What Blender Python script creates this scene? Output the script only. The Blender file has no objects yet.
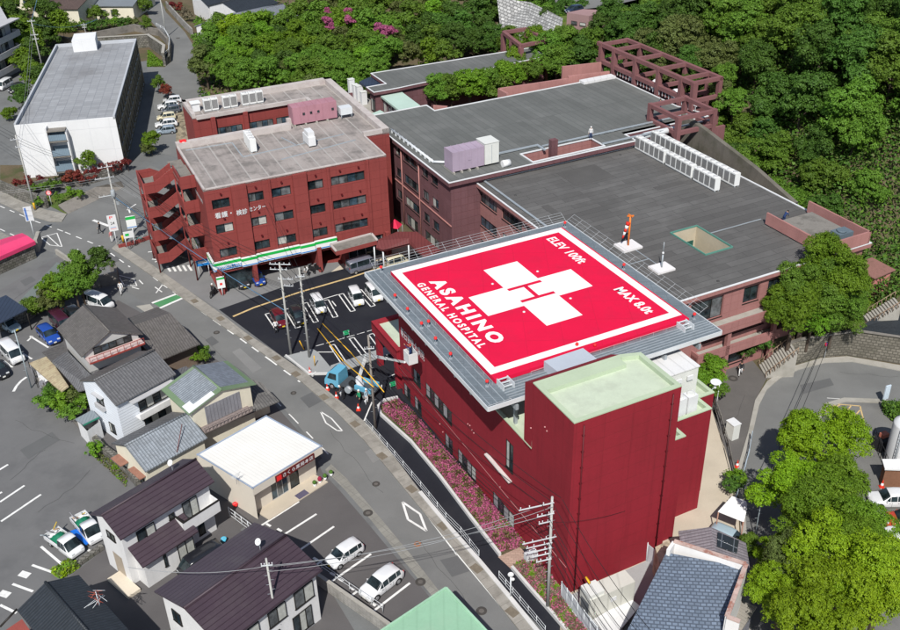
import bpy, bmesh, math, random
from math import sin, cos, pi, radians
from mathutils import Vector, Matrix, noise
random.seed(11)
SC = bpy.context.scene
COL = SC.collection
FOC, PITCH, ROLL, CAMH = 985.7, 0.546997, -0.025455, 58.0
_F = Vector((0, cos(PITCH), -sin(PITCH))); _R = Vector((1, 0, 0)); _U = _R.cross(_F)
CR = _R*cos(ROLL) + _U*sin(ROLL); CU = _U*cos(ROLL) - _R*sin(ROLL)
EYE = Vector((0, 0, CAMH))
cam = bpy.data.cameras.new('camera'); camo = bpy.data.objects.new('camera', cam); COL.objects.link(camo)
cam.sensor_width = 36.0; cam.lens = 36.0*FOC/900.0; cam.clip_end = 3000; cam.clip_start = 0.5
M = Matrix((CR, CU, -_F)).transposed().to_4x4(); M.translation = EYE
camo.matrix_world = M
SC.camera = camo
SUN_EL = radians(48.5)
SH = Vector((0.10, 0.99, 0)).normalized()          # the way shadows fall on the ground
wd = bpy.data.worlds.new('World'); SC.world = wd; wd.use_nodes = True
nt = wd.node_tree; bg = nt.nodes['Background']
sky = nt.nodes.new('ShaderNodeTexSky'); sky.sky_type = 'NISHITA'; sky.sun_disc = False
sky.sun_elevation = SUN_EL; sky.sun_rotation = math.atan2(-SH.x, -SH.y)
nt.links.new(sky.outputs[0], bg.inputs[0]); bg.inputs[1].default_value = 0.08
sl = bpy.data.lights.new('sun', 'SUN'); sl.energy = 4.3; sl.angle = radians(0.5); sl.color = (1.0, 0.965, 0.91)
so = bpy.data.objects.new('sun', sl); COL.objects.link(so); so.location = (-30, -60, 120)
sd = Vector((SH.x*cos(SUN_EL), SH.y*cos(SUN_EL), -sin(SUN_EL)))
so.rotation_euler = sd.to_track_quat('-Z', 'Y').to_euler()
SC.view_settings.view_transform = 'Standard'; SC.view_settings.look = 'None'
SC.view_settings.exposure = 0.25; SC.view_settings.gamma = 1.0; SC.view_settings.use_curve_mapping = False
def ray(px, py): return _F*FOC + CR*(px-450) - CU*(py-315)
def P(px, py, z=0.0):
 d = ray(px, py); t = (z-CAMH)/d.z; return EYE + d*t
def P2(px, py, z=0.0): p = P(px, py, z); return (p.x, p.y)
AZ = 0.456677
AD = Vector((cos(AZ), sin(AZ), 0)); BD = Vector((sin(AZ), -cos(AZ), 0)); ZD = Vector((0, 0, 1))
def AB(a, b, z=0.0): return AD*a + BD*b + ZD*z
class Wall:
 """a vertical wall plane through a, running along u; local coords (s, z)"""
 def __init__(s, a, b):
  s.a = Vector((a[0], a[1], 0)); bb = Vector((b[0], b[1], 0)); s.L = (bb-s.a).length
  s.u = (bb-s.a)/s.L; s.n = Vector((s.u.y, -s.u.x, 0))       # n = outward for counter-clockwise plans
 def on(s, px, py, off=0.0):
  d = ray(px, py); t = ((s.a+s.n*off-EYE).dot(s.n))/d.dot(s.n); p = EYE + d*t
  return ((p-s.a).dot(s.u), p.z)
 def pt(s, t, z, off=0.0): return s.a + s.u*t + s.n*off + ZD*z
 def rect(s, p, q, off=0.0):
  a = s.on(*p, off); b = s.on(*q, off); return (min(a[0], b[0]), max(a[0], b[0]), min(a[1], b[1]), max(a[1], b[1]))
MT = {}
def _noise(nt, vec, scale, detail=3, rough=.55):
 n = nt.nodes.new('ShaderNodeTexNoise'); n.inputs['Scale'].default_value = scale
 n.inputs['Detail'].default_value = detail; n.inputs['Roughness'].default_value = rough
 nt.links.new(vec, n.inputs['Vector']); return n.outputs['Fac']
def _ramp(nt, fac, stops):
 r = nt.nodes.new('ShaderNodeValToRGB'); e = r.color_ramp.elements
 while len(e) < len(stops): e.new(0.5)
 for k, (p, c) in enumerate(stops): e[k].position = p; e[k].color = (*c[:3], 1)
 nt.links.new(fac, r.inputs[0]); return r.outputs[0]
def _mix(nt, fac, a, b, mode='MIX'):
 m = nt.nodes.new('ShaderNodeMix'); m.data_type = 'RGBA'; m.blend_type = mode
 for s, v in ((m.inputs[0], fac), (m.inputs[6], a), (m.inputs[7], b)):
  if hasattr(v, 'links'): nt.links.new(v, s)
  elif isinstance(v, (int, float)): s.default_value = v
  else: s.default_value = (*v[:3], 1)
 return m.outputs[2]
def _math(nt, op, a, b=0.0):
 m = nt.nodes.new('ShaderNodeMath'); m.operation = op
 for s, v in ((m.inputs[0], a), (m.inputs[1], b)):
  if hasattr(v, 'links'): nt.links.new(v, s)
  else: s.default_value = v
 return m.outputs[0]
def _map(nt, src, scale, rot=0.0):
 m = nt.nodes.new('ShaderNodeMapping'); m.inputs['Scale'].default_value = scale; m.inputs['Rotation'].default_value = (0, 0, rot)
 nt.links.new(src, m.inputs[0]); return m.outputs[0]
def mat(name, col, rough=.8, var=.18, scale=.35, fine=6.0, spec=.3, metal=0.0, stain=None, stain_amt=.5, stain_scale=.25,
  pattern=None, bump=0.0, streak=0.0, coat=0.0, emit=None):
 """one procedural material: base colour, patchy variation at two sizes, optional stains, streaks and a UV pattern (UVs are metres)"""
 if name in MT: return MT[name]
 m = bpy.data.materials.new(name); m.use_nodes = True; nt = m.node_tree; b = nt.nodes['Principled BSDF']
 geo = nt.nodes.new('ShaderNodeNewGeometry'); pos = geo.outputs['Position']
 uvn = nt.nodes.new('ShaderNodeUVMap'); uv = uvn.outputs[0]
 lo = tuple(c*(1-var) for c in col); hi = tuple(min(1, c*(1+var)) for c in col)
 c = _ramp(nt, _noise(nt, pos, scale, 4), [(.3, lo), (.7, hi)])
 f = _noise(nt, pos, fine, 4, .7)
 c = _mix(nt, min(1, var*1.6), c, _ramp(nt, f, [(.25, tuple(x*.55 for x in col)), (.75, tuple(min(1, x*1.35) for x in col))]))
 if stain:
  c = _mix(nt, _math(nt, 'MULTIPLY', _ramp(nt, _noise(nt, pos, stain_scale, 6, .65), [(.48, (0,)*3), (.66, (1,)*3)]), stain_amt), c, stain)
 if streak:
  sn = _noise(nt, _map(nt, uv, (2.2, .12, 1)), 1.0, 4, .6)
  c = _mix(nt, _math(nt, 'MULTIPLY', _ramp(nt, sn, [(.5, (0,)*3), (.75, (1,)*3)]), streak), c, tuple(x*.5 for x in col))
 h = None
 if pattern:
  kind = pattern[0]
  if kind == 'brick':      # (kind, w, h, mortar, dark colour, amount of tone change per unit)
   _, w, hh, mo, dark, tv = pattern
   t = nt.nodes.new('ShaderNodeTexBrick'); nt.links.new(uv, t.inputs['Vector'])
   t.inputs['Scale'].default_value = 1; t.inputs['Brick Width'].default_value = w; t.inputs['Row Height'].default_value = hh
   t.inputs['Mortar Size'].default_value = mo; t.inputs['Mortar Smooth'].default_value = .2
   t.inputs['Color1'].default_value = (1-tv,)*3+(1,); t.inputs['Color2'].default_value = (1+tv*.4,)*3+(1,); t.inputs['Mortar'].default_value = (1, 1, 1, 1)
   c = _mix(nt, 1.0, c, t.outputs['Color'], 'MULTIPLY')
   c = _mix(nt, _math(nt, 'MULTIPLY', t.outputs['Fac'], .85), c, dark)
   h = _math(nt, 'SUBTRACT', 1.0, t.outputs['Fac'])
  elif kind == 'grid':
   _, w, hh, mo, dark, tv = pattern
   t = nt.nodes.new('ShaderNodeTexBrick'); nt.links.new(uv, t.inputs['Vector']); t.offset = 0.0
   t.inputs['Scale'].default_value = 1; t.inputs['Brick Width'].default_value = w; t.inputs['Row Height'].default_value = hh
   t.inputs['Mortar Size'].default_value = mo; t.inputs['Mortar Smooth'].default_value = .2
   t.inputs['Color1'].default_value = (1-tv,)*3+(1,); t.inputs['Color2'].default_value = (1+tv*.4,)*3+(1,); t.inputs['Mortar'].default_value = (1, 1, 1, 1)
   c = _mix(nt, 1.0, c, t.outputs['Color'], 'MULTIPLY')
   c = _mix(nt, _math(nt, 'MULTIPLY', t.outputs['Fac'], .8), c, dark)
   h = _math(nt, 'SUBTRACT', 1.0, t.outputs['Fac'])
  elif kind == 'tiles':    # roof tiles: rolls down the slope, lapped courses; gap shading put into colour
   _, w, hh, dark, amt = pattern
   sep = nt.nodes.new('ShaderNodeSeparateXYZ'); nt.links.new(uv, sep.inputs[0])
   fu = _math(nt, 'FRACT', _math(nt, 'DIVIDE', sep.outputs[0], w)); fv = _math(nt, 'FRACT', _math(nt, 'DIVIDE', sep.outputs[1], hh))
   roll = _math(nt, 'SINE', _math(nt, 'MULTIPLY', fu, pi))
   gap = _ramp(nt, fu, [(0, (1,)*3), (.22, (0,)*3), (.84, (0,)*3), (1, (1,)*3)])
   lap = _ramp(nt, fv, [(0, (1,)*3), (.14, (0,)*3), (1, (0,)*3)])
   g2 = _math(nt, 'MULTIPLY', _math(nt, 'MAXIMUM', gap, _math(nt, 'MULTIPLY', lap, .45)), amt)
   wn = nt.nodes.new('ShaderNodeTexWhiteNoise'); wn.noise_dimensions = '2D'
   cu = _math(nt, 'FLOOR', _math(nt, 'DIVIDE', sep.outputs[0], w)); cv = _math(nt, 'FLOOR', _math(nt, 'DIVIDE', sep.outputs[1], hh))
   cmb = nt.nodes.new('ShaderNodeCombineXYZ'); nt.links.new(cu, cmb.inputs[0]); nt.links.new(cv, cmb.inputs[1]); nt.links.new(cmb.outputs[0], wn.inputs['Vector'])
   c = _mix(nt, 1.0, c, _ramp(nt, wn.outputs[0], [(0, (.86,)*3), (1, (1.12,)*3)]), 'MULTIPLY')
   c = _mix(nt, g2, c, dark)
   h = _math(nt, 'ADD', _math(nt, 'MULTIPLY', roll, .7), _math(nt, 'MULTIPLY', _math(nt, 'SUBTRACT', 1.0, fv), .5))
  elif kind == 'ribs':
   _, w, dark, amt = pattern
   sep = nt.nodes.new('ShaderNodeSeparateXYZ'); nt.links.new(uv, sep.inputs[0])
   fu = _math(nt, 'FRACT', _math(nt, 'DIVIDE', sep.outputs[0], w))
   gap = _ramp(nt, fu, [(0, (1,)*3), (.12, (0,)*3), (.9, (0,)*3), (1, (1,)*3)])
   c = _mix(nt, _math(nt, 'MULTIPLY', gap, amt), c, dark)
   h = _math(nt, 'SUBTRACT', 1.0, gap)
  elif kind == 'rows':
   _, w, dark, amt = pattern
   sep = nt.nodes.new('ShaderNodeSeparateXYZ'); nt.links.new(uv, sep.inputs[0])
   fu = _math(nt, 'FRACT', _math(nt, 'DIVIDE', sep.outputs[1], w))
   gap = _ramp(nt, fu, [(0, (1,)*3), (.15, (0,)*3), (.93, (0,)*3), (1, (1,)*3)])
   c = _mix(nt, _math(nt, 'MULTIPLY', gap, amt), c, dark)
   h = _math(nt, 'SUBTRACT', 1.0, gap)
 nt.links.new(c, b.inputs['Base Color'])
 b.inputs['Roughness'].default_value = rough; b.inputs['Metallic'].default_value = metal
 b.inputs['Specular IOR Level'].default_value = spec
 if coat: b.inputs['Coat Weight'].default_value = coat
 if h is not None or bump:
  bp = nt.nodes.new('ShaderNodeBump'); bp.inputs['Strength'].default_value = .6; bp.inputs['Distance'].default_value = .03 if h is not None else bump
  if h is not None and bump: bp.inputs['Distance'].default_value = bump
  nt.links.new(h if h is not None else f, bp.inputs['Height']); nt.links.new(bp.outputs[0], b.inputs['Normal'])
 MT[name] = m; return m
def glass(name, col=(.02, .03, .035), rough=.08):
 if name in MT: return MT[name]
 m = bpy.data.materials.new(name); m.use_nodes = True; nt = m.node_tree; b = nt.nodes['Principled BSDF']
 geo = nt.nodes.new('ShaderNodeNewGeometry')
 c = _ramp(nt, _noise(nt, geo.outputs['Position'], 1.1, 3), [(.35, tuple(x*.4 for x in col)), (.65, tuple(x*1.7 for x in col))])
 nt.links.new(c, b.inputs['Base Color']); b.inputs['Roughness'].default_value = rough; b.inputs['Specular IOR Level'].default_value = .6
 MT[name] = m; return m
def leafmat(name, col, col2, trans=.25):
 if name in MT: return MT[name]
 m = bpy.data.materials.new(name); m.use_nodes = True; nt = m.node_tree; b = nt.nodes['Principled BSDF']
 geo = nt.nodes.new('ShaderNodeNewGeometry'); oi = nt.nodes.new('ShaderNodeObjectInfo')
 c = _ramp(nt, _noise(nt, geo.outputs['Position'], .55, 3), [(.35, col), (.65, col2)])
 c = _mix(nt, .55, c, _ramp(nt, _noise(nt, geo.outputs['Position'], 5.0, 2), [(.3, tuple(x*.6 for x in col)), (.7, tuple(x*1.3 for x in col2))]))
 hs = nt.nodes.new('ShaderNodeHueSaturation'); nt.links.new(c, hs.inputs['Color'])
 nt.links.new(_math(nt, 'ADD', _math(nt, 'MULTIPLY', oi.outputs['Random'], .022), .489), hs.inputs['Hue'])
 nt.links.new(_math(nt, 'ADD', _math(nt, 'MULTIPLY', oi.outputs['Random'], .4), .8), hs.inputs['Value'])
 nt.links.new(hs.outputs[0], b.inputs['Base Color']); b.inputs['Roughness'].default_value = .6; b.inputs['Specular IOR Level'].default_value = .25
 tr = nt.nodes.new('ShaderNodeBsdfTranslucent'); nt.links.new(hs.outputs[0], tr.inputs[0])
 mx = nt.nodes.new('ShaderNodeMixShader'); mx.inputs[0].default_value = trans
 out = nt.nodes['Material Output']; nt.links.new(b.outputs[0], mx.inputs[1]); nt.links.new(tr.outputs[0], mx.inputs[2]); nt.links.new(mx.outputs[0], out.inputs[0])
 MT[name] = m; return m
class MB:
 def __init__(s): s.v = []; s.f = []; s.m = []; s.sm = []
 def poly(s, pts, m=0, smooth=False):
  i = len(s.v); s.v += [Vector(p) for p in pts]; s.f.append(list(range(i, i+len(pts)))); s.m.append(m); s.sm.append(smooth); return s
 def box(s, o, a, b, c, m=0):
  o = Vector(o); a = Vector(a); b = Vector(b); c = Vector(c)
  q = [o, o+a, o+a+b, o+b, o+c, o+a+c, o+a+b+c, o+b+c]; i = len(s.v); s.v += q
  if a.cross(b).dot(c) > 0: fs = [(0,3,2,1),(4,5,6,7),(0,1,5,4),(1,2,6,5),(2,3,7,6),(3,0,4,7)]
  else: fs = [(0,1,2,3),(4,7,6,5),(0,4,5,1),(1,5,6,2),(2,6,7,3),(3,7,4,0)]
  for f in fs: s.f.append([i+k for k in f]); s.m.append(m); s.sm.append(False)
  return s
 def cbox(s, c, sx, sy, sz, u=Vector((1,0,0)), m=0):
  """box standing on c, sx along u, sy across, sz high"""
  u = Vector(u).normalized(); v = Vector((-u.y, u.x, 0)); c = Vector(c)
  return s.box(c-u*sx/2-v*sy/2, u*sx, v*sy, ZD*sz, m)
 def prism(s, poly, z0, z1, m=0, mt=None, top=True, bottom=False):
  n = len(poly); p = [(q[0], q[1]) for q in poly]
  area = sum(p[i][0]*p[(i+1)%n][1]-p[(i+1)%n][0]*p[i][1] for i in range(n))
  if area < 0: p = p[::-1]
  for i in range(n):
   a, b = p[i], p[(i+1)%n]; s.poly([(a[0],a[1],z0),(b[0],b[1],z0),(b[0],b[1],z1),(a[0],a[1],z1)], m)
  if top: s.poly([(a[0],a[1],z1) for a in p], m if mt is None else mt)
  if bottom: s.poly([(a[0],a[1],z0) for a in p[::-1]], m)
  return s
 def tube(s, p, q, r, n=8, r2=None, m=0, caps=True, smooth=True):
  p = Vector(p); q = Vector(q); r2 = r if r2 is None else r2; d = (q-p).normalized()
  a = d.orthogonal().normalized(); b = d.cross(a); i = len(s.v)
  for k in range(n):
   t = 2*pi*k/n; e = a*cos(t)+b*sin(t); s.v += [p+e*r, q+e*r2]
  for k in range(n):
   k2 = (k+1) % n; s.f.append([i+2*k, i+2*k2, i+2*k2+1, i+2*k+1]); s.m.append(m); s.sm.append(smooth)
  if caps:
   s.f.append([i+2*k for k in range(n)][::-1]); s.m.append(m); s.sm.append(False)
   s.f.append([i+2*k+1 for k in range(n)]); s.m.append(m); s.sm.append(False)
  return s
 def lathe(s, c, prof, n=16, m=0, u=None, smooth=True):
  """prof: (radius, height) pairs turned round the vertical through c"""
  c = Vector(c); i = len(s.v)
  for r, h in prof:
   for k in range(n): s.v.append(c+Vector((r*cos(2*pi*k/n), r*sin(2*pi*k/n), h)))
  for j in range(len(prof)-1):
   for k in range(n):
    k2 = (k+1) % n; s.f.append([i+j*n+k, i+j*n+k2, i+(j+1)*n+k2, i+(j+1)*n+k]); s.m.append(m); s.sm.append(smooth)
  s.f.append([i+(len(prof)-1)*n+k for k in range(n)]); s.m.append(m); s.sm.append(False)
  return s
 def ball(s, c, rx, ry, rz, m=0, n=12, r=7):
  c = Vector(c); i = len(s.v)
  for j in range(r+1):
   t = pi*j/r
   for k in range(n): s.v.append(c+Vector((rx*sin(t)*cos(2*pi*k/n), ry*sin(t)*sin(2*pi*k/n), -rz*cos(t))))
  for j in range(r):
   for k in range(n):
    k2 = (k+1) % n; s.f.append([i+j*n+k, i+j*n+k2, i+(j+1)*n+k2, i+(j+1)*n+k]); s.m.append(m); s.sm.append(True)
  return s
 def wallh(s, w, s0, s1, z0, z1, holes=(), depth=.18, m=0, off=0.0):
  """a wall face with real openings: cells of a grid minus the holes, plus the reveals"""
  holes = [(max(h[0], s0+.01), min(h[1], s1-.01), max(h[2], z0+.01), min(h[3], z1-.01)) for h in holes]
  xs = sorted({round(x, 4) for x in [s0, s1]+[h[0] for h in holes]+[h[1] for h in holes]})
  zs = sorted({round(x, 4) for x in [z0, z1]+[h[2] for h in holes]+[h[3] for h in holes]})
  for i in range(len(xs)-1):
   for j in range(len(zs)-1):
    cx = (xs[i]+xs[i+1])/2; cz = (zs[j]+zs[j+1])/2
    if any(h[0] < cx < h[1] and h[2] < cz < h[3] for h in holes): continue
    s.poly([w.pt(xs[i], zs[j], off), w.pt(xs[i+1], zs[j], off), w.pt(xs[i+1], zs[j+1], off), w.pt(xs[i], zs[j+1], off)], m)
  for a, b, c, d in holes:
   for q in (((a,c),(a,d)), ((b,d),(b,c)), ((a,d),(b,d)), ((b,c),(a,c))):
    (x0,y0),(x1,y1) = q
    s.poly([w.pt(x0,y0,off), w.pt(x1,y1,off), w.pt(x1,y1,off-depth), w.pt(x0,y0,off-depth)], m)
  return s
 def build(s, name, mats, parent=None, uvang=None):
  me = bpy.data.meshes.new(name)
  org = Vector((0, 0, 0)); p = parent
  while p is not None: org += p.location; p = p.parent
  me.from_pydata([v-org for v in s.v], [], s.f)
  if not isinstance(mats, (list, tuple)): mats = [mats]
  for mm in mats: me.materials.append(mm)
  me.polygons.foreach_set('material_index', s.m); me.polygons.foreach_set('use_smooth', s.sm)
  me.update()
  uv = me.uv_layers.new(name='UVMap').data
  ca, sa = cos(uvang or 0), sin(uvang or 0)
  for pl in me.polygons:
   n = pl.normal
   if abs(n.z) > .98: u = Vector((ca, sa, 0)); v = Vector((-sa, ca, 0))
   else:
    u = Vector((-n.y, n.x, 0)).normalized(); v = n.cross(u)
   for li in pl.loop_indices:
    co = s.v[me.loops[li].vertex_index]; uv[li].uv = (co.dot(u), co.dot(v))
  o = bpy.data.objects.new(name, me); COL.objects.link(o)
  if parent is not None: o.parent = parent
  return o
def tag(o, label=None, cat=None, group=None, kind=None):
 if label: o['label'] = label
 if cat: o['category'] = cat
 if group: o['group'] = group
 if kind: o['kind'] = kind
 return o
def thing(name, label, cat, loc=(0, 0, 0), group=None, rz=0.0):
 o = bpy.data.objects.new(name, None); COL.objects.link(o); o.location = loc; o.rotation_euler = (0, 0, rz)
 o.empty_display_size = .3
 return tag(o, label, cat, group)
def dup(src, loc, rz=0.0, label=None, group=None, scale=1.0):
 r = src.copy(); COL.objects.link(r); r.location = loc; r.rotation_euler = (0, 0, rz); r.scale = (scale,)*3
 if label: r['label'] = label
 if group: r['group'] = group
 for ch in [c for c in SRC_CHILDREN(src)]:
  c = ch.copy(); COL.objects.link(c); c.parent = r
  for g in SRC_CHILDREN(ch):
   d = g.copy(); COL.objects.link(d); d.parent = c
 return r
_ch = {}
def SRC_CHILDREN(o):
 if o.name not in _ch: _ch[o.name] = list(o.children)
 return _ch[o.name]
def structure(name, mb, m, uvang=None): return tag(mb.build(name, m, None, uvang), kind='structure')
def sheet(name, pix, z, m, uvang=None, kind='structure'):
 pts = [P(x, y, z) for x, y in pix]
 a = sum(pts[i].x*pts[(i+1)%len(pts)].y-pts[(i+1)%len(pts)].x*pts[i].y for i in range(len(pts)))
 if a < 0: pts = pts[::-1]
 mb = MB(); mb.poly(pts); o = mb.build(name, m, None, uvang)
 if kind: o['kind'] = kind
 return o
def text_mesh(txt, size, bold=0.0, spacing=1.0, shear=0.0, res=3):
 cu = bpy.data.curves.new('t', 'FONT'); cu.body = txt; cu.size = size; cu.offset = bold; cu.space_character = spacing; cu.shear = shear
 cu.resolution_u = res; cu.align_x = 'LEFT'
 ob = bpy.data.objects.new('t', cu); COL.objects.link(ob)
 dg = bpy.context.evaluated_depsgraph_get(); me = ob.evaluated_get(dg).to_mesh()
 vs = [v.co.copy() for v in me.vertices]; fs = [list(p.vertices) for p in me.polygons]
 ob.evaluated_get(dg).to_mesh_clear(); bpy.data.objects.remove(ob); bpy.data.curves.remove(cu)
 return vs, fs
def put_text(mb, txt, o, u, v, length, height, bold=0.0, spacing=1.0, m=0, shear=0.0):
 """lay lettering on a surface: o = lower left corner, u along the line, v up the letters, fitted to length x height"""
 vs, fs = text_mesh(txt, 1.0, bold, spacing, shear)
 if not vs: return
 x0 = min(a.x for a in vs); x1 = max(a.x for a in vs); y0 = min(a.y for a in vs); y1 = max(a.y for a in vs)
 i = len(mb.v)
 for a in vs: mb.v.append(Vector(o)+Vector(u)*((a.x-x0)/(x1-x0)*length)+Vector(v)*((a.y-y0)/(y1-y0)*height))
 for f in fs: mb.f.append([i+k for k in f]); mb.m.append(m); mb.sm.append(False)
# ================================================================ SETTING
A_ROAD = mat('road_asphalt', (.170,.172,.168), .9, .10, .25, 9, .2, stain=(.125,.127,.125), stain_amt=.5, stain_scale=.12)
A_LOT = mat('lot_asphalt', (.142,.142,.143), .9, .08, .2, 8, .2, stain=(.085,.086,.09), stain_amt=.4)
A_SHOP = mat('shop_lot_asphalt', (.105,.099,.099), .9, .10, .3, 10, .2, stain=(.11,.105,.105), stain_amt=.35)
A_NEW = mat('fresh_asphalt', (.014,.0155,.022), .75, .12, .3, 12, .3, stain=(.026,.027,.032), stain_amt=.5)
A_OLD = mat('side_lot_asphalt', (.15,.155,.155), .9, .1, .2, 7, .2, stain=(.1,.1,.1), stain_amt=.5)
A_GREENISH = mat('worn_green_asphalt', (.15,.175,.165), .9, .12, .3, 7, .2)
CONC = mat('concrete', (.36,.345,.31), .9, .15, .5, 8, .2, stain=(.2,.19,.16), stain_amt=.6, stain_scale=.5)
CONC_D = mat('old_concrete', (.22,.205,.185), .95, .2, .6, 8, .2, stain=(.09,.085,.075), stain_amt=.7, stain_scale=.6)
PAVE = mat('footway_concrete', (.30,.285,.255), .9, .14, .6, 9, .2, stain=(.17,.16,.14), stain_amt=.6, stain_scale=.8, pattern=('grid',1.0,2.0,.02,(.21,.2,.175),.10))
GUTTER = mat('gutter_concrete', (.24,.235,.21), .9, .15, .7, 9, .2, pattern=('grid',.6,.6,.02,(.18,.175,.16),.08))
BEIGE = mat('beige_concrete', (.50,.44,.35), .9, .08, .4, 9, .2, stain=(.40,.35,.28), stain_amt=.4)
APRON = mat('grey_apron', (.19,.19,.19), .9, .1, .3, 9, .2)
GRASS = mat('grass_ground', (.085,.13,.03), .95, .3, .5, 4, .1, stain=(.14,.11,.05), stain_amt=.5, bump=.06)
EARTH = mat('earth', (.12,.095,.06), .95, .3, .3, 5, .1, stain=(.05,.08,.025), stain_amt=.8, bump=.05)
WHITE = mat('road_paint', (.72,.72,.70), .7, .08, .8, 14, .3, stain=(.35,.35,.34), stain_amt=.35, stain_scale=2.5)
YELLOW = mat('faded_yellow_paint', (.58,.42,.2), .7, .1, .8, 14, .3, stain=(.3,.25,.15), stain_amt=.4, stain_scale=2)
ORANGE_P = mat('orange_paint', (.75,.38,.03), .7, .1)
GREENP = mat('green_road_paint', (.07,.24,.10), .8, .08, .8, 12, .2, stain=(.12,.2,.13), stain_amt=.5, stain_scale=1.5)
STONE = mat('stone_wall', (.20,.19,.17), .95, .25, .8, 7, .2, stain=(.07,.08,.05), stain_amt=.7, stain_scale=.6, pattern=('brick',.55,.35,.04,(.05,.048,.04),.35), bump=.06)
BLOCKW = mat('block_wall', (.33,.32,.30), .95, .2, .8, 7, .2, stain=(.12,.12,.10), stain_amt=.7, stain_scale=.5, pattern=('grid',.4,.2,.015,(.2,.19,.18),.1))
def sstep(x): x = max(0, min(1, x)); return x*x*(3-2*x)
def hill_z(a, b):
 r = 0.0
 d = a - 83.0
 if d > 0:
  k = sstep((b+158)/40.0)                 # fades towards the open slope at the back
  k2 = sstep((-b-69)/9.0)
  r = min(d*.62, 12+ d*.34)*k*k2
 e = -b - 150                                # gentle rise behind the garden wood
 if e > 0 and a > 70: r = max(r, min(e*.12, 9)*sstep((a-70)/25)*(1))
 return r
mb = MB(); na, nb = 92, 92
idx = {}
def gnd(a, b): return AB(a, b, hill_z(a, b)-.02)
xs = [-420, -250, -150]+[-100+i*4 for i in range(0, 46)]+[84+i*3 for i in range(0, 45)]+[230, 300, 420, 600]
ys = [-700, -500, -380]+[-320+i*6 for i in range(0, 22)]+[-188+i*3.5 for i in range(0, 44)]+[-30, 0, 60, 200, 420]
for i, a in enumerate(xs):
 for j, b in enumerate(ys):
  idx[i, j] = len(mb.v); mb.v.append(gnd(a, b))
for i in range(len(xs)-1):
 for j in range(len(ys)-1):
  mb.f.append([idx[i,j], idx[i,j+1], idx[i+1,j+1], idx[i+1,j]]); mb.m.append(0); mb.sm.append(True)
tag(mb.build('ground', EARTH), kind='structure')
Z1, Z2, Z3, Z4, Z5 = .004, .009, .014, .019, .024
sheet('town_paving', [(-260,150),(-60,60),(0,60),(60,75),(150,60),(170,100),(215,125),(420,250),(470,240),(700,400),(745,640),(900,700),(500,800),(-400,800)], Z1-.002, A_OLD)
road_up = [(-120,130),(-30,185),(0,203),(30,217),(62,229),(112,249),(150,275),(180,297),(220,325),(245,341),(300,381),(340,416),(365,442),(400,484),(455,551),(482,584),(520,632),(590,730)]
road_lo = [(-120,180),(-40,218),(0,237),(55,253),(80,267),(120,285),(150,308),(185,325),(205,347),(235,365),(262,387),(290,415),(322,455),(345,480),(375,514),(410,556),(445,600),(470,632),(530,720)]
sheet('main_road', road_up+road_lo[::-1], Z2, A_ROAD)
sheet('side_road', [(62,229),(56,223),(67,214.5),(128,184),(150,165),(185,180),(205,240),(222,300),(219,310),(180,285),(150,264),(118,243),(112,249)], Z3, A_ROAD)
sheet('back_road', [(138,-12),(143,0),(150,20),(162,33),(171,45),(170,58),(165,67),(147,67),(149,80),(160,84),(178,100),(185,112),(225,118),(212,100),(200,85),(193,64),(193,45),(185,32),(166,12),(155,-12)], Z3, A_ROAD)
sheet('side_parking', [(150,84),(160,84),(185,108),(200,125),(185,160),(150,150),(156,120)], Z4, A_ROAD)
sheet('left_parking', [(-300,800),(-250,330),(0,290),(58,256),(113,288),(60,300),(55,350),(46,390),(60,408),(100,452),(140,490),(110,545),(72,562),(0,640),(-60,760)], Z2, A_LOT)
sheet('worn_green_strip', [(16,304),(57,262),(64,266),(27,306)], Z3, A_GREENISH)
sheet('house_yard', [(58,345),(85,322),(118,300),(140,312),(205,352),(262,390),(322,458),(300,480),(240,530),(300,560),(330,590),(360,640),(300,760),(0,700),(40,600),(110,545),(140,490),(100,452),(60,408)], Z3, A_SHOP)
sheet('shop_parking', [(318,462),(322,472),(340,491),(365,520),(400,562),(432,600),(455,632),(520,720),(420,730),(385,632),(300,562),(232,520),(210,505)], Z4, A_SHOP)
sheet('hospital_parking', [(219,309.5),(300,281),(365,262),(470,235),(560,330),(560,600),(640,720),(600,720),(545,632),(510,597),(480,561),(425,497),(400,464),(373,429),(350,409),(310,376),(280,355)], Z4, A_NEW)
sheet('store_apron', [(170,255),(200,250),(260,270),(338,262),(345,267),(330,271),(300,281),(219,309.5),(180,285),(165,274)], Z5, APRON)
sheet('entrance_paving', [(331,272),(350,258),(440,235),(450,246),(372,262)], Z5+.004, BEIGE)
def strip(name, outer, inner, h, m, kind='structure', ext=None, uvang=None):
 pts = [P2(x, y) for x, y in outer] + [P2(x, y) for x, y in inner[::-1]]
 mb = MB(); mb.prism(pts, 0, h, 0); o = mb.build(name, m, None, uvang); o['kind'] = kind; return o
walk_out = [(118,243),(150,264),(180,285),(222,315),(245,333),(280,356),(310,377),(350,410),(373,430),(400,465),(425,498),(480,562),(510,598),(545,640),(600,715)]
walk_in = [(112,249),(150,275),(180,297),(220,325),(245,341),(300,381),(340,416),(365,442),(400,484),(455,551),(482,584),(520,632),(575,712)]
strip('footway', walk_out, walk_in, .12, PAVE, uvang=radians(-55))
sheet('gutter', [(325,470),(345,490),(370,519),(403,560),(435,600),(458,632),(500,690),(512,690),(470,632),(446,600),(412,556),(377,514),(347,479),(331,464)], Z5, GUTTER, radians(-50))
strip('footway', [(-60,160),(0,191),(22,202),(45,210),(67,214.5)], [(-60,168),(0,203),(28,216),(50,222),(62,222)], .12, PAVE, uvang=radians(-30))
sheet('gutter', [(-60,206),(0,231),(14,239),(-4,241),(-60,214)], Z5, GUTTER)
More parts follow.
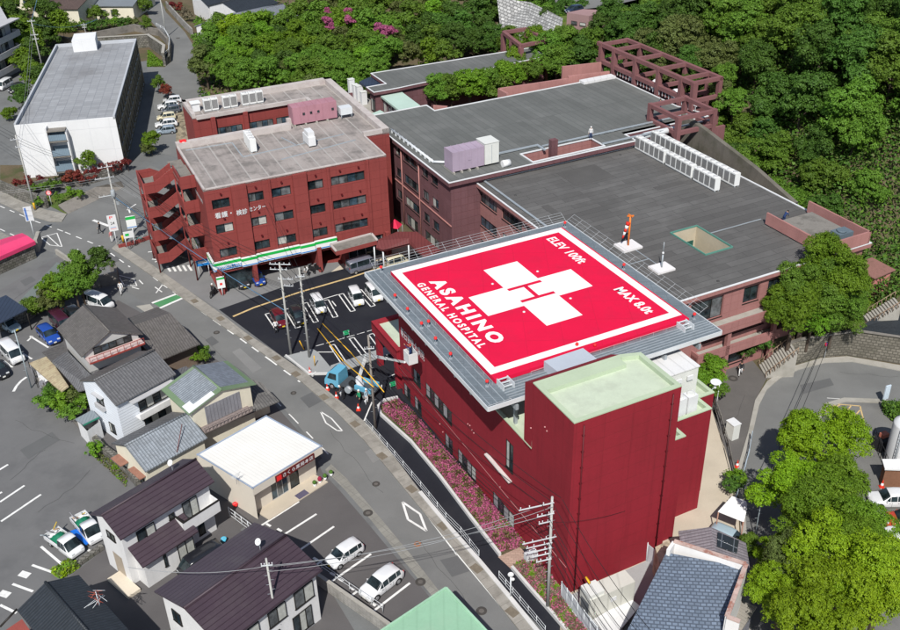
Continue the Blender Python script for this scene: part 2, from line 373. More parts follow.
sheet('gutter', [(136,306),(150,304),(156,311),(148,314)], Z5+.004, CONC)
cr_out = [(744,660),(742,600),(741,540),(737,470),(748,433),(755,401),(767,382),(777,375),(793,367),(820,359),(847,357),(900,366),(960,380)]
cr_in = [(752,660),(750,600),(747,540),(742,473),(752,436),(759,406),(767,390),(780,379),(799,370),(825,363),(852,362),(900,371),(960,386)]
sheet('curved_road', cr_in+[(980,425),(900,407),(884,401.5),(844,399.5),(825,405),(817,416),(805,440),(800,480),(800,560),(806,660)], Z3, A_ROAD)
strip('kerb', cr_out, cr_in, .12, CONC)
sheet('right_parking', [(980,425),(900,407),(884,401.5),(844,399.5),(825,405),(817,416),(805,440),(800,480),(800,560),(806,660),(1000,700)], Z2, mat('right_lot', (.17,.168,.16), .9, .15, .3, 9, .2, stain=(.1,.1,.1), stain_amt=.5))
strip('kerb', [(980,423),(900,406),(884,400),(844,398.5),(825,404),(816,416),(812,424)], [(980,429),(900,410),(884,403.5),(846,402),(829,407),(821,418),(817,426)], .12, CONC)
sheet('footpath', [(700,385),(690,352),(742,348),(767,378),(755,401),(748,433),(737,471),(735,486),(729,470),(721,440),(712,410)], Z4, mat('path_asphalt', (.115,.108,.103), .92, .12, .3, 9, .2, stain=(.15,.14,.13), stain_amt=.4))
sheet('courtyard', [(560,600),(565,570),(705,380),(716,412),(723,441),(731,470),(738,500),(740,545),(742,600),(744,680),(560,700)], Z4, BEIGE)
def line(mb, a, b, w, z=None):
 a = P(*a, z or Z5+.006); b = P(*b, z or Z5+.006); d = (b-a).normalized(); n = Vector((-d.y, d.x, 0))*w/2
 mb.poly([a-n, b-n, b+n, a+n])
def dashes(mb, pts, on, gap, w, z=None):
 ps = [P(x, y, z or Z5+.006) for x, y in pts]; pos = 0.0
 for a, b in zip(ps, ps[1:]):
  L = (b-a).length; d = (b-a)/L; n = Vector((-d.y, d.x, 0))*w/2; t = -pos % (on+gap) if pos else 0
  t = 0
  while t < L:
   e = min(L, t+on); mb.poly([a+d*t-n, a+d*e-n, a+d*e+n, a+d*t+n]); t += on+gap
mb = MB()
dashes(mb, [(0,206),(35,221),(65,232),(102,247),(130,267)], 1.2, 1.2, .16)
dashes(mb, [(0,229),(24,240)], 1.2, 1.2, .16)
dashes(mb, [(135,262),(162,284),(190,303),(215,321),(252,347),(270,360),(300,382)], 1.3, 1.3, .17)
line(mb, (345,407),(362,432), .15); line(mb, (362,432),(400,480), .12); line(mb, (400,480),(457,555), .12)
dashes(mb, [(275,400),(292,417),(330,456)], 1.3, 1.6, .12)
line(mb, (456,552),(507,613), .2); line(mb, (93,220),(109,226), .45)
def outline(mb, pts, w=.17, z=None):
 for a, b in zip(pts, pts[1:]+pts[:1]): line(mb, a, b, w, z)
outline(mb, [(320.5,411.5),(331.5,418.5),(342.5,431),(337,430.5),(326,423)], .13)
outline(mb, [(402.5,502),(420,514),(426.5,531),(408,519.5)], .2)
outline(mb, [(41,237.5),(57,233),(62,246.5),(50,245)], .13); line(mb, (47,235),(59,246), .13)
outline(mb, [(118,275),(134,279),(137,286),(124,285)], .12)
for a, b in [((155,287),(162,292)),((163,284),(156,293)),((139,280),(143,284)),((132,287),(139,289))]: line(mb, a, b, .15)
line(mb, (152,303),(179,293), .35); line(mb, (160,308),(185,297), .35)
for i in range(5): line(mb, (167+i*5.3,266+i*0.4-i*.6),(170.5+i*5.3,271.5-i*.2), .28)
line(mb, (148,252),(157,251), .2); line(mb, (152,259),(160,260), .2); line(mb, (155,262),(160,259.5), .2)
line(mb, (172,252),(180,256), .2); line(mb, (173,257),(181,252), .2); line(mb, (127,210),(136,204), .2); line(mb, (130,213),(128,207), .2)
line(mb, (827,398),(890,402), .08)
mb.build('road_markings', WHITE)['kind'] = 'structure'
mb = MB()
for a, b in [((836,404),(860,406)),((860,406),(866,430)),((866,430),(871,448)),((836,404),(826,412)),((842,416),(851,406)),((848,424),(860,410)),((853,432),(863,420)),((828,410),(840,405))]: line(mb, a, b, .14)
mb.build('yellow_hatch', YELLOW)['kind'] = 'structure'
sheet('checker_paving', [(176,112),(184,110),(190,140),(176,143)], Z5+.004, mat('checker_tiles', (.30,.25,.17), .9, .1, .5, 8, .2, pattern=('brick',.6,.6,.02,(.12,.12,.13),.5)))
mb = MB(); mb.poly([P(153,303,Z5+.004), P(160.5,307.5,Z5+.004), P(184.5,297,Z5+.004), P(178.5,293,Z5+.004)][::1]); mb.build('green_band', GREENP)['kind'] = 'structure'
mb = MB()
for a, b in [((-14,478),(8,464.5)),((0,502),(24.5,485.5)),((1,521.5),(41,494.5)),((41,546.5),(61.5,564)),((32,565),(56,573.5)),((12.5,584),(33,591.5)),((0,605),(16.5,613)),((30,336),(48.5,347.5)),((27.5,341),(32.5,336)),((20,352),(32,359)),((4,361),(12.5,367.5)),((88,550),(96.5,554)),((62,541),(70,546)),((-10,499),(2,492))]:
 line(mb, a, b, .22)
for c in [(24.5,574.5),(4.5,594)]:
 p = P(*c, Z5+.006); mb.cbox(p-ZD*.001, .9, .6, .003, Vector((1,-.4,0)))
cv = [(13.5,391.5),(16.5,386),(21,381),(26.5,377)]
for a, b in zip(cv, cv[1:]): line(mb, a, b, .28)
for a, b in [((259,527),(299,501.5)),((285,534),(316.5,514)),((300.5,549.5),(334,526.5)),((332,581),(371,554)),((373,611.5),(410,583)),((315,566),(322,560.5)),((351,596),(357,591.5))]: line(mb, a, b, .2, Z5+.008)
for c in [(268.5,525),(279.5,530),(315.5,559),(332.5,574),(341,580),(352,588.5),(373.5,604.5)]:
 line(mb, (c[0]-2.2, c[1]-1.3), (c[0]+2.2, c[1]+1.3), .22, Z5+.008)
mb.build('bay_markings', WHITE)['kind'] = 'structure'
mb = MB()
def ubar(a, b, w=.55):
 A_ = P(*a, Z5+.008); B_ = P(*b, Z5+.008); d = (B_-A_).normalized(); n = Vector((-d.y, d.x, 0))
 for s in (-1, 1):
  o = n*w/2*s; t = n*.065; mb.poly([A_+o-t, B_+o-t, B_+o+t, A_+o+t])
 for q in (A_, B_): t = d*.065; o = n*w/2; mb.poly([q-o-t, q-o+t, q+o+t, q+o-t])
for a, b in [((267.5,313.5),(278,329)),((287,309),(298,327.5)),((305,303),(316,322)),((326,300),(335.5,317)),((341,294),(353,311)),((359,290),(373,306)),((332,345),(344,363)),((351.5,338),(366,357)),((371,334),(380,346))]: ubar(a, b)
for a, b in [((323,299),(338,294.5)),((336,306),(332,301)),((333,352),(300,352)),((378,356),(400,352)),((388,377),(400,372)),((372,402),(364,421))]: line(mb, a, b, .13, Z5+.008)
dashes(mb, [(316,346),(372,330)], .9, .3, .1, Z5+.008)
mb.poly([P(329,367,Z5+.004), P(400,343,Z5+.004), P(403,352,Z5+.004), P(337,372,Z5+.004)]) if False else None
mb.build('bay_markings', WHITE)['kind'] = 'structure'
mb = MB()
for a, b in [((233,316.5),(254,307.5)),((254,307.5),(300,292)),((300,292),(352,277)),((352,277),(385,266))]: line(mb, a, b, .28, Z5+.008)
mb.build('yellow_lot_line', YELLOW)['kind'] = 'structure'
def slab(name, pix, h, m, z0=0.0, kind='structure'):
 mb = MB(); mb.prism([P2(x, y) for x, y in pix], z0, z0+h, 0); o = mb.build(name, m); o['kind'] = kind; return o
slab('island', [(287.5,356.5),(313,350),(318,353),(333,371),(331,375),(316,373),(308,374),(284,357)], .14, mat('light_paving', (.30,.31,.31), .9, .08))
slab('crossing_island', [(329,371),(331,366),(398,343.5),(402,350),(345,371),(338,374)], .1, mat('light_paving', (.3,.3,.3)))
kw = MB()
def wallpath(mb, pix, w, h, z0=0.0, m=0, side=0.0):
 ps = [P(x, y, 0) for x, y in pix]
 for i, (a, b) in enumerate(zip(ps, ps[1:])):
  d = (b-a).normalized(); n = Vector((-d.y, d.x, 0)); o = a - n*w*(.5-side) - d*(w*.5 if i else 0)
  mb.box(o+ZD*(z0), d*((b-a).length+(w*.5 if i else 0)), n*w, ZD*(h+i*.002), m)
KERBW = mat('kerb_white', (.56,.56,.55), .85, .08, .6, 9, .2)
wallpath(kw, [(398,399),(384,402),(378.5,408),(381,416),(411,443),(440,478),(470,518),(500,556.5)], .22, .35)
kw.build('kerb', KERBW)['kind'] = 'structure'
kw = MB(); wallpath(kw, [(512,569),(530,590),(547,609),(575,642),(600,670)], .22, .35); kw.build('kerb', KERBW)['kind'] = 'structure'
kw = MB(); wallpath(kw, [(316,373),(312.5,376.5),(309,373)], .15, .2); wallpath(kw, [(286,356.5),(309,375),(333,374.5)], .18, .25); kw.build('kerb', KERBW)['kind'] = 'structure'
kw = MB(); wallpath(kw, [(420,493),(450,529),(480,563),(510,599),(545,642),(580,690)], .35, .2); kw.build('kerb', KERBW)['kind'] = 'structure'
slab('planting_bed', [(398,400),(385,403),(380,409),(383,415),(412,442),(441,477),(471,517),(500,555),(513,548),(496,554)], .22, EARTH) if False else None
PT1 = mat('asphalt_patch', (.115,.117,.118), .9, .08, .4, 9, .2); PT2 = mat('pale_patch', (.205,.205,.2), .9, .08, .4, 9, .2)
for pl_, m_ in (([(440,560),(457,556),(470,571),(452,577)],PT1),([(300,398),(312,392),(322,401),(309,408)],PT1),([(96,251),(104,248),(122,260),(113,263)],PT1),([(232,352),(240,348),(262,368),(253,373)],PT2),([(365,452),(374,447),(383,458),(373,463)],PT2),([(20,450),(52,432),(60,440),(28,459)],PT1),([(20,281),(31,276),(36,280),(25,286)],PT1),([(800,385),(830,378),(834,385),(803,394)],PT1),([(756,470),(775,462),(785,476),(760,484)],PT2),([(205,340),(212,336),(219,342),(212,346)],PT1)): sheet('road_patch', pl_, Z5+.002, m_)
CRK = mat('crack_seal', (.045,.045,.045), .9); rc = random.Random(9); mb = MB()
for (x, y), (dx, dy), n in (((15,420),(7,3),9),((90,470),(-6,5),8),((10,480),(5,-4),7),((200,335),(7,6),8),((330,430),(6,7),9),((420,540),(6,8),8),((255,545),(6,-3),6),((50,275),(-6,4),6),((775,430),(2,9),8),((840,372),(9,1),6),((745,395),(-3,8),6)):
 for i in range(n):
  q = (x+dx+rc.uniform(-2.5,2.5), y+dy+rc.uniform(-2,2)); line(mb, (x,y), q, .022, Z5+.004); x, y = q
mb.build('crack_lines', CRK)['kind'] = 'structure'
# ================================================================ HOSPITAL BLOCK WITH THE HELIPORT
RED = mat('deep_red_paint', (.25,.017,.028), .78, .09, .12, 5, .25, streak=.3, stain=(.20,.016,.024), stain_amt=.5, stain_scale=.18, pattern=('grid',2.4,1.2,.010,(.185,.016,.021),.02))
RED2 = mat('brick_red_paint', (.24,.05,.045), .8, .10, .2, 6, .25, streak=.3, pattern=('grid',1.8,1.05,.012,(.17,.03,.027),.05))
PINK = mat('dusty_pink_tile', (.33,.158,.148), .85, .10, .2, 8, .25, streak=.25, pattern=('grid',.9,.9,.015,(.29,.12,.11),.05))
MAROON = mat('maroon_tile', (.15,.072,.08), .85, .12, .25, 8, .25, streak=.35, pattern=('grid',.9,.9,.015,(.12,.045,.045),.08))
PALEG = mat('pale_green_roof', (.50,.565,.44), .8, .08, .3, 6, .2, stain=(.40,.44,.35), stain_amt=.6, stain_scale=.7)
PALEG2 = mat('pale_green_coping', (.42,.50,.36), .8, .06, .3, 6, .2)
PADRED = mat('helipad_red', (.66,.005,.048), .7, .05, .25, 5, .25, stain=(.52,.012,.05), stain_amt=.45, stain_scale=.35, pattern=('grid',3.05,3.05,.012,(.5,.01,.045),.03))
PADWHITE = mat('helipad_white', (.80,.80,.79), .7, .04, .3, 6, stain=(.66,.64,.62), stain_amt=.5, stain_scale=.5)
STEEL = mat('galvanised_steel', (.36,.40,.43), .5, .12, .8, 9, .5, metal=.25)
GRATE = mat('steel_grating', (.20,.235,.26), .6, .12, .6, 8, .4, metal=.2, pattern=('grid',1.0,.12,.02,(.13,.16,.18),.15), stain=(.27,.31,.34), stain_amt=.6, stain_scale=.9)
STEELW = mat('pale_steel', (.62,.65,.67), .5, .08, metal=.1)
ALU = mat('white_trim', (.66,.67,.68), .6, .06)
GL = glass('dark_glass'); GL2 = glass('grey_glass', (.10,.11,.115), .15); CURT = mat('pale_curtain', (.42,.43,.40), .9, .2, 3, 10)
GL3 = glass('sky_glass', (.035,.06,.08), .05)
FRAME_D = mat('bronze_frame', (.02,.018,.016), .5); FRAME_L = mat('silver_frame', (.45,.46,.47), .4, metal=.3)
MTW = [GL, GL2, CURT, GL3, mat('frosted_pane', (.30,.30,.31), .4, .06)]
wrnd = random.Random(5)
def windows(parent, w, rects, depth=.18, panes=2, frame=FRAME_D, off=0.0, sill=True, seq=None, bar=.05):
 """each opening gets a frame mesh (child of the building) whose panes are a sub-part"""
 for k, (a, b, c, d) in enumerate(rects):
  f = MB(); o = off-depth
  def bx(x0, x1, z0, z1, dd=.06): f.box(w.pt(x0, z0, o), w.u*(x1-x0), w.n*dd, ZD*(z1-z0))
  bx(a, b, c, c+bar); bx(a, b, d-bar, d); bx(a, a+bar, c, d); bx(b-bar, b, c, d)
  n = panes if isinstance(panes, int) else panes[k % len(panes)]
  for i in range(1, n): x = a+(b-a)*i/n; bx(x-bar/2, x+bar/2, c, d, .075)
  if sill: f.box(w.pt(a-.04, c-.05, off-.02), w.u*(b-a+.08), w.n*.1, ZD*.05)
  fo = f.build('window', frame, parent)
  g = MB()
  for i in range(n):
   x0 = a+(b-a)*i/n+.02; x1 = a+(b-a)*(i+1)/n-.02
   mi = seq[i % len(seq)] if seq else wrnd.choice([0, 0, 1, 2, 0, 3])
   g.poly([w.pt(x0, c+.02, o+.03), w.pt(x1, c+.02, o+.03), w.pt(x1, d-.02, o+.03), w.pt(x0, d-.02, o+.03)], mi)
  g.build('pane', MTW, fo)
HB = thing('hospital_building', 'deep red hospital block with plain walls and a tall stair tower, carrying the helipad', 'building', AB(36, -60, 0))
def Wab(a0, b0, a1, b1): return Wall(AB(a0, b0), AB(a1, b1))
ZR = 10.5
wl = Wall(AB(31, -74.3), AB(31, -44.3))
if wl.n.dot(AD) > 0: wl.n = -wl.n
hol = [wl.rect((413.3,371.5),(421,391)), wl.rect((404,385.5),(411,405.5)), wl.rect((414.5,399.5),(422,420)), wl.rect((425.7,385),(452,425)),
       wl.rect((445,436.5),(453,458)), wl.rect((458,453),(476,484)), wl.rect((493,495.5),(514,530)), wl.rect((506,438),(513,473))]
fix = []
for i, (a, b, c, d) in enumerate(hol):
 if i in (0, 3): c, d = 3.45, 4.95
 elif i == 7: c, d = 6.0, 8.8
 else: c, d = .2, 1.7
 fix.append((a, b, c, d))
hol = fix
mb = MB()
mb.wallh(wl, 0, 30.0, 0, ZR, hol, .08)
plan = [(31,-74.3),(31,-44.3),(40.1,-44.3),(40.1,-45.4),(42.1,-45.4),(42.1,-47.2),(46.1,-47.2),(46.1,-48.8),(47.7,-48.8),(47.7,-74.3)]
for i in range(1, len(plan)):
 a, b = plan[i], plan[(i+1) % len(plan)]
 p, q = AB(*a), AB(*b); mb.poly([p, q, q+ZD*ZR, p+ZD*ZR])
mb.build('wall', RED, HB)
windows(HB, wl, [hol[i] for i in (0, 1, 2, 4)], .07, 2, seq=[4, 0], bar=.08); windows(HB, wl, [hol[3]], .07, 6, seq=[4, 0, 4, 0, 4, 0], bar=.08)
windows(HB, wl, [hol[5], hol[6]], .07, 4, seq=[4, 0, 4, 2], bar=.08); windows(HB, wl, [hol[7]], .07, 2, seq=[2, 0], bar=.1)
def inset_plan(pl, d):
 n = len(pl); out = []
 ar = sum(pl[i][0]*pl[(i+1)%n][1]-pl[(i+1)%n][0]*pl[i][1] for i in range(n)); sg = 1 if ar > 0 else -1
 for i in range(n):
  p0, p1, p2 = Vector(pl[i-1]), Vector(pl[i]), Vector(pl[(i+1) % n])
  d1 = (p1-p0).normalized(); d2 = (p2-p1).normalized(); n1 = Vector((-d1.y, d1.x))*sg; n2 = Vector((-d2.y, d2.x))*sg
  bis = n1+n2
  k = d/ max(.2, (bis.length_squared/2)) if bis.length > .01 else d
  out.append(tuple(p1 + bis*k))
 return out
def coping(parent, plan, z, w, h, m, name='coping', tr=lambda a, b: AB(a, b), lip=.0, zin=None):
 """a solid parapet ring along a plan: outer and inner faces and a flat top"""
 ins = inset_plan(plan, w); mb = MB(); n = len(plan)
 out = inset_plan(plan, -lip) if lip else plan
 for i in range(n):
  a, b = tr(*out[i]), tr(*out[(i+1)%n]); c, d = tr(*ins[i]), tr(*ins[(i+1)%n])
  mb.poly([a+ZD*(z+h), b+ZD*(z+h), d+ZD*(z+h), c+ZD*(z+h)]); mb.poly([c+ZD*(z if zin is None else zin), c+ZD*(z+h), d+ZD*(z+h), d+ZD*(z if zin is None else zin)]); mb.poly([a+ZD*z, b+ZD*z, b+ZD*(z+h), a+ZD*(z+h)])
  if lip: mb.poly([a+ZD*z, tr(*plan[i])+ZD*z, tr(*plan[(i+1)%n])+ZD*z, b+ZD*z])
 return mb.build(name, m, parent)
mb = MB(); mb.poly([AB(a, b, ZR-.35) for a, b in plan]); mb.build('roof', PALEG, HB)
coping(HB, [(31,-74.3),(31,-49.75),(40.16,-49.75),(40.16,-45.4)]+plan[4:], ZR-.03, .28, .1, PALEG2, lip=.03, zin=ZR-.36)
tw = [(31,-49.7),(31,-44.302),(40.12,-44.302),(40.12,-49.2),(38.6,-49.7)]
mb = MB(); pts = [AB(*p) for p in tw]
mb.prism([(p.x, p.y) for p in pts], ZR-.3, 16.6, top=False)
f0 = [AB(30.997,-49.7), AB(30.997,-44.297), AB(40.123,-44.297), AB(40.123,-45.4)]
for p, q in zip(f0, f0[1:]): mb.poly([p, q, q+ZD*16.6, p+ZD*16.6])
mb.build('tower_wall', RED, HB)
mb = MB(); mb.poly([AB(a, b, 16.25) for a, b in tw]); mb.build('tower_roof', PALEG, HB)
co = coping(HB, tw, 16.52, .35, .1, PALEG2, 'tower_coping', lip=.02, zin=16.2); mb = MB(); mb.box(AB(31.36,-49.34,16.0), AD*6.9, BD*.9, ZD*.615); mb.build('tower_curb', PALEG2, HB)
mb = MB(); e_ = [[AB(a, b, z_) for b, z_ in ((-49.72,16.58),(-50.85,15.95),(-50.85,10.2),(-49.72,10.2))] for a in (31.0, 38.6)]
mb.poly(e_[0]); mb.poly(e_[1][::-1])
for i in range(2): mb.poly([e_[0][i], e_[0][i+1], e_[1][i+1], e_[1][i]])
mb.build('tower_upstand', RED, HB)
for a in (31.75, 39.35):
 mb = MB(); mb.tube(AB(a,-44.18,0), AB(a,-44.18,16.2), .055, 8)
 for k in range(11): mb.box(AB(a-.1,-44.3,.8+k*1.45), AD*.2, BD*.16, ZD*.05)
 mb.build('downpipe', mat('dark_red_pipe', (.09,.008,.012), .5), HB)
mb = MB(); s0 = wl.on(487.5,454)[0]; s1 = wl.on(512,476)[0]
mb.box(wl.pt(s0, 5.0, 0), wl.u*(s1-s0), wl.n*.32, ZD*.12); mb.build('canopy_ledge', mat('ledge_white', (.6,.55,.53), .8), HB)
mb = MB()
for px, py in [(468,424),(470,425.5),(472,430),(474,433),(440,424),(443,432),(428,435),(500,487),(545,427),(547,431),(531,428)]:
 t, z = wl.on(px, py); mb.box(wl.pt(t, z, 0), wl.u*.08, wl.n*.08, ZD*.08)
mb.build('wall_fixing', mat('pale_pink_metal', (.6,.3,.3)), HB)
mb = MB(); a = wl.on(398,375); b = wl.on(568,530); mb.tube(wl.pt(a[0], 2.95, .04), wl.pt(30, 2.95, .03), .018, 6); mb.build('wall_conduit', mat('conduit_pink', (.42,.2,.2)), HB)
mb = MB(); put_text(mb, '朝日野総合病院', wl.pt(.5, 7.2, .03), wl.u, ZD, 5.2, 1.05, .01, 1.15); o = mb.build('lettering', ALU, HB)
mb = MB(); mb.cbox(AB(30.6,-48.6,0), .5, 1.2, 1.0, BD); mb.build('vent_box', STEELW, HB)
mb = MB(); an = [(30.6,-80.6),(30.6,-74.302),(45,-74.302),(45,-80.6)]
pts = [AB(*p) for p in an]; mb.prism([(p.x, p.y) for p in pts], 4.0, 5.2, bottom=True, top=False)
mb.build('canopy', RED, HB); mb = MB(); mb.poly([AB(a, b, 4.95) for a, b in an]); mb.build('canopy_roof', PALEG, HB)
coping(HB, an, 4.95, .5, .3, mat('coping_red', (.27,.02,.03), .7), 'canopy_coping')
for a, b in ((31.1,-75.4),(31.1,-80.1),(38,-80.1)):
 mb = MB(); mb.cbox(AB(a,b,0), .55, .55, 4.0, AD); mb.build('pillar', RED, HB)
mb = MB(); mb.box(AB(33,-79.2,0), AD*11.8, BD*4.8, ZD*3.9); mb.build('lobby', GL, HB)
ZP = 14.5
a0, a1, b0, b1 = 30.22, 48.75, -73.62, -53.94      # red field
HP = thing('helipad', 'red rooftop helipad with a white cross and capital H, ringed by steel walkways', 'helipad', AB(39.5,-64,ZP))
mb = MB(); mb.box(AB(a0,b0,ZP-.35), AD*(a1-a0), BD*(b1-b0), ZD*.35); mb.build('deck', PADRED, HP)
def onpad(px, py): p = P(px, py, ZP); return (p.dot(AD), p.dot(BD))
Lw = onpad(390.7,271.3); Rw = onpad(682,314.7)
A0, A1, B0, B1 = a0+.03, Rw[0], b0+.03, Rw[1]
mb = MB(); t = .75; z = ZP+.006
for q in ((A0,B0,A1,B0+t),(A0,B1-t,A1,B1),(A0,B0+t,A0+t,B1-t),(A1-t,B0+t,A1,B1-t)):
 mb.poly([AB(q[0],q[1],z), AB(q[2],q[1],z), AB(q[2],q[3],z), AB(q[0],q[3],z)][::-1])
mb.build('border', PADWHITE, HP)
pts = [onpad(484,270.5), onpad(518,261.5), onpad(572,269), onpad(593,286)]
ca, cb = onpad(517.5+11.5, 292.0+2)
c1 = onpad(470, 296.5); c2 = onpad(592.6, 286); 
ca = (A0+A1)/2; cb = (B0+B1)/2
x0, y0 = onpad(468.5,297.5)       # west arm, north corner
x1, y1 = onpad(592.7,286)         # east arm, south corner
x2, y2 = onpad(484,270)           # north arm, west corner
x3, y3 = onpad(546,324)           # south arm, west corner (lower tip)
L = 5.65; Wd = 2.1
ca, cb = (x0+x1)/2, (y0+y1)/2
HA = abs(x1-x0)/2; WA = abs(y1-y0)/2
x4, y4 = onpad(517.7,261.2); HBm = abs(cb-(y2+y4)/2); WB = abs(x4-x2)/2
mb = MB()
def prect(p, q, r, s): mb.poly([AB(p,q,z), AB(p,s,z), AB(r,s,z), AB(r,q,z)])
def crossH():
 hw = .19; hl = 1.78; hs = 1.42
 pts_rect = []
 mbs = [(ca-HA, cb-WA, ca+HA, cb+WA), (ca-WB, cb-HBm, ca+WB, cb-WA), (ca-WB, cb+WA, ca+WB, cb+HBm)]
 for q in mbs: prect(*q)
crossH(); mb.build('cross', PADWHITE, HP)
mb = MB(); z = ZP+.012
gap = onpad(508,285.5)[1] - onpad(521.5,295.5)[1]
e0 = onpad(508,290); e1 = onpad(541.5,281); g0 = onpad(520.5,301.5); g1 = onpad(554.5,292.5)
bA = (e0[1]+e1[1])/2; bB = (g0[1]+g1[1])/2; al0 = (e0[0]+g0[0])/2; al1 = (e1[0]+g1[0])/2; am = (al0+al1)/2
prect(al0, bA-.2, al1, bA+.2); prect(al0, bB-.2, al1, bB+.2); prect(am-.2, bA+.2, am+.2, bB-.2)
mb.build('letter_h', PADRED, HP)
def padtext(txt, a0_, a1_, b0_, b1_, bold, sp):
 mbt = MB(); put_text(mbt, txt, AB(a0_, b0_, ZP+.008), BD, AD, b1_-b0_, a1_-a0_, bold, sp); mbt.build('lettering', PADWHITE, HP)
padtext('ASAHINO', 32.4, 33.8, -70.2, -58.4, .055, 1.42); padtext('GENERAL HOSPITAL', 31.22, 31.98, -70.3, -58.4, .045, 1.45)
padtext('ELEV 100ft', 46.0, 47.05, -72.2, -66.4, .03, 1.08); padtext('MAX 8.0t', 46.0, 47.05, -61.0, -56.2, .04, 1.08)
for px, py in [(492.5,284),(537.5,271.5),(570.5,298.5),(524,312)]:
 a, b = onpad(px, py); mb = MB(); mb.lathe(AB(a,b,ZP), [(.12,0),(.12,.05),(.05,.08)], 8); mb.build('deck_light', STEELW, HP)
ZW = 14.15
oa0, oa1, ob0, ob1 = 28.25, 50.2, -75.1, -51.5
mb = MB()
for q in ((oa0,ob0,a0-.02,ob1),(a0-.02,b1+.02,oa1,ob1),(a1+.02,ob0,oa1,b1+.02),(a0-.02,ob0,a1+.02,b0-.02)):
 mb.box(AB(q[0],q[1],ZW-.1), AD*(q[2]-q[0]), BD*(q[3]-q[1]), ZD*.1)
mb.build('walkway', GRATE, HP)
mb = MB()
for q in ((oa0-.06,ob0,oa0,ob1),(oa1,ob0,oa1+.06,ob1)): mb.box(AB(q[0],q[1],ZW-.35), AD*.06, BD*(q[3]-q[1]), ZD*.4)
for q in ((oa0,ob0-.06),(oa0,ob1)): mb.box(AB(q[0],q[1],ZW-.35), AD*(oa1-oa0), BD*.06, ZD*.4)
mb.build('walkway_edge', STEELW, HP)
mb = MB()      # beams under the deck
for i in range(8):
 b = b0+.6+i*(b1-b0-1.2)/7; mb.box(AB(oa0+.1,b-.1,ZW-.75), AD*(oa1-oa0-.2), BD*.2, ZD*.4)
for i in range(6):
 a = a0+.6+i*(a1-a0-1.2)/5; mb.box(AB(a-.12,ob0+.1,ZW-1.2), AD*.24, BD*(ob1-ob0-.2), ZD*.45)
mb.build('beam', STEEL, HP)
mb = MB()
for i in range(6):
 for j in range(5):
  mb.box(AB(31.6+i*3.1, -73.5+j*5.0, ZR-.35), AD*.25, BD*.25, ZD*(ZW-1.2-ZR+.35))
mb.build('post', STEEL, HP)
def railrun(mb, p, q, n, h=1.0, rails=(1.0,.55), r=.025, lean=Vector((0,0,0))):
 for i in range(n+1):
  c = p.lerp(q, i/n); mb.tube(c, c+ZD*h+lean, r, 5, caps=False)
 for k in rails: mb.tube(p+(ZD*h+lean)*k, q+(ZD*h+lean)*k, r, 5, caps=False)
mb = MB()
railrun(mb, AB(a0-.25,b0,ZW), AB(a0-.25,b1,ZW), 14, .3, (1.0,), .014)
railrun(mb, AB(a0+3,b1+.3,ZW), AB(a1,b1+.3,ZW), 12, .3, (1.0,), .014)
railrun(mb, AB(oa1-.05,ob0,ZW), AB(oa1-.05,ob1-3,ZW), 14, .55, (1.0,.66,.33), .013, AD*1.0)
railrun(mb, AB(oa0+1.0,ob0+.05,ZW), AB(oa1,ob0+.05,ZW), 14, .55, (1.0,.75,.5,.25), .013, -BD*1.1)
railrun(mb, AB(oa0+.05,ob1-.05,ZW), AB(oa0+2.0,ob1-.05,ZW), 3, .12, (1.0,), .02)
mb.build('safety_rail', mat('rail_steel', (.45,.47,.49), .5, .08), HP)
mb = MB()
for k in range(6): mb.box(AB(a0-.02, b1+.45+k*.32, ZW+.002), AD*(oa1-a0-.1), BD*.07, ZD*.05)
for k in range(3): mb.box(AB(oa0+.25+k*.6, ob0+.1, ZW+.002), AD*.06, BD*(ob1-ob0-.2), ZD*.04)
mb.build('walkway_rib', STEEL, HP)
for px, py in ((502,386),(679,325)):
 a, b = onpad(px, py); st = MB()
 for s in (0, .9): st.box(AB(a+s, b1+.1, ZW), AD*.07, BD*1.1, ZD*.5)
 for k in range(3): st.box(AB(a, b1+.15+k*.35, ZW+.4-k*.13), AD*.95, BD*.12, ZD*.06)
 st.build('step', STEELW, HP)
lamp_px = [(404.5,303),(407.5,308.5)]
RL = mat('lamp_red', (.75,.03,.03), .4)
def lamp(px, py, z, parent):
 p = P(px, py, z+.5); p.z = z; m1 = MB(); m1.tube(p, p+ZD*.4, .03, 6); m1.cbox(p, .25, .25, .05); fo = m1.build('lamp_foot', STEEL, parent)
 m2 = MB(); m2.lathe(p+ZD*.4, [(.12,0),(.15,.08),(.12,.2),(.03,.24)], 8); m2.build('lamp_cap', RL, fo)
for px, py in [(381,267),(407.5,308.5),(395,291+4),(421.5,323),(435.5,338),(450.5,353.5),(428.5,321),(487,381),(565,222.5),(624,264.5),(694.5,314),(577,344),(595,345)]: lamp(px, py, ZW, HP)
mb = MB(); hz = 15.0
hp = [P2(544,361,hz), P2(583,348,hz), P2(601,362,hz), P2(563,376,hz)]
mb.prism(hp, ZW, hz); mb.build('stair_hood', mat('hood_grey', (.42,.46,.52), .5, .06), HP)
CAB = mat('cabinet_ivory', (.62,.63,.60), .6, .05, .5, 8, .3); CABR = mat('cabinet_roof', (.66,.66,.66), .6, .05, pattern=('ribs',1.05,(.5,.5,.5),.6))
t = thing('power_cabinet', 'large ivory switchgear cabinet with four roof panels beside the red tower', 'cabinet', AB(45,-52,ZR-.35))
zt = 13.0; pl = [P2(652,362,zt), P2(683,352.5,zt), P2(698,364.8,zt), P2(668,376,zt)]
o_ = Vector((*pl[3], 0)); uA = AD*((Vector((*pl[2],0))-o_).dot(AD)); uB = BD*(-3.7)
mb = MB(); mb.box(o_+ZD*(ZR-.35), uA, uB, ZD*(zt-ZR+.25)); mb.build('body', CAB, t)
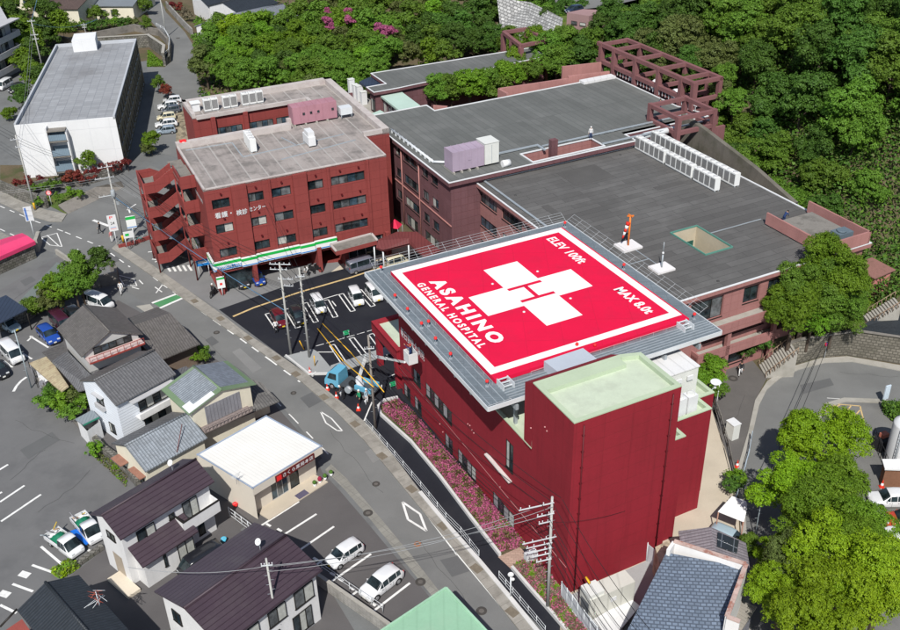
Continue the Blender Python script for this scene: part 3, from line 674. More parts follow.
mb = MB(); mb.box(o_-AD*.08+BD*.08+ZD*(zt-.1), uA+AD*.16, uB-BD*.16, ZD*.1); mb.build('cabinet_roof', CABR, t, AZ)
mb = MB()
for k in (.25, .62): mb.box(o_+uA*k+BD*.1+ZD*(zt-1.0), AD*.55, BD*.12, ZD*.4)
mb.build('louvre', ALU, t)
def chiller(px, py, z):
 t = thing('air_conditioner', 'white rooftop condenser', 'air conditioner', P(px, py, z), 'condensers on the red hospital roof')
 c = P(px, py, z); mb = MB(); mb.cbox(c+ZD*.12, .95, .75, 1.6, AD); mb.build('casing', ALU, t)
 mb = MB(); mb.lathe(c+ZD*1.72, [(.33,0),(.33,.12),(.26,.14)], 14); mb.build('fan', CAB, t)
 mb = MB(); mb.cbox(c, 1.1, .12, .12, BD); mb.cbox(c+AD*.3, 1.1, .12, .12, BD); mb.build('base_rail', STEEL, t)
 return t
chiller(677.5,415,ZR-.35)['label'] = 'white rooftop condenser with round fan, next to the red tower wall'
chiller(688.5,411.5,ZR-.35)['label'] = 'white rooftop condenser with round fan, at the outer side of the pair by the tower'
t = thing('satellite_dish', 'white round dish at the corner of the red hospital roof', 'dish', AB(48.2,-49.5,ZR))
mb = MB(); mb.lathe(AB(48.1,-49.2,ZR+.1), [(.12,0),(.1,.3),(.45,.55),(.42,.62)], 14); mb.build('bowl', ALU, t)
mb = MB(); mb.tube(AB(47.5,-49.2,ZR-.2), AB(48.1,-49.2,ZR+.2), .04, 6); mb.build('arm', STEEL, t)
# ================================================================ GREY-ROOFED WINGS (dusty pink walls)
GROOF = mat('grey_sheet_roof', (.108,.105,.102), .88, .10, .15, 5, .2, stain=(.145,.142,.138), stain_amt=.7, stain_scale=.22, pattern=('brick',6.0,.95,.03,(.068,.067,.066),.16))
GROOF2 = mat('grey_green_sheet_roof', (.127,.132,.127), .88, .09, .15, 5, .2, stain=(.165,.168,.163), stain_amt=.65, stain_scale=.2, pattern=('grid',.95,9.0,.035,(.09,.095,.092),.12))
def roofed(parent, plan, z, roofm, wallm, over=.5, zb=0.0, fasc=.45, holes=(), trim=ALU, uvang=AZ, tr=lambda a, b: AB(a, b), faschm=None):
 """walls set back under a fascia band, a thin white edge trim and the sheet roof"""
 pts = [tr(*p) for p in plan]; ins = [tr(*p) for p in inset_plan(plan, over)]
 mb = MB(); mb.prism([(p.x, p.y) for p in ins], zb, z-fasc+.02, top=False); wo = mb.build('wall', wallm, parent)
 mb = MB(); mb.prism([(p.x, p.y) for p in pts], z-fasc, z-.004, bottom=True, top=False); mb.build('fascia', faschm or wallm, parent)
 mb = MB(); mb.poly([p+ZD*z for p in pts]); mb.build('roof', roofm, parent, uvang)
 coping(parent, plan, z+.004, .14, .08, trim, 'edge_trim', tr, .03)
 return wo
WG = thing('hospital_wing', 'dusty pink wing with a dark grey sheet roof and skylight, behind the helipad', 'building', AB(65, -78, 0))
wplan = [(50.7,-96.3),(50.7,-61.6),(78.9,-61.6),(78.9,-96.3)]
p_in = inset_plan(wplan, .5)
mb = MB()
ww = Wall(AB(51.2,-95.8), AB(51.2,-62.1));
if ww.n.dot(AD) > 0: ww.n = -ww.n
def rB(b0, b1, z0, z1, B0=-95.8): return (b0-B0, b1-B0, z0, z1)
hw = []
for (q0, q1) in ((-95.2,-91.1),(-89.9,-85.4),(-84.2,-79.8)):
 for zz in (8.05, 4.95, 1.75): hw.append(rB(q0, q1, zz, zz+1.35))
mb.wallh(ww, 0, ww.L, 0, 10.05, hw, .2)
ws = Wall(AB(51.2,-62.1), AB(78.4,-62.1))
if ws.n.dot(BD) < 0: ws.n = -ws.n
hs = [(62.7-51.2,64.7-51.2,7.6,9.4),(65.8-51.2,67.7-51.2,7.6,9.4),(68.3-51.2,70.1-51.2,7.6,9.4),(56.2-51.2,60.2-51.2,7.0,9.4),(58-51.2,66-51.2,4.4,6.0),(57-51.2,64-51.2,.6,2.6),(68-51.2,75-51.2,4.4,6.0)]
mb.wallh(ws, 0, ws.L, 0, 10.05, hs, .25)
for a, b in (((78.4,-62.1),(78.4,-95.8)),((78.4,-95.8),(51.2,-95.8))):
 p, q = AB(*a), AB(*b); mb.poly([p, q, q+ZD*10.05, p+ZD*10.05])
mb.build('wall', PINK, WG)
windows(WG, ww, hw, panes=4); windows(WG, ws, hs, .25, panes=[2,2,2,3,5,4,4], frame=FRAME_D)
pts = [AB(*p) for p in wplan]
mb = MB(); mb.prism([(p.x,p.y) for p in pts], 10.05, 10.496, top=False)
for i in range(4):    # soffit
 a, b = pts[i], pts[(i+1)%4]; c, d = AB(*p_in[i]), AB(*p_in[(i+1)%4]); mb.poly([a+ZD*10.05, c+ZD*10.05, d+ZD*10.05, b+ZD*10.05])
mb.build('fascia', PINK, WG)
sk = (62.45,-73.4,65.8,-67.85)
mb = MB(); X = [50.7, sk[0], sk[2], 78.9]; Y = [-96.3, sk[1], sk[3], -61.6]
for i in range(3):
 for j in range(3):
  if i == 1 and j == 1: continue
  mb.poly([AB(X[i],Y[j+1],10.5), AB(X[i+1],Y[j+1],10.5), AB(X[i+1],Y[j],10.5), AB(X[i],Y[j],10.5)])
mb.build('roof', GROOF, WG, AZ)
coping(WG, wplan, 10.504, .16, .09, ALU, 'edge_trim', lip=.03)
mb = MB()
for a, b, c, d in ((sk[0],sk[1],sk[2],sk[1]),(sk[0],sk[3],sk[2],sk[3]),(sk[0],sk[1],sk[0],sk[3]),(sk[2],sk[1],sk[2],sk[3])):
 p, q = AB(a,b), AB(c,d); mb.poly([p+ZD*4.5, q+ZD*4.5, q+ZD*10.5, p+ZD*10.5])
mb.poly([AB(sk[0],sk[1],4.5), AB(sk[2],sk[1],4.5), AB(sk[2],sk[3],4.5), AB(sk[0],sk[3],4.5)], 1); mb.build('light_well', mat('cream_wall', (.55,.48,.36), .85, .06, stain=(.3,.27,.2), stain_amt=.3) if 0 else [mat('cream_wall', (.5,.44,.33), .85, .08, stain=(.3,.27,.2), stain_amt=.4), mat('well_floor', (.03,.08,.06), .7, .15)], WG)
o = coping(WG, [(sk[0]-.12,sk[1]-.12),(sk[0]-.12,sk[3]+.12),(sk[2]+.12,sk[3]+.12),(sk[2]+.12,sk[1]-.12)], 10.51, .1, .16, mat('teal_trim', (.10,.26,.21), .5, .08), 'well_coping')
mb = MB(); mb.box(AB(sk[0]+.02,-71.5,7.0), AD*.08, BD*1.2, ZD*1.5); mb.box(AB(64.2,sk[1]+.02,7.0), AD*1.3, BD*.08, ZD*2.0); mb.build('well_window', mat('green_glass', (.02,.09,.07), .2), WG)
mb = MB()
for (x0, x1, zt, B) in ((57.4,78.4,6.95,-60.65),(56.9,72.4,3.95,-61.0)):
 mb.box(AB(x0,-62.1,zt-1.1), AD*(x1-x0), BD*(B+62.1-.18), ZD*.68)
 mb.box(AB(x0,B-.18,zt-1.1), AD*(x1-x0), BD*.18, ZD*1.1)
 mb.box(AB(x0,-62.1,zt-.9), AD*.18, BD*(B-.18+62.1), ZD*.9)
mb.build('balcony', PINK, WG)
mb = MB()
for (x0, x1, zt, B) in ((57.4,78.4,6.95,-60.65),(56.9,72.4,3.95,-61.0)):
 mb.poly([AB(x0+.2,-62.08,zt-.405), AB(x1,-62.08,zt-.405), AB(x1,B-.2,zt-.405), AB(x0+.2,B-.2,zt-.405)][::-1])
mb.build('balcony_floor', CONC, WG)
mb = MB(); mb.cbox(AB(57.3,-63.6,0), .6,.6,10, AD); mb.cbox(AB(60.6,-61.2,0), .45,.4,5.8, AD); mb.cbox(AB(66.6,-61.2,0), .45,.4,5.8, AD); mb.build('pillar', PINK, WG)
rb = random.Random(3)
mb = MB()
for k in range(16): mb.ball(AB(59.0+rb.random()*12,-61.6-rb.random()*.3,5.95+.15), .12+rb.random()*.2, .12+rb.random()*.15, .15+rb.random()*.1, 0, 7, 4)
BW = thing('hospital_wing', 'maroon rear wing with a broad grey green sheet roof and violet tank cabinets', 'building', AB(65, -107, 0))
bplan = [(46.85,-94.75),(46.85,-112.2),(46.85,-120.3),(56.3,-120.3),(56.3,-117.75),(79.8,-117.75),(85.8,-116.9),(85.8,-102.5),(86.9,-99.2),(86.9,-97.2),(73.5,-97.2),(73.5,-94.75)][::-1]
bins = inset_plan(bplan, .45)
wb = Wall(AB(47.3,-119.85), AB(47.3,-95.2))
if wb.n.dot(AD) > 0: wb.n = -wb.n
hb = []
for zz in (9.35, 6.3, 3.2):
 for q0, q1 in ((-111.2,-109.7),(-108.6,-104.2),(-103.1,-101.4),(-100.45,-98.7)): hb.append((q0+119.85, q1+119.85, zz, zz+1.3))
for q0, q1 in ((-108.6,-105),(-103,-98.9)): hb.append((q0+119.85, q1+119.85, .3, 2.0))
mb = MB(); mb.wallh(wb, 0, wb.L, 0, 11.05, hb, .2)
for i in range(len(bins)):
 a, b = bins[i], bins[(i+1) % len(bins)]
 if abs(a[0]-47.3) < .1 and abs(b[0]-47.3) < .1: continue
 if abs(a[1]+95.2) < .3 and a[0] > 52 and b[0] > 52: pass
 p, q = AB(*a), AB(*b); mb.poly([p, q, q+ZD*11.05, p+ZD*11.05])
mb.build('wall', MAROON, BW)
windows(BW, wb, hb, panes=[2,4,2,2]*3+[3,3])
mb = MB()
for b in (-103.9,-109.15): mb.tube(AB(47.2,b,0), AB(47.2,b,11), .07, 6)
mb.box(AB(47.18,-112,5.6), AD*.12, BD*16.8, ZD*.12); mb.build('downpipe', mat('pink_pipe', (.42,.2,.18), .6), BW)
bp = [AB(*p) for p in bplan]
mb = MB(); mb.prism([(p.x,p.y) for p in bp], 11.0, 11.496, top=False)
for i in range(len(bp)):
 a, b = bp[i], bp[(i+1)%len(bp)]; c, d = AB(*bins[i]), AB(*bins[(i+1)%len(bp)]); mb.poly([a+ZD*11.02, c+ZD*11.02, d+ZD*11.02, b+ZD*11.02])
mb.build('fascia', MAROON, BW)
lw = (58.5,-98.2,68.9,-95.3)
mb = MB()
mb.poly([AB(a,b,11.5) for a,b in [(46.85,-120.3),(56.3,-120.3),(56.3,-117.75),(79.8,-117.75),(85.8,-116.9),(85.8,-102.5),(86.2,-99.25),(86.9,-98.2),(46.85,-98.2)]])
mb.poly([AB(a,b,11.5) for a,b in [(46.85,-98.2),(58.5,-98.2),(58.5,-94.75),(46.85,-94.75)]])
mb.poly([AB(a,b,11.5) for a,b in [(68.9,-98.2),(73.5,-98.2),(73.5,-94.75),(68.9,-94.75)]])
mb.poly([AB(a,b,11.5) for a,b in [(58.5,-95.3),(68.9,-95.3),(68.9,-94.75),(58.5,-94.75)]])
mb.build('roof', GROOF2, BW, AZ)
coping(BW, bplan, 11.504, .15, .09, ALU, 'edge_trim', lip=.03)
mb = MB()
for a, b, c, d in ((lw[0],lw[1],lw[2],lw[1]),(lw[0],lw[3],lw[2],lw[3]),(lw[0],lw[1],lw[0],lw[3]),(lw[2],lw[1],lw[2],lw[3])):
 p, q = AB(a,b), AB(c,d); mb.poly([p+ZD*5, q+ZD*5, q+ZD*11.5, p+ZD*11.5])
mb.poly([AB(lw[0],lw[1],5), AB(lw[2],lw[1],5), AB(lw[2],lw[3],5), AB(lw[0],lw[3],5)]); mb.build('light_well', PINK, BW)
coping(BW, [(lw[0]-.1,lw[1]-.1),(lw[0]-.1,lw[3]+.1),(lw[2]+.1,lw[3]+.1),(lw[2]+.1,lw[1]-.1)], 11.51, .18, .12, ALU, 'well_coping')
mb = MB(); mb.box(AB(59.3,lw[1]+.02,8.6), AD*3.2, BD*.06, ZD*1.4); mb.box(AB(64.3,lw[1]+.02,8.6), AD*1.8, BD*.06, ZD*1.4); mb.build('well_window', GL3, BW)
mb = MB(); mb.cbox(AB(62.9,-97.7,9.2), .9, .7, 3.6, AD); mb.build('chimney_duct', MAROON, BW)
mb = MB()
mb.box(AB(53,-99.6,11.62), AD*8.5, BD*.3, ZD*.16); mb.box(AB(61.5,-99.6,11.62), AD*.3, BD*2.0, ZD*.16); mb.box(AB(62,-99.0,11.62), AD*23.0, BD*.25, ZD*.14)
mb.box(AB(68.9,-95.9,11.62), AD*17.0, BD*.3, ZD*.14)
for k in range(14): mb.cbox(AB(63+k*1.6,-98.9,11.5), .12,.5,.14, BD)
mb.build('cable_tray', STEEL, BW)
mb = MB()
mb.box(AB(51.6,-95.4,10.6), AD*26.5, BD*.3, ZD*.14); mb.box(AB(51.6,-95.4,10.6), AD*.25, BD*26, ZD*.1); mb.build('cable_tray', STEEL, WG)
mb = MB(); pth = [AB(47.9,-113.5,11.75), AB(47.9,-101.0,11.75), AB(49.5,-99.9,11.75)]
for a, b in zip(pth, pth[1:]): mb.tube(a, b, .16, 8)
for k in range(10): mb.cbox(AB(47.9,-113+k*1.25,11.5), .5,.2,.3, AD)
mb.build('edge_duct', STEELW, BW)
VIO = mat('violet_panel', (.36,.29,.37), .7, .08, .5, 9, .3, streak=.15); VIOP = mat('pink_panel', (.38,.19,.23), .75, .1, .5, 9, .3, streak=.2)
def tanks(name, label, o, u, v, n, w, d, h, m, extra=None):
 t = thing(name, label, 'cabinet', o)
 mb = MB(); mb.box(o+ZD*.25, u*(w*n), v*d, ZD*h)
 mb.build('body', m, t)
 mb = MB()
 for i in range(n+1): mb.box(o+u*(w*i-.03)-v*.03+ZD*.25, u*.06, v*(d+.06), ZD*(h+.05))
 mb.box(o+u*(w*n*.5)-v*.04+ZD*(h*.55), u*.45, v*.05, ZD*.5)
 mb.build('rib', m, t)
 mb = MB()
 for i in range(4): mb.box(o+u*(w*n*i/4)-v*.3, u*.2, v*(d+.6), ZD*.25)
 mb.build('plinth', CONC, t)
 return t
tanks('tank_cabinet', 'violet five-panel roof cabinet on plinths near the corner of the grey green roof', AB(48.5,-97.0,11.5), AD, -BD, 5, .84, 2.1, 2.4, VIO)
t = thing('tank_cabinet', 'ivory roof cabinet standing against the violet cabinet', 'cabinet', AB(53,-97,11.5))
mb = MB(); mb.box(AB(52.8,-96.9,11.8), AD*1.9, -BD*2.1, ZD*2.6); mb.box(AB(52.75,-96.85,14.4), AD*2.0, -BD*2.2, ZD*.08); mb.build('body', CAB, t)
mb = MB(); mb.box(AB(53.7,-96.93,11.9), AD*.04, BD*.07, ZD*2.3); mb.build('door_seam', STEEL, t)
t = thing('roof_fan', 'round white exhaust fan at the seam of the two grey roofs', 'roof fan', AB(55.5,-95.6,11.5))
mb = MB(); mb.tube(AB(54.6,-95.9,11.9), AB(55.6,-95.9,11.9), .42, 14); mb.build('drum', ALU, t)
mb = MB(); mb.box(AB(54.8,-96.2,11.5), AD*.6, BD*.5, ZD*.15); mb.build('foot', STEEL, t)
DR_ = mat('drain_iron', (.05,.05,.05), .8)
mb = MB()
for a, b, z in ((53,-63,10.5),(60,-63,10.5),(70,-63,10.5),(53,-78,10.5),(53,-90,10.5),(70.5,-94,10.5)): mb.lathe(AB(a,b,z), [(.16,0),(.16,.05),(.08,.1)], 8)
mb.build('roof_drain', DR_, WG)
mb = MB(); mb.box(AB(66.0,-71.5,10.504), AD*7, BD*.1, ZD*.06); mb.box(AB(56.9,-72.6,10.504), AD*.08, BD*4.6, ZD*.05); mb.box(AB(51.3,-70,10.504), AD*5.6, BD*.08, ZD*.05); mb.build('cable_run', STEEL, WG)
mb = MB(); mb.box(AB(60.5,-93,10.503), AD*5.5, BD*4.2, ZD*.012); mb.box(AB(54,-86,10.503), AD*.95, BD*7, ZD*.01); mb.box(AB(68,-84,10.503), AD*4, BD*.95, ZD*.01); mb.build('roof_patch', mat('roof_patch_dark', (.088,.085,.082), .9, .1), WG)
def acunit_src(lbl, grp):
 t = thing('air_conditioner', lbl, 'air conditioner', (0,0,0), grp)
 mb = MB(); mb.box((-.46,-.38,.15), (.92,0,0), (0,.76,0), (0,0,1.55)); mb.build('casing', mat('ac_white', (.72,.73,.72), .5, .05), t)
 mb = MB()
 mb.poly([(-.4,-.386,.35),(.4,-.386,.35),(.4,-.386,1.55),(-.4,-.386,1.55)]); mb.build('grille', mat('ac_grille', (.2,.2,.2), .6, .1, pattern=('rows',.09,(.5,.5,.5),.9)), t)
 mb = MB(); mb.lathe((0,0,1.7), [(.3,0),(.3,.07),(.24,.09)], 12); mb.build('fan_cover', mat('ac_fan', (.5,.5,.5), .6), t)
 mb = MB(); mb.box((-.46,-.3,0), (.92,0,0), (0,.1,0), (0,0,.15)); mb.box((-.46,.2,0), (.92,0,0), (0,.1,0), (0,0,.15)); mb.build('base_rail', STEEL, t)
 return t
A1L = 'white condenser in the west line of air conditioners on the dark grey roof'
A2L = 'white condenser in the east line of air conditioners nearest the hill'
ac = acunit_src(A1L, 'west line of condensers on the grey roof'); first = True
rzA = math.atan2(BD.y, BD.x)     # row runs along B; grille faces -A
n1 = 15
for i in range(n1):
 loc = AB(73.6, -94.3+i*.97+(0.4 if i > 5 else 0)+(.4 if i > 10 else 0), 10.5)
 if first: ac.location = loc; ac.rotation_euler = (0,0,rzA); first = False
 else: dup(ac, loc, rzA)
for i in range(16):
 dup(ac, AB(76.4, -94.8+i*1.0, 10.5), rzA, A2L, 'east line of condensers on the grey roof')
t = thing('windsock_mast', 'orange mast with red and white wind cone on a white roof pad', 'windsock', P(628,247,10.5))
c = P(628,247,10.5); mb = MB(); mb.cbox(c, 2.3, 1.9, .22, AD); mb.build('pad', mat('pad_white', (.7,.68,.68), .8, .06), t)
mb = MB(); mb.tube(c, c+ZD*3.6, .1, 8); mb.cbox(c+ZD*3.5, .7,.12,.12, AD+BD*.4); mb.cbox(c+ZD*3.55, .12,.7,.1, AD); mb.build('mast', mat('orange_steel', (.75,.2,.03), .5), t)
mb = MB(); d = (AD*-.35-ZD*1).normalized(); q = c+ZD*2.9-AD*.2
for k in range(5): mb.tube(q+d*(k*.36), q+d*((k+1)*.36), .23-k*.03, 10, .2-k*.03, m=k % 2)
mb.build('wind_cone', [mat('sock_red', (.6,.03,.02), .8), mat('sock_white', (.75,.75,.75), .8)], t)
t = thing('lightning_rod', 'slim grey lightning rod on a white roof pad beside the helipad', 'lightning rod', P(661.5,269,10.5))
c = P(661.5,269,10.5); mb = MB(); mb.cbox(c, 2.1, 1.7, .2, AD); mb.build('pad', mat('pad_white', (.7,.68,.68)), t)
mb = MB(); mb.tube(c, c+ZD*1.6, .08, 8); mb.tube(c+ZD*1.6, c+ZD*3.0, .035, 6); mb.build('rod', STEEL, t)
mb = MB(); mb.ball(c+ZD*1.8, .12,.12,.14); mb.build('collar', ALU, t)
t = thing('plant_enclosure', 'roof enclosure with dusty pink parapet walls around grey decking and a fan unit', 'enclosure', AB(75.5,-65,10.5))
mb = MB()
for q in ((72.4,-70.2,.2,8.6),(78.3,-70.2,.2,8.6)): mb.box(AB(q[0],q[1],10.65), AD*q[2], BD*q[3], ZD*1.3)
mb.box(AB(72.4,-61.6,10.65), AD*6.1, -BD*.2, ZD*1.3)
mb.build('parapet', mat('faded_pink', (.37,.18,.165), .85, .12, .4, 8, .25, streak=.3), t)
mb = MB(); mb.box(AB(72.7,-68.6,11.5), AD*4.6, BD*4.6, ZD*.06); mb.build('decking', CONC_D, t)
mb = MB(); mb.box(AB(75.2,-63.9,10.8), AD*1.9, BD*1.3, ZD*1.1); mb.tube(AB(76,-63.2,11.9), AB(76,-63.2,12.1), .5, 14); mb.tube(AB(73.4,-63.2,11.3), AB(75.2,-63.2,11.3), .15); mb.build('fan_unit', mat('dark_machine', (.12,.16,.19), .6, .15), t)
mb = MB()
for a in (72.6, 75.0, 78.2):
 mb.box(AB(a,-70,10.5), AD*.12, BD*8.2, ZD*.15)
mb.build('sleeper', STEEL, t)
t = thing('pump_hut', 'small pink hut with a rusty lean-to roof under the trees', 'hut', AB(87.5,-67,0))
mb = MB(); h = 3.4; q = [P2(866,274,h), P2(881,281,h), P2(889,274,h), P2(875,267,h)]
c = P(876,291,0); hp_ = [(86.2,-68.8),(86.2,-65.9),(88.8,-65.9),(88.8,-68.8)]; hpp = [AB(*p) for p in hp_]
mb.prism([(p.x,p.y) for p in hpp], 0, 2.4); mb.build('wall', mat('salmon', (.52,.2,.19), .8, .08, streak=.2), t)
mb = MB(); mb.box(AB(85.9,-69.1,2.35), AD*3.2+ZD*.3, BD*3.5, ZD*.1); mb.build('roof', mat('rusty_roof', (.26,.13,.11), .9, .25, 1.5, 8, stain=(.12,.07,.05), stain_amt=.6, stain_scale=1.5), t)
mb = MB(); mb.box(AB(86.16,-67.9,.2), AD*.06, BD*.9, ZD*1.9); mb.build('door', mat('salmon_door', (.58,.25,.24), .7), t)
UW = thing('hospital_annex', 'low maroon annex with grey sheet roof reaching back beyond the courtyard trees', 'building', AB(68,-137,0))
up = [(53.7,-133.2),(53.7,-136.1),(56.9,-136.1),(56.9,-142),(85.5,-141),(85.5,-135.5),(70,-134.2),(57.9,-133.2)]
roofed(UW, up, 10.0, GROOF2, MAROON, .4, faschm=MAROON)
w2 = Wall(AB(54.1,-135.6), AB(54.1,-133.6));
if w2.n.dot(AD) > 0: w2.n = -w2.n
windows(UW, w2, [(.3,1.7,6.7,8.6)], .0, off=.02)
mb = MB(); q = [P2(379,94.5,9.2), P2(399.5,90,9.2), P2(421,106,9.2), P2(400,111,9.2)]
mb.prism(q, 8.9, 9.2, bottom=True); mb.build('pale_roof', mat('seafoam_roof', (.42,.55,.48), .7, .06), UW)
mb = MB(); mb.prism([P2(381,95.5,8.9), P2(399,92,8.9), P2(419,106,8.9), P2(401,110,8.9)], 0, 8.9); mb.build('link_wall', MAROON, UW)
wk = Wall(P2(381,95.5,8.9), P2(401,110,8.9))
if wk.n.y > 0: wk.n = -wk.n
windows(UW, wk, [(.4+i*2.2, 2.0+i*2.2, 6.6, 8.4) for i in range(3)], 0, off=.03, frame=FRAME_L)
mb = MB(); q = [P2(360,118,9.6), P2(380,110,9.6), P2(384,112,9.6), P2(366,119,9.6)]; mb.prism(q, 9.4, 9.6, bottom=True); mb.build('pale_roof', mat('seafoam_roof', (.42,.55,.48)), UW)
mb = MB(); mb.prism([P2(359,81.5,9.4), P2(371,76.5,9.4), P2(384,84,9.4), P2(366,86,9.4)], 9.1, 9.4, bottom=True); mb.build('navy_roof', mat('navy_roof', (.03,.045,.075), .6, .1, pattern=('ribs',.45,(.015,.02,.04),.7)), UW)
TB = thing('terrace_block', 'low maroon block with an open roof terrace of white cabinets behind the store building', 'building', P(360,110,0))
tp = [P2(340.5,95.5,7.2), P2(360,116,7.2), P2(392,112,7.2), P2(384,93,7.2), P2(352,93,7.2)]
mb = MB(); mb.prism(tp, 0, 6.4, top=True, mt=1); mb.build('wall', [MAROON, CONC], TB)
mb = MB()
for a, b in zip(tp[:2]+[tp[4]], [tp[1], tp[2], tp[0]]):
 a = Vector((*a,0)); b = Vector((*b,0)); d = (b-a).normalized(); n = Vector((-d.y,d.x,0)); mb.box(a+ZD*6.4, b-a, n*.2, ZD*.9)
mb.build('parapet', MAROON, TB)
for (px, py, w, h) in ((352,95,.9,2.6),(356,98,.8,2.2),(360,100.5,1.0,2.4),(364,104,.9,2.0),(359,96,.7,1.4)):
 t = thing('terrace_cabinet', 'white cabinet on the small roof terrace behind the store building', 'cabinet', P(px,py,6.4), 'white cabinets on the roof terrace')
 mb = MB(); c = P(px,py,6.4); mb.cbox(c, w, .8, h, AD); mb.build('body', ALU, t); mb = MB(); mb.cbox(c+ZD*h, w+.1, .9, .06, AD); mb.build('lid', CAB, t)
PG = thing('pergola', 'tall open dusty pink concrete frame standing at the far edge of the grey green roof', 'pergola', AB(90,-108,11))
bs = [-122.0,-118.6,-113.3,-107.9,-102.9,-100.6]
mb = MB()
zt = 15.3
def beam(mb, p, q, w, h):
 p = Vector(p); q = Vector(q); d = (q-p); dn = Vector((d.x,d.y,0)).normalized(); n = Vector((-dn.y,dn.x,0)); mb.box(p-n*w/2, d, n*w, ZD*h)
A_ = 86.6; PGM = mat('pergola_maroon', (.20,.092,.094), .85, .12, .4, 7, .2, streak=.3)
for z0 in (zt-.5, 12.3):
 beam(mb, AB(A_,-123,z0), AB(A_,-100.3,z0), .55, .55)
for b in bs[:-1]+[-100.3]:
 mb.cbox(AB(A_,b,2), .75, .62, zt-2.02, AD)
for b in bs:
 for z0 in (zt-.48, 12.32): beam(mb, AB(A_,b,z0), AB(A_+4.6,b,z0), .5, .5)
 mb.cbox(AB(A_+4.6,b,2), .6, .6, zt-2.0, AD)
beam(mb, AB(A_+4.6,-122.3,zt-.46), AB(A_+4.6,-100.3,zt-.46), .5, .5)
mb.build('frame', PGM, PG)
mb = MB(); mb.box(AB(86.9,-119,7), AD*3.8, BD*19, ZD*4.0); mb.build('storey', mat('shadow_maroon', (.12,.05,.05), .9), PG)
mb = MB()
for k in range(26): mb.box(AB(86.5,-117.6+k*.72,11.55), AD*.06, BD*.08, ZD*.75)
mb.box(AB(86.48,-117.6,12.25), AD*.1, BD*18.3, ZD*.07); mb.build('railing', STEELW, PG)
rp = random.Random(8)
for k, (b, s) in enumerate(((-115.6,.9),(-111.5,.8),(-110.4,.7),(-106.5,1.0),(-105.3,.8))):
 t = thing('covered_unit', 'machine wrapped in pale sheeting inside the concrete frame', 'covered unit', AB(89,b,11.05), 'sheeted machines inside the concrete frame')
 mb = MB(); c = AB(88.0+rp.random()*1.2,b,11.05); mb.ball(c+ZD*.5, s, s*.8, .75, 0, 9, 6); mb.build('cover', mat('white_sheeting', (.68,.68,.7), .7, .12, 2, 8), t)
 mb = MB(); mb.cbox(c, s*1.3, s, .3, AD); mb.build('base', STEEL, t)
CF = thing('pergola', 'lower dusty pink cube frame between the two grey roofs near the condenser rows', 'pergola', AB(83,-96,10))
mb = MB()
cf = [(79.2,-99.8),(84.9,-99.8),(84.9,-94.0),(79.2,-94.0)]
for a, b in cf: mb.cbox(AB(a,b,6), .6,.6, 7.9, AD)
for z0 in (13.35, 11.4):
 for i in range(4):
  a, b = cf[i], cf[(i+1)%4]; beam(mb, AB(a[0],a[1],z0), AB(b[0],b[1],z0), .45+.01*i, .5)
mb.box(AB(82.5,-94.3,6), AD*4.5, BD*.4, ZD*5.3)
mb.build('frame', PGM, CF)
mb = MB(); mb.tube(AB(75.6,-96.2,11.3), AB(80.5,-95.6,11.6), .4, 10); mb.build('duct', STEELW, CF)
PT = thing('terrace_wall', 'dusty pink stepped parapet walls along the far edge of the grey green roof', 'wall', AB(78,-119,0))
mb = MB()
for a, b, c, d, h in ((68,-120.6,79,-119.4,11.85),(68,-120.6,68,-118.0,11.85),(79,-119.4,85.5,-118.2,12.2),(80,-122.6,86.2,-121.4,12.6)):
 beam(mb, AB(a,b,4), AB(c,d,4), .35, h-4)
beam(mb, AB(57,-119.6,6), AB(58.5,-118.2,6), .3, 5.6)
mb.build('parapet', mat('faded_pink', (.37,.18,.165)), PT)
mb = MB(); mb.box(AB(80,-117.9,11.52), AD*5.6, BD*1.3, ZD*.35); mb.build('white_roof_strip', CABR, PT)
FP = thing('pergola', 'small dusty pink frame at the far end of the annex by the white stone wall', 'pergola', P(515,45,8))
mb = MB(); q = [P(503.5,31,12), P(527,27.5,12), P(546,39,12), P(521,44.5,12)]
for i in range(4): beam(mb, q[i]-ZD*.5, q[(i+1)%4]-ZD*.5, .6, .52+i*.003)
for p in q+[(q[0]+q[3])/2]: mb.cbox(Vector((p.x,p.y,3)), .7,.7, 8.5, AD)
mb.build('frame', PGM, FP)
CP = thing('covered_porch', 'maroon ribbed metal porch roof on posts between the store building and the pink wing', 'porch', P(390,250,0))
PR = mat('maroon_metal_roof', (.14,.035,.035), .6, .08, .5, 8, .4, pattern=('ribs',.4,(.09,.02,.02),.8))
zc = 3.6
mb = MB()
mb.poly([P(376,247.5,zc), P(383,250,zc), P(409,243.5,zc), P(409,238,zc+.5), P(392,236,zc+.6), P(378,240.5,zc+.6)])
mb.poly([P(409,243.5,zc), P(425,258,zc), P(441,251,zc), P(417,232,zc+.6), P(409,238,zc+.5)])
mb.poly([P(409,238,zc+.5), P(417,232,zc+.6), P(397,232,zc+.6), P(392,236,zc+.6)])
pts = [P2(376,247.5,zc-.1), P2(383,250,zc-.1), P2(409,243.5,zc-.1), P2(425,258,zc-.1), P2(441,251,zc-.1), P2(417,232,zc-.1), P2(397,232,zc-.1), P2(378,240,zc-.1)]
mb.prism(pts, zc-.3, zc-.05, bottom=True)
mb.build('roof', PR, CP)
mb = MB()
for px, py in ((383,250.5),(408.5,245),(374,246),(424,257)): c = P(px,py,zc-.3); c.z = 0; mb.tube(c, c+ZD*(zc-.3), .09, 8)
mb.build('post', STEELW, CP)
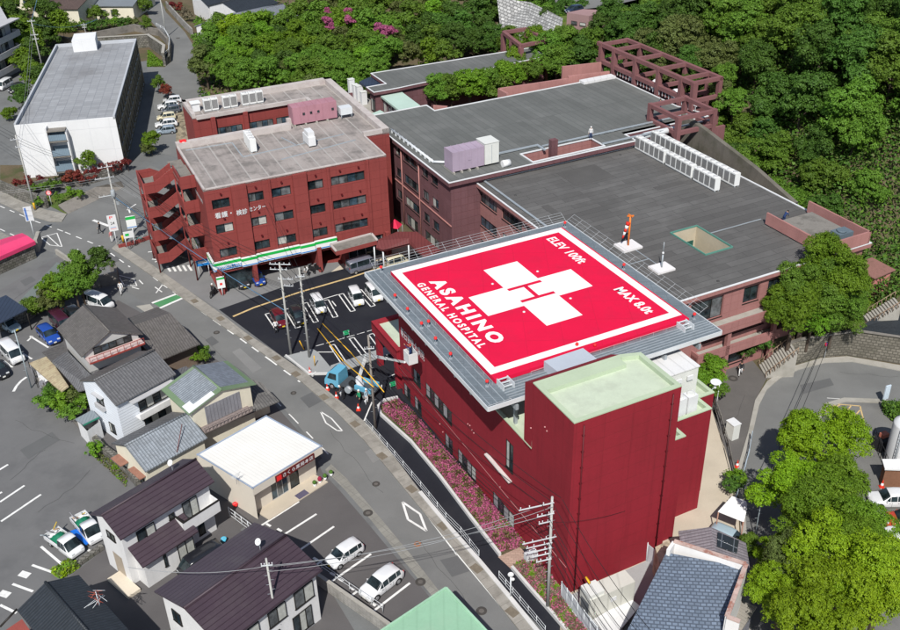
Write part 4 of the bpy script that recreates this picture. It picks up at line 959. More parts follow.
# ================================================================ STORE BUILDING
ZS = 13.3
SB = thing('store_building', 'four-storey brick red building with a green and white shop band along its front', 'building', P(290,200,0))
sa = P(203,190,ZS); sb = P(386,154.7,ZS); US = Vector((sb.x-sa.x, sb.y-sa.y, 0)).normalized(); VS = Vector((-US.y, US.x, 0))
def S(u, v, z=0.0): p = Vector((sa.x, sa.y, 0))+US*u+VS*v; p.z = z; return p
def s2(px, py, z=ZS): p = P(px,py,z); d = p-Vector((sa.x,sa.y,z)); return (d.dot(US), d.dot(VS))
ROOFS = mat('stained_concrete_roof', (.315,.282,.265), .9, .18, .3, 8, .2, stain=(.16,.148,.138), stain_amt=.85, stain_scale=.5, pattern=('grid',2.05,30,.1,(.37,.35,.33),.06), streak=.55)
COPW = mat('pinkish_coping', (.47,.43,.41), .85, .1, .5, 8, .2, stain=(.33,.27,.26), stain_amt=.5, stain_scale=.8)
Wd_ = 21.98
D1, D2, DB = 7.0, 8.5, 30.5
outer = [(0,0),(Wd_,0),(Wd_,7.0),(25.2,7.0),(25.2,DB),(9.3,DB-.6),(9.3,DB-6.2)]
plan = [(0,0),(Wd_,0),(Wd_,7.0),(25.2,7.0),(25.2,DB),(9.3,DB),(9.3,DB-6.0),(7.5,DB-6.0),(7.5,DB-6.2)]
well = (1.2, 17.0, 20.3, DB-6.4)       # u0, v0, u1, v1 of the light court (open to the west)
full = [(0,0),(Wd_,0),(Wd_,7.0),(25.2,7.0),(25.2,30.3),(4.0,30.3),(4.0,23.9),(20.0,23.9),(20.0,16.6),(14.6,16.6),(14.6,15.0),(0,15.0)]
mb = MB()
fw = Wall(S(0,0), S(Wd_,0))
if fw.n.dot(VS) > 0: fw.n = -fw.n
def fpx(a, b): return (fw.on(*a)[0], fw.on(*b)[0])
piers = [fpx((231,192),(246,189)), fpx((268.3,186),(270.3,186)), fpx((292.3,180),(306,177)), fpx((326.5,173),(329,173)), fpx((366,166),(368.3,165.5))]
holes = []; wx = []
for L_, R_ in (((211.5,204),(230,199.5)),((247,196.5),(264,193)),((271,190.5),(291,187)),((307,184.5),(323.5,181)),((330.5,180),(365,173))):
 wx.append((fw.on(*L_)[0]+.05, fw.on(*R_)[0]-.05))
for (x0, x1) in wx:
 for zt in (11.85, 8.75, 5.65): holes.append((x0, x1, zt-1.2, zt))
ground = [(.9,4.2,.0,2.5),(4.7,12.2,0,2.5),(12.7,15.6,0,2.5),(16.1,21.0,0,3.0)]
mb.wallh(fw, 0, Wd_, 0, ZS-.1, holes+ground, .35)
for g_ in ground[1:3]: mb.wallh(fw, g_[0]-.02, g_[1]+.02, 0, 2.5, [(g_[0], g_[1], .0, 2.5)], 6.0, 0, -.34)
for i in range(1, len(full)):
 a, b = full[i], full[(i+1) % len(full)]
 if (a, b) == ((0,15.0),(0,0)): continue
 p, q = S(*a), S(*b); mb.poly([p, q, q+ZD*(ZS-.1), p+ZD*(ZS-.1)])
lwl = Wall(S(0,15.0), S(0,0))
if lwl.n.dot(US) > 0: lwl.n = -lwl.n
doors = [(15-12.8,15-8.2,3.1*k+.3,3.1*k+2.6) for k in range(1,4)]+[(3,13,.1,2.8)]
mb.wallh(lwl, 0, 15.0, 0, ZS-.1, doors, .3)
for a, b in piers:   # projecting piers
 mb.box(fw.pt(a, 3.3, -.01), fw.u*(b-a), fw.n*(.3 if b-a > 1 else .16), ZD*(ZS-3.5))
mb.build('wall', RED2, SB)
seqs = []
windows(SB, fw, holes[:12], .3, 2, FRAME_D, sill=False); windows(SB, fw, holes[12:], .3, 4, FRAME_D, sill=False)
mb = MB()
for a, b, c, d in ground:
 o_ = -6.3 if 4 < a < 13 else -.34; mb.poly([fw.pt(a,c,o_), fw.pt(b,c,o_), fw.pt(b,d,o_), fw.pt(a,d,o_)])
for a, b, c, d in doors: mb.poly([lwl.pt(a,c,-.29), lwl.pt(b,c,-.29), lwl.pt(b,d,-.29), lwl.pt(a,d,-.29)])
mb.build('glazing', GL, SB)
mb = MB()
for k in range(5): mb.box(fw.pt(16.4+k*1.1, 0, -.33), fw.u*.07, fw.n*.06, ZD*3.0)
mb.build('mullion', FRAME_L, SB)
mb = MB()
for x in (.25, 4.45, 12.45, 15.85, 21.4): mb.cbox(fw.pt(x, 0, .35), .5, .5, 3.35, US)
mb.build('pillar', RED2, SB)
mb = MB(); mb.poly([S(u, v, ZS-.25) for u, v in full]); mb.build('roof', ROOFS, SB, math.atan2(US.y, US.x)+pi/2*0)
trS = lambda a, b: S(a, b)
mb = MB()
def rim(u0, v0, u1, v1, w, h, z=ZS-.26):
 a, b = S(u0,v0,z), S(u1,v1,z); d = (b-a).normalized(); n = Vector((-d.y,d.x,0)); mb.box(a, b-a, n*w, ZD*(h+.26))
rim(0,0,Wd_,0,.25,.02); rim(Wd_,0,Wd_,7.0,.2,.05); rim(0,15,0,0,.25,.12)
mb.build('roof_edge', COPW, SB)
mb = MB(); rim(Wd_-.2,7,25.2,7,.5,.45); rim(25.2,7,25.2,30.3,.9,.5); rim(25.2,30.3,4,30.3,.9,.5); rim(4,30.3,4,23.9,.5,.5)
rim(4.5,23.9,20.0,23.9,-.35,.25); rim(20.0,23.9,20.0,16.6,-.5,.3); rim(20.5,16.6,14.6,16.6,.6,.5); rim(14.6,15,0,15,.8,.5)
mb.build('parapet', COPW, SB)
cw = Wall(S(4,23.9), S(20,23.9))
if cw.n.dot(VS) > 0: cw.n = -cw.n
windows(SB, cw, [(2.6+i*4.3, 6.4+i*4.3, zt-1.7, zt) for i in range(3) for zt in (11.4,8.2)], 0, 5, FRAME_D, off=.04, sill=False, seq=[1,3])
mb = MB()
for u in (6.2, 10.6): mb.box(cw.pt(u-4+.1,6,0), cw.u*.6, cw.n*.5, ZD*(ZS-6.2))
mb.build('court_pier', RED2, SB)
mb = MB()
for x0, x1 in wx:
 for zt in (12.35, 9.3, 6.2):
  for f_ in ((.5,) if x1-x0 < 3 else (.25,.8)): mb.box(fw.pt(x0+(x1-x0)*f_, zt, 0), fw.u*.18, fw.n*.2, ZD*.2)
mb.build('vent_hood', mat('dark_red_pipe', (.09,.008,.012)), SB)
mb = MB()
q_ = lambda x, y: fw.on(x, y)[0]
put_text(mb, '看護・', fw.pt(q_(214.5,214), 9.55, .05), fw.u, ZD, 1.95, .72, .015, 1.05)
put_text(mb, '検診', fw.pt(q_(235.5,211.5), 9.55, .36), fw.u, ZD, 1.3, .72, .015, 1.05); put_text(mb, 'センター', fw.pt(q_(248.5,207), 9.6, .05), fw.u, ZD, 1.95, .6, .012, 1.05)
mb.build('lettering', ALU, SB)
mb = MB(); q = lwl; put_text(mb, '朝日野総合病院', lwl.pt(15-5.2, 11.0, .05), lwl.u, ZD, 3.9, .55, .01, 1.1); mb.build('lettering', ALU, SB)
BW_ = mat('band_white', (.75,.77,.76), .4, .03); BG = mat('band_green', (.015,.42,.07), .4, .03); BB = mat('band_blue', (.02,.2,.55), .4, .03)
mb = MB()
def band(w, t0, t1, off, z0=3.05, h=1.15, dz=0.0):
 for m_, a, b, o in ((0,0,1,0),(1,.62,.92,.012),(2,.05,.17,.012)):
  mb.box(w.pt(t0, z0+h*a, off+.0), w.u*(t1-t0), w.n*(.25+o), ZD*(h*(b-a)), m_)
pA, pB, pC, pD, pE = piers
for t0, t1, off in ((-.3,pA[0]-.1,.1),(pA[0]-.08,pA[1]+.08,.38),(pA[1]+.1,pC[0]-.1,.2),(pC[0]-.08,pC[1]+.08,.38),(pC[1]+.1,pD[1]+.1,.2)): band(fw, t0, t1, off)
band(lwl, 12.2, 15.25, .1); band(lwl, 7.8, 9.0, .5, 3.0)
mb.build('shop_band', [BW_, BG, BB], SB)
mb = MB(); put_text(mb, 'FamilyMart', fw.pt(.1, 3.33, .50), fw.u, ZD, 2.9, .36, .012); mb.build('band_lettering', BB, SB)
mb = MB(); mb.box(fw.pt(-.2,2.6,.0), fw.u*15.8, fw.n*.12, ZD*.44); mb.build('lintel', RED2, SB)
zc = 4.1; cq = [P2(330.5,245,zc), P2(336,251.5,zc), P2(377,240.5,zc), P2(371.5,234,zc)]
mb = MB(); mb.prism(cq, zc-.55, zc, bottom=True, mt=1); mb.build('entrance_canopy', [mat('canopy_red', (.24,.05,.045), .8), CONC_D], SB)
mb = MB()
for i in (0, 2, 3):
 a, b = Vector((*cq[i],0)), Vector((*cq[(i+1)%4],0)); beam(mb, a+ZD*zc, b+ZD*zc, .25, .14)
mb.build('canopy_edge', COPW, SB)
mb = MB(); put = []
t = tanks('tank_cabinet', 'dusty pink panelled roof cabinet with small vents on the brick red building', S(15.2,15.0,ZS-.25), US, VS, 6, .98, 1.9, 2.2, VIOP)
mb = MB()
for i in (1,2,3,5): mb.box(S(15.5+i*.98,14.93,ZS+1.1), US*.3, VS*.06, ZD*.3)
mb.build('vent', GL, t)
t = thing('roof_unit', 'small silver box unit beside the pink panelled cabinet', 'roof unit', S(22,14,ZS-.25))
mb = MB(); mb.box(S(21.5,14.6,ZS+.3), US*1.6, VS*1.3, ZD*.9); mb.build('body', STEELW, t); mb = MB()
for u, v in ((21.6,14.7),(23,14.7),(21.6,15.8),(23,15.8)): mb.tube(S(u,v,ZS-.25), S(u,v,ZS+.3), .05)
mb.build('leg', STEEL, t)
t = thing('roof_unit', 'white stack-shaped cooling unit alone in the middle of the stained roof', 'roof unit', S(15,8,ZS-.25))
c = S(15.1,8.2,ZS-.25); mb = MB(); mb.cbox(c+ZD*.2, .9, 2.4, 1.1, US); mb.cbox(c+ZD*1.3-VS*.2, .8, 1.6, .6, US); mb.build('body', ALU, t)
mb = MB(); mb.cbox(c, 1.0, .2, .2, VS); mb.cbox(c+VS*1, 1.0,.2,.2,US); mb.build('foot', STEEL, t)
rzS = math.atan2(US.y, US.x)
for i, (u, v) in enumerate([(8.2,9.2),(8.25,10.1),(8.3,11.0),(8.35,11.9)]):
 dup(ac, S(u,v,ZS-.25), rzS+pi/2+.05, 'white condenser in the short file on the stained roof of the brick red building', 'file of condensers on the stained roof')
for i in range(7):
 dup(ac, S(6.6+[0,1.0,2.6,3.6,5.2,6.2,7.2][i], 26.3, ZS-.25), rzS, 'white condenser standing along the rear parapet of the brick red building', 'condensers along the rear parapet')
t = thing('roof_tank', 'white boxed unit at the west end of the rear roof', 'roof unit', S(5.4,27.5,ZS-.25)); mb = MB(); mb.cbox(S(5.2,27.2,ZS-.2), 1.0,1.0,1.1,US); mb.build('body', ALU, t); mb = MB(); mb.cbox(S(5.2,27.2,ZS+.9),1.3,1.3,.08,US); mb.build('lid', BW_, t)
t = thing('roof_sign_box', 'tiny red box with white mark at the rear left parapet', 'box', S(.8,14.4,ZS)); mb = MB(); mb.cbox(S(.9,14.6,ZS+.2),.8,.5,.5,US); mb.build('body', RL, t); mb = MB(); mb.box(S(.75,14.33,ZS+.35), US*.3, VS*.02, ZD*.2); mb.build('mark', BW_, t)
mb = MB()
for a, b in (((6.6,8.0),(6.6,13.2)),((6.6,8.0),(13.5,8.6)),((13.5,8.6),(12.6,12.0)),((13.5,8.6),(20,9.4)),((10.5,5.0),(20.6,6.8)),((.9,13.4),(6.6,13.2))):
 beam(mb, S(a[0],a[1],ZS-.25), S(b[0],b[1],ZS-.25), .14, .08)
mb.build('roof_pipe', STEEL, SB)
mb = MB(); mbf = MB()
SW, SV = 4.6, 9.6
for k in range(4):
 zf = 3.1*k                          # floor below this flight
 zl = zf+1.6; zn = zf+3.1
 u0, u1 = -5.4, -3.9; v0, v1 = 8.2, 12.6
 def par(p, q, h=1.05, w=.14): beam(mb, p, q, w, h)
 mbf.box(S(u0,v0,zl-.15), US*(u1-u0), VS*(v1-v0), ZD*.15)
 par(S(u0,v0,zl-.3), S(u1,v0,zl-.3), 1.35); par(S(u0,v0,zl-.3), S(u0,v1,zl-.3), 1.35); par(S(u0,v1,zl-.3), S(u1,v1,zl-.3), 1.35)
 par(S(u1,v0,zl-.3), S(-1.7,v0,zn-.5), 1.4); par(S(u1,10.3,zl-.3), S(-1.7,10.3,zn-.5), 1.2)
 n = 8
 for j in range(n):
  a = j/n; mbf.box(S(u1+(2.2)*a, v0+.1, zl+(zn-zl)*a-.12), US*(2.2/n+.02), VS*2.1, ZD*.2)
  mbf.box(S(u1+(2.2)*a, 10.4, zl-(zl-zf)*a-.12), US*(2.2/n+.02), VS*2.1, ZD*.2)
 par(S(u1,v1,zl-.3), S(-1.7,v1,zf+.0), 1.4)
 mbf.box(S(-1.7,4.2,zn-.2), US*1.68, VS*8.4, ZD*.2)
 par(S(-1.7,4.2,zn-.35), S(-1.7,8.2,zn-.35), 1.5); par(S(-1.7,4.2,zn-.35), S(-.02,4.2,zn-.35), 1.5)
mb.build('stair_parapet', RED2, SB); mbf.build('stair_floor', CONC_D, SB)
mb = MB()
for u, v in ((-5.4,8.2),(-5.4,12.6),(-1.7,8.2),(-1.7,4.3)): mb.tube(S(u,v,0), S(u,v,12.0), .09, 8)
mb.build('stair_post', RED2, SB)
mb = MB(); mb.prism([(p.x,p.y) for p in (S(-1.8,5.2),S(-.02,5.2),S(-.02,9.6),S(-1.8,9.6))], 12.6, 12.8, bottom=True, mt=1); mb.build('stair_roof', [RED2, CONC_D], SB)
t = thing('red_awning', 'small bright red pyramid awning in the gap beside the brick red building', 'awning', P(395,232,0))
c = P(395,226,2.4); mb = MB(); q = [c+US*1.0, c+VS*1.0, c-US*1.0, c-VS*1.0]; ap = c+ZD*1.0
for i in range(4): mb.poly([q[i], q[(i+1)%4], ap])
mb.build('canvas', mat('awning_red', (.62,.02,.07), .7), t); mb = MB()
for p in q: mb.tube(Vector((p.x,p.y,0)), p, .03, 5)
mb.build('pole', STEEL, t)
# ================================================================ HOUSES ROUND ABOUT
def tilemat(name, col, w=.27, h=.24, dark=None, amt=.75, stain=None, sa=.5):
 if stain is None: stain = tuple(c*.62+.004 for c in col)
 return mat(name, col, .55, .10, .4, 6, .45, pattern=('tiles',w,h,dark or tuple(c*.3 for c in col),amt), bump=.05, stain=stain, stain_amt=sa, stain_scale=.4)
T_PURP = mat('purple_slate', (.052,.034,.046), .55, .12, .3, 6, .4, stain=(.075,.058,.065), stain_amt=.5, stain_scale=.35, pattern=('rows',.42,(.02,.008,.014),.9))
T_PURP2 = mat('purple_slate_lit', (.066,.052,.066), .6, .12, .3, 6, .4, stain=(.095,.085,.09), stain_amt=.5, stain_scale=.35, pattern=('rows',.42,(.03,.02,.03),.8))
T_GREY = tilemat('grey_tile', (.13,.13,.135)); T_DGREY = tilemat('weathered_tile', (.125,.115,.108), .26, .24, (.04,.036,.033), .8, (.08,.075,.065))
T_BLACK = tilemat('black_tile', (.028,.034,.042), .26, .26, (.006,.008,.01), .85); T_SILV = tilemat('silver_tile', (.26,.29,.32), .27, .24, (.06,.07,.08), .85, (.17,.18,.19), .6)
T_BLUE = mat('blue_tile', (.15,.19,.25), .5, .1, .4, 6, .5, pattern=('brick',.4,.27,.045,(.055,.07,.095),.22), bump=.05)
W_WHITE = mat('house_white', (.66,.66,.66), .85, .06, .4, 6, .25, streak=.22); W_CREAM = mat('house_cream', (.66,.62,.50), .85, .07, .4, 6, .25, streak=.15)
W_SIDE = mat('white_siding', (.70,.74,.80), .8, .05, .4, 6, .25, pattern=('rows',.3,(.45,.48,.52),.5)); W_GREY = mat('house_grey', (.45,.45,.44), .85, .06, .4, 6)
WOOD = mat('grey_boards', (.22,.22,.24), .9, .15, 1, 8, .2, pattern=('ribs',.35,(.08,.08,.09),.7))
def gable(t, rf, rb, ef, zr, ze, wallm, roofm, over=.45, roofm2=None, z0=0.0, ridge=None, lenadj=(0,0), wadj=0.0):
 """gable roof from its surveyed ridge ends and one eave point; mirrored across the ridge; returns frame and walls"""
 R0, R1 = P(*rf, zr), P(*rb, zr); u = (R1-R0); u.z = 0; L = u.length; u.normalize(); n = Vector((-u.y, u.x, 0))
 R0 = R0-u*lenadj[0]; L += lenadj[0]+lenadj[1]
 w = (P(*ef, ze)-R0).dot(n); sg = 1 if w > 0 else -1; w = abs(w)+wadj
 fr = dict(o=Vector((R0.x,R0.y,0)), u=u, n=n*sg, L=L, w=w, zr=zr, ze=ze)     # n points to the surveyed eave
 N = n*sg; o = fr['o']
 for side, mm in ((1, roofm), (-1, roofm2 or roofm)):
  mb = MB(); a = o+ZD*zr; b = a+u*L; c = b+N*side*w-ZD*(zr-ze); d = a+N*side*w-ZD*(zr-ze); th = ZD*.12
  q = [a, b, c, d]; mb.poly(q if side > 0 else q[::-1]); mb.poly(([x-th for x in q])[::-1] if side > 0 else [x-th for x in q])
  for i in range(4): x, y = q[i], q[(i+1)%4]; mb.poly([x, y, y-th, x-th])
  bmn = mb.build('roof', mm, t)
 mb = MB(); mb.tube(o+ZD*(zr+.02)-u*.02, o+u*(L+.02)+ZD*(zr+.02), .11, 6); mb.build('ridge_cap', ridge or roofm, t)
 wi = w-over; li = over*.6
 zw = zr-(zr-ze)*(wi/w)-.12
 k = [o+u*li-N*wi, o+u*(L-li)-N*wi, o+u*(L-li)+N*wi, o+u*li+N*wi]
 mb = MB()
 zrw = zr-.13
 mb.poly([k[3]+ZD*z0, k[2]+ZD*z0, k[2]+ZD*zw, k[3]+ZD*zw]); mb.poly([k[1]+ZD*z0, k[0]+ZD*z0, k[0]+ZD*zw, k[1]+ZD*zw])
 mb.poly([k[0]+ZD*z0, k[3]+ZD*z0, k[3]+ZD*zw, o+u*li+ZD*zrw, k[0]+ZD*zw]); mb.poly([k[2]+ZD*z0, k[1]+ZD*z0, k[1]+ZD*zw, o+u*(L-li)+ZD*zrw, k[2]+ZD*zw])
 mb.build('wall', wallm, t)
 fr['k'] = k; fr['zw'] = zw; return fr
def mkwall(a, b, inside):
 w = Wall(a, b)
 if w.n.dot(Vector((inside.x, inside.y, 0))-w.a) > 0: w.n = -w.n
 return w
def ctr(fr): return sum(fr['k'], Vector())/4
def pwin(t, w, pix, panes=2, frame=FRAME_D, seq=None, grow=0.0):
 """windows given by pixel corners, set just proud of the wall"""
 rs = [w.rect(p, q, .03) for p, q in pix]; windows(t, w, rs, 0, panes, frame, off=.04, seq=seq)
 return rs
def hwin(t, w, rects, panes=2, frame=FRAME_D, seq=None): windows(t, w, rects, 0, panes, frame, off=.04, seq=seq)
t = thing('house', 'white two-storey house with a plum ribbed roof, balcony and porch beside the work trucks', 'house', P(160,560,0))
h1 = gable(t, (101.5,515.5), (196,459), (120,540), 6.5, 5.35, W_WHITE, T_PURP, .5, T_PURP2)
k = h1['k']; C1 = ctr(h1); wf = mkwall(k[3], k[2], C1); wg = mkwall(k[0], k[3], C1)
if True:
 L = h1['L']; u = h1['u']; N = h1['n']
 la = P(134,552,2.9); lb = P(191,534,2.9)
 s0 = (P(134,552,2.9)-h1['o']).dot(u); 
 mb = MB(); mb.box(k[3]+u*.6, u*4.6, N*1.25, ZD*2.75); mb.build('lower_storey', W_WHITE, t)
 mb = MB(); a = k[3]+u*.3+ZD*3.75-N*.02; b = a+u*5.15; c = b+N*1.75-ZD*.95; d = a+N*1.75-ZD*.95; mb.poly([a,d,c,b]); mb.poly([a-ZD*.12,b-ZD*.12,c-ZD*.12,d-ZD*.12])
 for x, y in ((a,b),(b,c),(c,d),(d,a)): mb.poly([x,y,y-ZD*.12,x-ZD*.12])
 mb.build('porch_roof', T_PURP, t)
 mb = MB(); q = k[2]-u*3.5; mb.box(q+ZD*2.75, u*3.5, N*1.15, ZD*.15)
 mb.box(q+ZD*2.75+N*1.05, u*3.5, N*.12, ZD*1.1); mb.box(q+ZD*2.75, u*.12, N*1.15, ZD*1.1); mb.box(q+ZD*2.75+u*3.4, u*.12, N*1.15, ZD*1.1); mb.build('balcony', W_WHITE, t)
 mb = MB(); mb.box(q+ZD*3.85+N*1.03-u*.02, u*3.56, N*.17, ZD*.06); mb.box(q+ZD*3.85-u*.03, u*.17, N*1.0, ZD*.06); mb.build('balcony_cap', FRAME_D, t)
 Lw_ = wf.L
 hwin(t, wf, [(Lw_-2.7,Lw_-1.3,2.9,4.7)], 2, seq=[1,2]); hwin(t, wf, [(1.2,2.8,3.6,4.7)], 2, seq=[0,2]); hwin(t, wf, [(Lw_-4.0,Lw_-3.5,3.9,4.4)], 1, seq=[0])
 wl2 = mkwall(k[3]+N*1.25+u*.6, k[3]+N*1.25+u*5.2, C1)
 hwin(t, wl2, [(3.0,4.5,.3,2.3)], 2, seq=[2,2]); hwin(t, wl2, [(1.7,1.95,1.0,2.4)], 1, seq=[0])
 hwin(t, wf, [(Lw_-1.7,Lw_-1.1,.5,2.4)], 1, seq=[0]); hwin(t, wg, [(1.2,2.3,3.9,4.6)], 2, seq=[1,1])
 mb = MB(); e = k[0]+N*1.5; mb.box(e-u*1.1, u*1.1, N*2.9, ZD*.3); mb.box(e-u*1.1+N*.2, u*.06, N*.06, ZD*.1); mb.build('entrance_step', mat('pale_stone', (.62,.55,.44), .8, .06), t)
 mb = MB(); mb.poly([k[0]+N*1.2-u*.01, k[0]+N*2.5-u*.01, k[0]+N*2.5-u*.01+ZD*2.3, k[0]+N*1.2-u*.01+ZD*2.3]); mb.build('porch_recess', mat('recess_beige', (.4,.34,.27), .9), t)
def dish(px, py, z, label, r=.27):
 t = thing('satellite_dish', label, 'dish', P(px, py, z)); c = P(px, py, z)
 dd = Vector((-.45,-.6,.65)).normalized(); a = dd.orthogonal().normalized(); b = dd.cross(a); mb = MB(); i0 = 0
 rings = [(0,0),(r*.5,.04),(r,.13)]
 mb.v.append(c+ZD*.9)
 for rr, hh in rings[1:]:
  for k_ in range(14): mb.v.append(c+ZD*.9+dd*hh+(a*cos(2*pi*k_/14)+b*sin(2*pi*k_/14))*rr)
 for k_ in range(14):
  k2 = (k_+1)%14; mb.f.append([0,1+k_,1+k2]); mb.m.append(0); mb.sm.append(True); mb.f.append([1+k_,15+k_,15+k2,1+k2]); mb.m.append(0); mb.sm.append(True)
 mb.build('bowl', ALU, t); mb = MB(); mb.tube(c-ZD*.3, c+ZD*.95, .03, 6); mb.tube(c+ZD*.85, c+ZD*.95+dd*.35, .015, 5); mb.build('mast', STEEL, t)
dish(173,471.5,6.0,'white dish on the ridge of the plum roof beside the work trucks'); dish(260.5,551,6.1,'white dish on the ridge of the second plum roof near the shop bays')
t = thing('house', 'white house under the second plum ribbed roof, in front of the shop parking', 'house', P(240,610,0))
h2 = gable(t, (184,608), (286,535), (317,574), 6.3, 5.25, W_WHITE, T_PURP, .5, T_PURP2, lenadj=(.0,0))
k = h2['k']; C2 = ctr(h2); w2_ = mkwall(k[3], k[2], C2); L2 = w2_.L; w2g = mkwall(k[0], k[3], C2)
hwin(t, w2_, [(L2-2.2,L2-.4,2.9,4.5),(L2-4.6,L2-3.0,3.0,4.5),(L2-7.2,L2-5.4,3.0,4.5)], 2, seq=[1,2]); hwin(t, w2_, [(L2-2.6,L2-.8,.3,2.3),(L2-6,L2-3.8,.3,2.3)], 3, seq=[0,2,1])
hwin(t, w2g, [(1.0,2.0,3.3,4.4)], 2)
t = thing('house', 'white clapboard two-storey house with dark grey tiles, at the middle of the old houses', 'house', P(125,410,0))
h3 = gable(t, (95,380), (151,352), (117,405), 6.4, 5.0, W_SIDE, T_GREY, .3, T_DGREY, lenadj=(.1,.4))
k = h3['k']; C3 = ctr(h3); w3 = mkwall(k[3], k[2], C3); w3g = mkwall(k[0], k[3], C3); L3 = w3.L
hwin(t, w3, [(2.1,5.2,2.9,4.4),(2.3,5.4,.3,2.0)], 4, seq=[0,2,0,2]); hwin(t, w3g, [(2.1,3.3,3.6,4.5),(3.4,4.3,.8,1.9)], 2)
mb = MB(); mb.box(w3.pt(1.6,2.5,0), w3.u*4.2, w3.n*.9, ZD*.12); mb.box(w3.pt(1.6,2.6,.82), w3.u*4.2, w3.n*.08, ZD*.55); mb.build('balcony', W_WHITE, t)
mb = MB(); mb.box(w3.pt(1.2,4.55,0), w3.u*4.6, w3.n*.8, ZD*.08); mb.box(w3g.pt(1.9,4.6,0), w3g.u*1.6, w3g.n*.4, ZD*.06); mb.box(w3g.pt(2.0,3.1,.0), w3g.u*1.4, w3g.n*.35, ZD*.5); mb.build('awning', mat('awning_pale', (.44,.44,.45), .7, .15), t)
t = thing('house', 'old house with a broad brown grey gable above a red balcony rail', 'house', P(100,345,0))
h4 = gable(t, (109,331), (84,305), (79,354), 6.8, 5.2, W_GREY, T_DGREY, .45, T_DGREY, lenadj=(.15,.1))
k = h4['k']; C4 = ctr(h4); w4 = mkwall(k[0], k[3], C4); L4 = w4.L; zb_q = w4.on(84,367,1.3)[1]+.2; print('ZBQ', zb_q)
hwin(t, w4, [(L4*.5-2.0,L4*.5+1.9,zb_q,min(zb_q+1.2,5.55))], 5, seq=[0,1,0,3,0]); RR = mat('red_rail_paint', (.30,.055,.045), .6, .15, 2, 8)
mb = MB(); zb_ = w4.on(84,367,1.3)[1]; b0 = w4.pt(-.1,zb_,0); mb.box(b0, w4.u*(L4+.2), w4.n*1.3, ZD*.12); mb.build('balcony', mat('pinkish_floor', (.5,.38,.36), .9, .2, 2, 8), t)
mb = MB(); mb.box(b0+w4.n*1.28, w4.u*(L4+.2), w4.n*.08, ZD*.16); mb.box(b0+w4.n*1.28+ZD*.7, w4.u*(L4+.2), w4.n*.05, ZD*.05)
for i in range(9): mb.box(b0+w4.n*1.28+w4.u*((L4+.1)*i/8), w4.u*.045, w4.n*.045, ZD*.72)
mb.build('balcony_rail', RR, t)
def slope(t, pts, m, name='roof', th=.14):
 q = [P(x, y, z) for x, y, z in pts]; n = (q[1]-q[0]).cross(q[2]-q[1])
 if n.z < 0: q = q[::-1]
 mb = MB(); mb.poly(q); mb.poly([x-ZD*th for x in q][::-1])
 for i in range(len(q)): x, y = q[i], q[(i+1)%len(q)]; mb.poly([x, x-ZD*th, y-ZD*th, y])
 return mb.build(name, m, t)
slope(t, [(128,327,4.6),(170,313,4.6),(200,343.5,2.8),(160,360,2.8),(140,344,3.7),(128,334,4.3)], T_DGREY); slope(t, [(128,327,4.6),(170,313,4.6),(157,307,2.9),(128,318,2.9)], T_DGREY)
mb = MB(); mb.prism([P2(158,357,2.6), P2(196,342,2.6), P2(172,318,3), P2(135,330,3)], 0, 2.7, top=False); mb.build('lower_wall', mat('old_brown_wall', (.16,.12,.09), .9, .2), t)
slope(t, [(52,361,3.6),(67,351,3.6),(92,376,3.4),(92,388,2.8),(78,391,2.4)], T_GREY); slope(t, [(52,361,3.6),(67,351,3.6),(63,343,2.6),(42,352,2.6)], T_DGREY)
slope(t, [(89,371,3.0),(143,348,3.0),(151,353,3.0),(98,382,3.0)], T_GREY, 'lean_to')
mb = MB(); mb.prism([P2(56,364,2.2), P2(76,389,2.2), P2(90,384,2.2), P2(66,354,2.5)], 0, 2.3, top=False); mb.build('lower_wall', mat('old_brown_wall', (.16,.12,.09)), t)
t = thing('lean_to', 'yellowed corrugated plastic lean-to on the left side of the old house', 'lean-to', P(50,375,0))
CORR = mat('yellowed_corrugated', (.40,.34,.22), .7, .15, .8, 7, .3, stain=(.2,.13,.09), stain_amt=.7, stain_scale=1.5, pattern=('ribs',.32,(.24,.19,.11),.6))
slope(t, [(29,363,2.6),(46,356.5,2.9),(55,366,2.9),(68.5,386,2.9),(61,391.5,2.6)], CORR)
mb = MB()
for px, py in ((30,364),(44,380),(60,391)): c = P(px,py,2.5); mb.tube(Vector((c.x,c.y,0)), c, .05, 6)
mb.build('post', WOOD, t)
GEDGE = mat('green_roof_edge', (.14,.21,.12), .7, .12, .5, 7, .3, stain=(.22,.25,.2), stain_amt=.4)
t = thing('house', 'cream upper-storey house with a silver tiled roof framed in moss green sheet', 'house', P(205,420,0))
h5 = gable(t, (221.5,390), (193.3,366), (190.7,416.7), 6.0, 5.0, W_CREAM, GEDGE, .5, GEDGE)
o, u, N, L, w = h5['o'], h5['u'], h5['n'], h5['L'], h5['w']
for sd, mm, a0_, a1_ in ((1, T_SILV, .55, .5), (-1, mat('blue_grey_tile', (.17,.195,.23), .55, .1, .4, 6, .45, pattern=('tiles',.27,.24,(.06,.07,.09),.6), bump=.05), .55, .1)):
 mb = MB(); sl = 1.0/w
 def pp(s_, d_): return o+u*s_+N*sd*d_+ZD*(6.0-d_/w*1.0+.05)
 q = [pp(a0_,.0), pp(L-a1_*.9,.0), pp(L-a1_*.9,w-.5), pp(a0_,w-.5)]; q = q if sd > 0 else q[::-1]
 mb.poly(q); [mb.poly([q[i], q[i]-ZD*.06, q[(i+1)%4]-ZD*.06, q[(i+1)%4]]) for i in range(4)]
 mb.build('tile_field', mm, t)
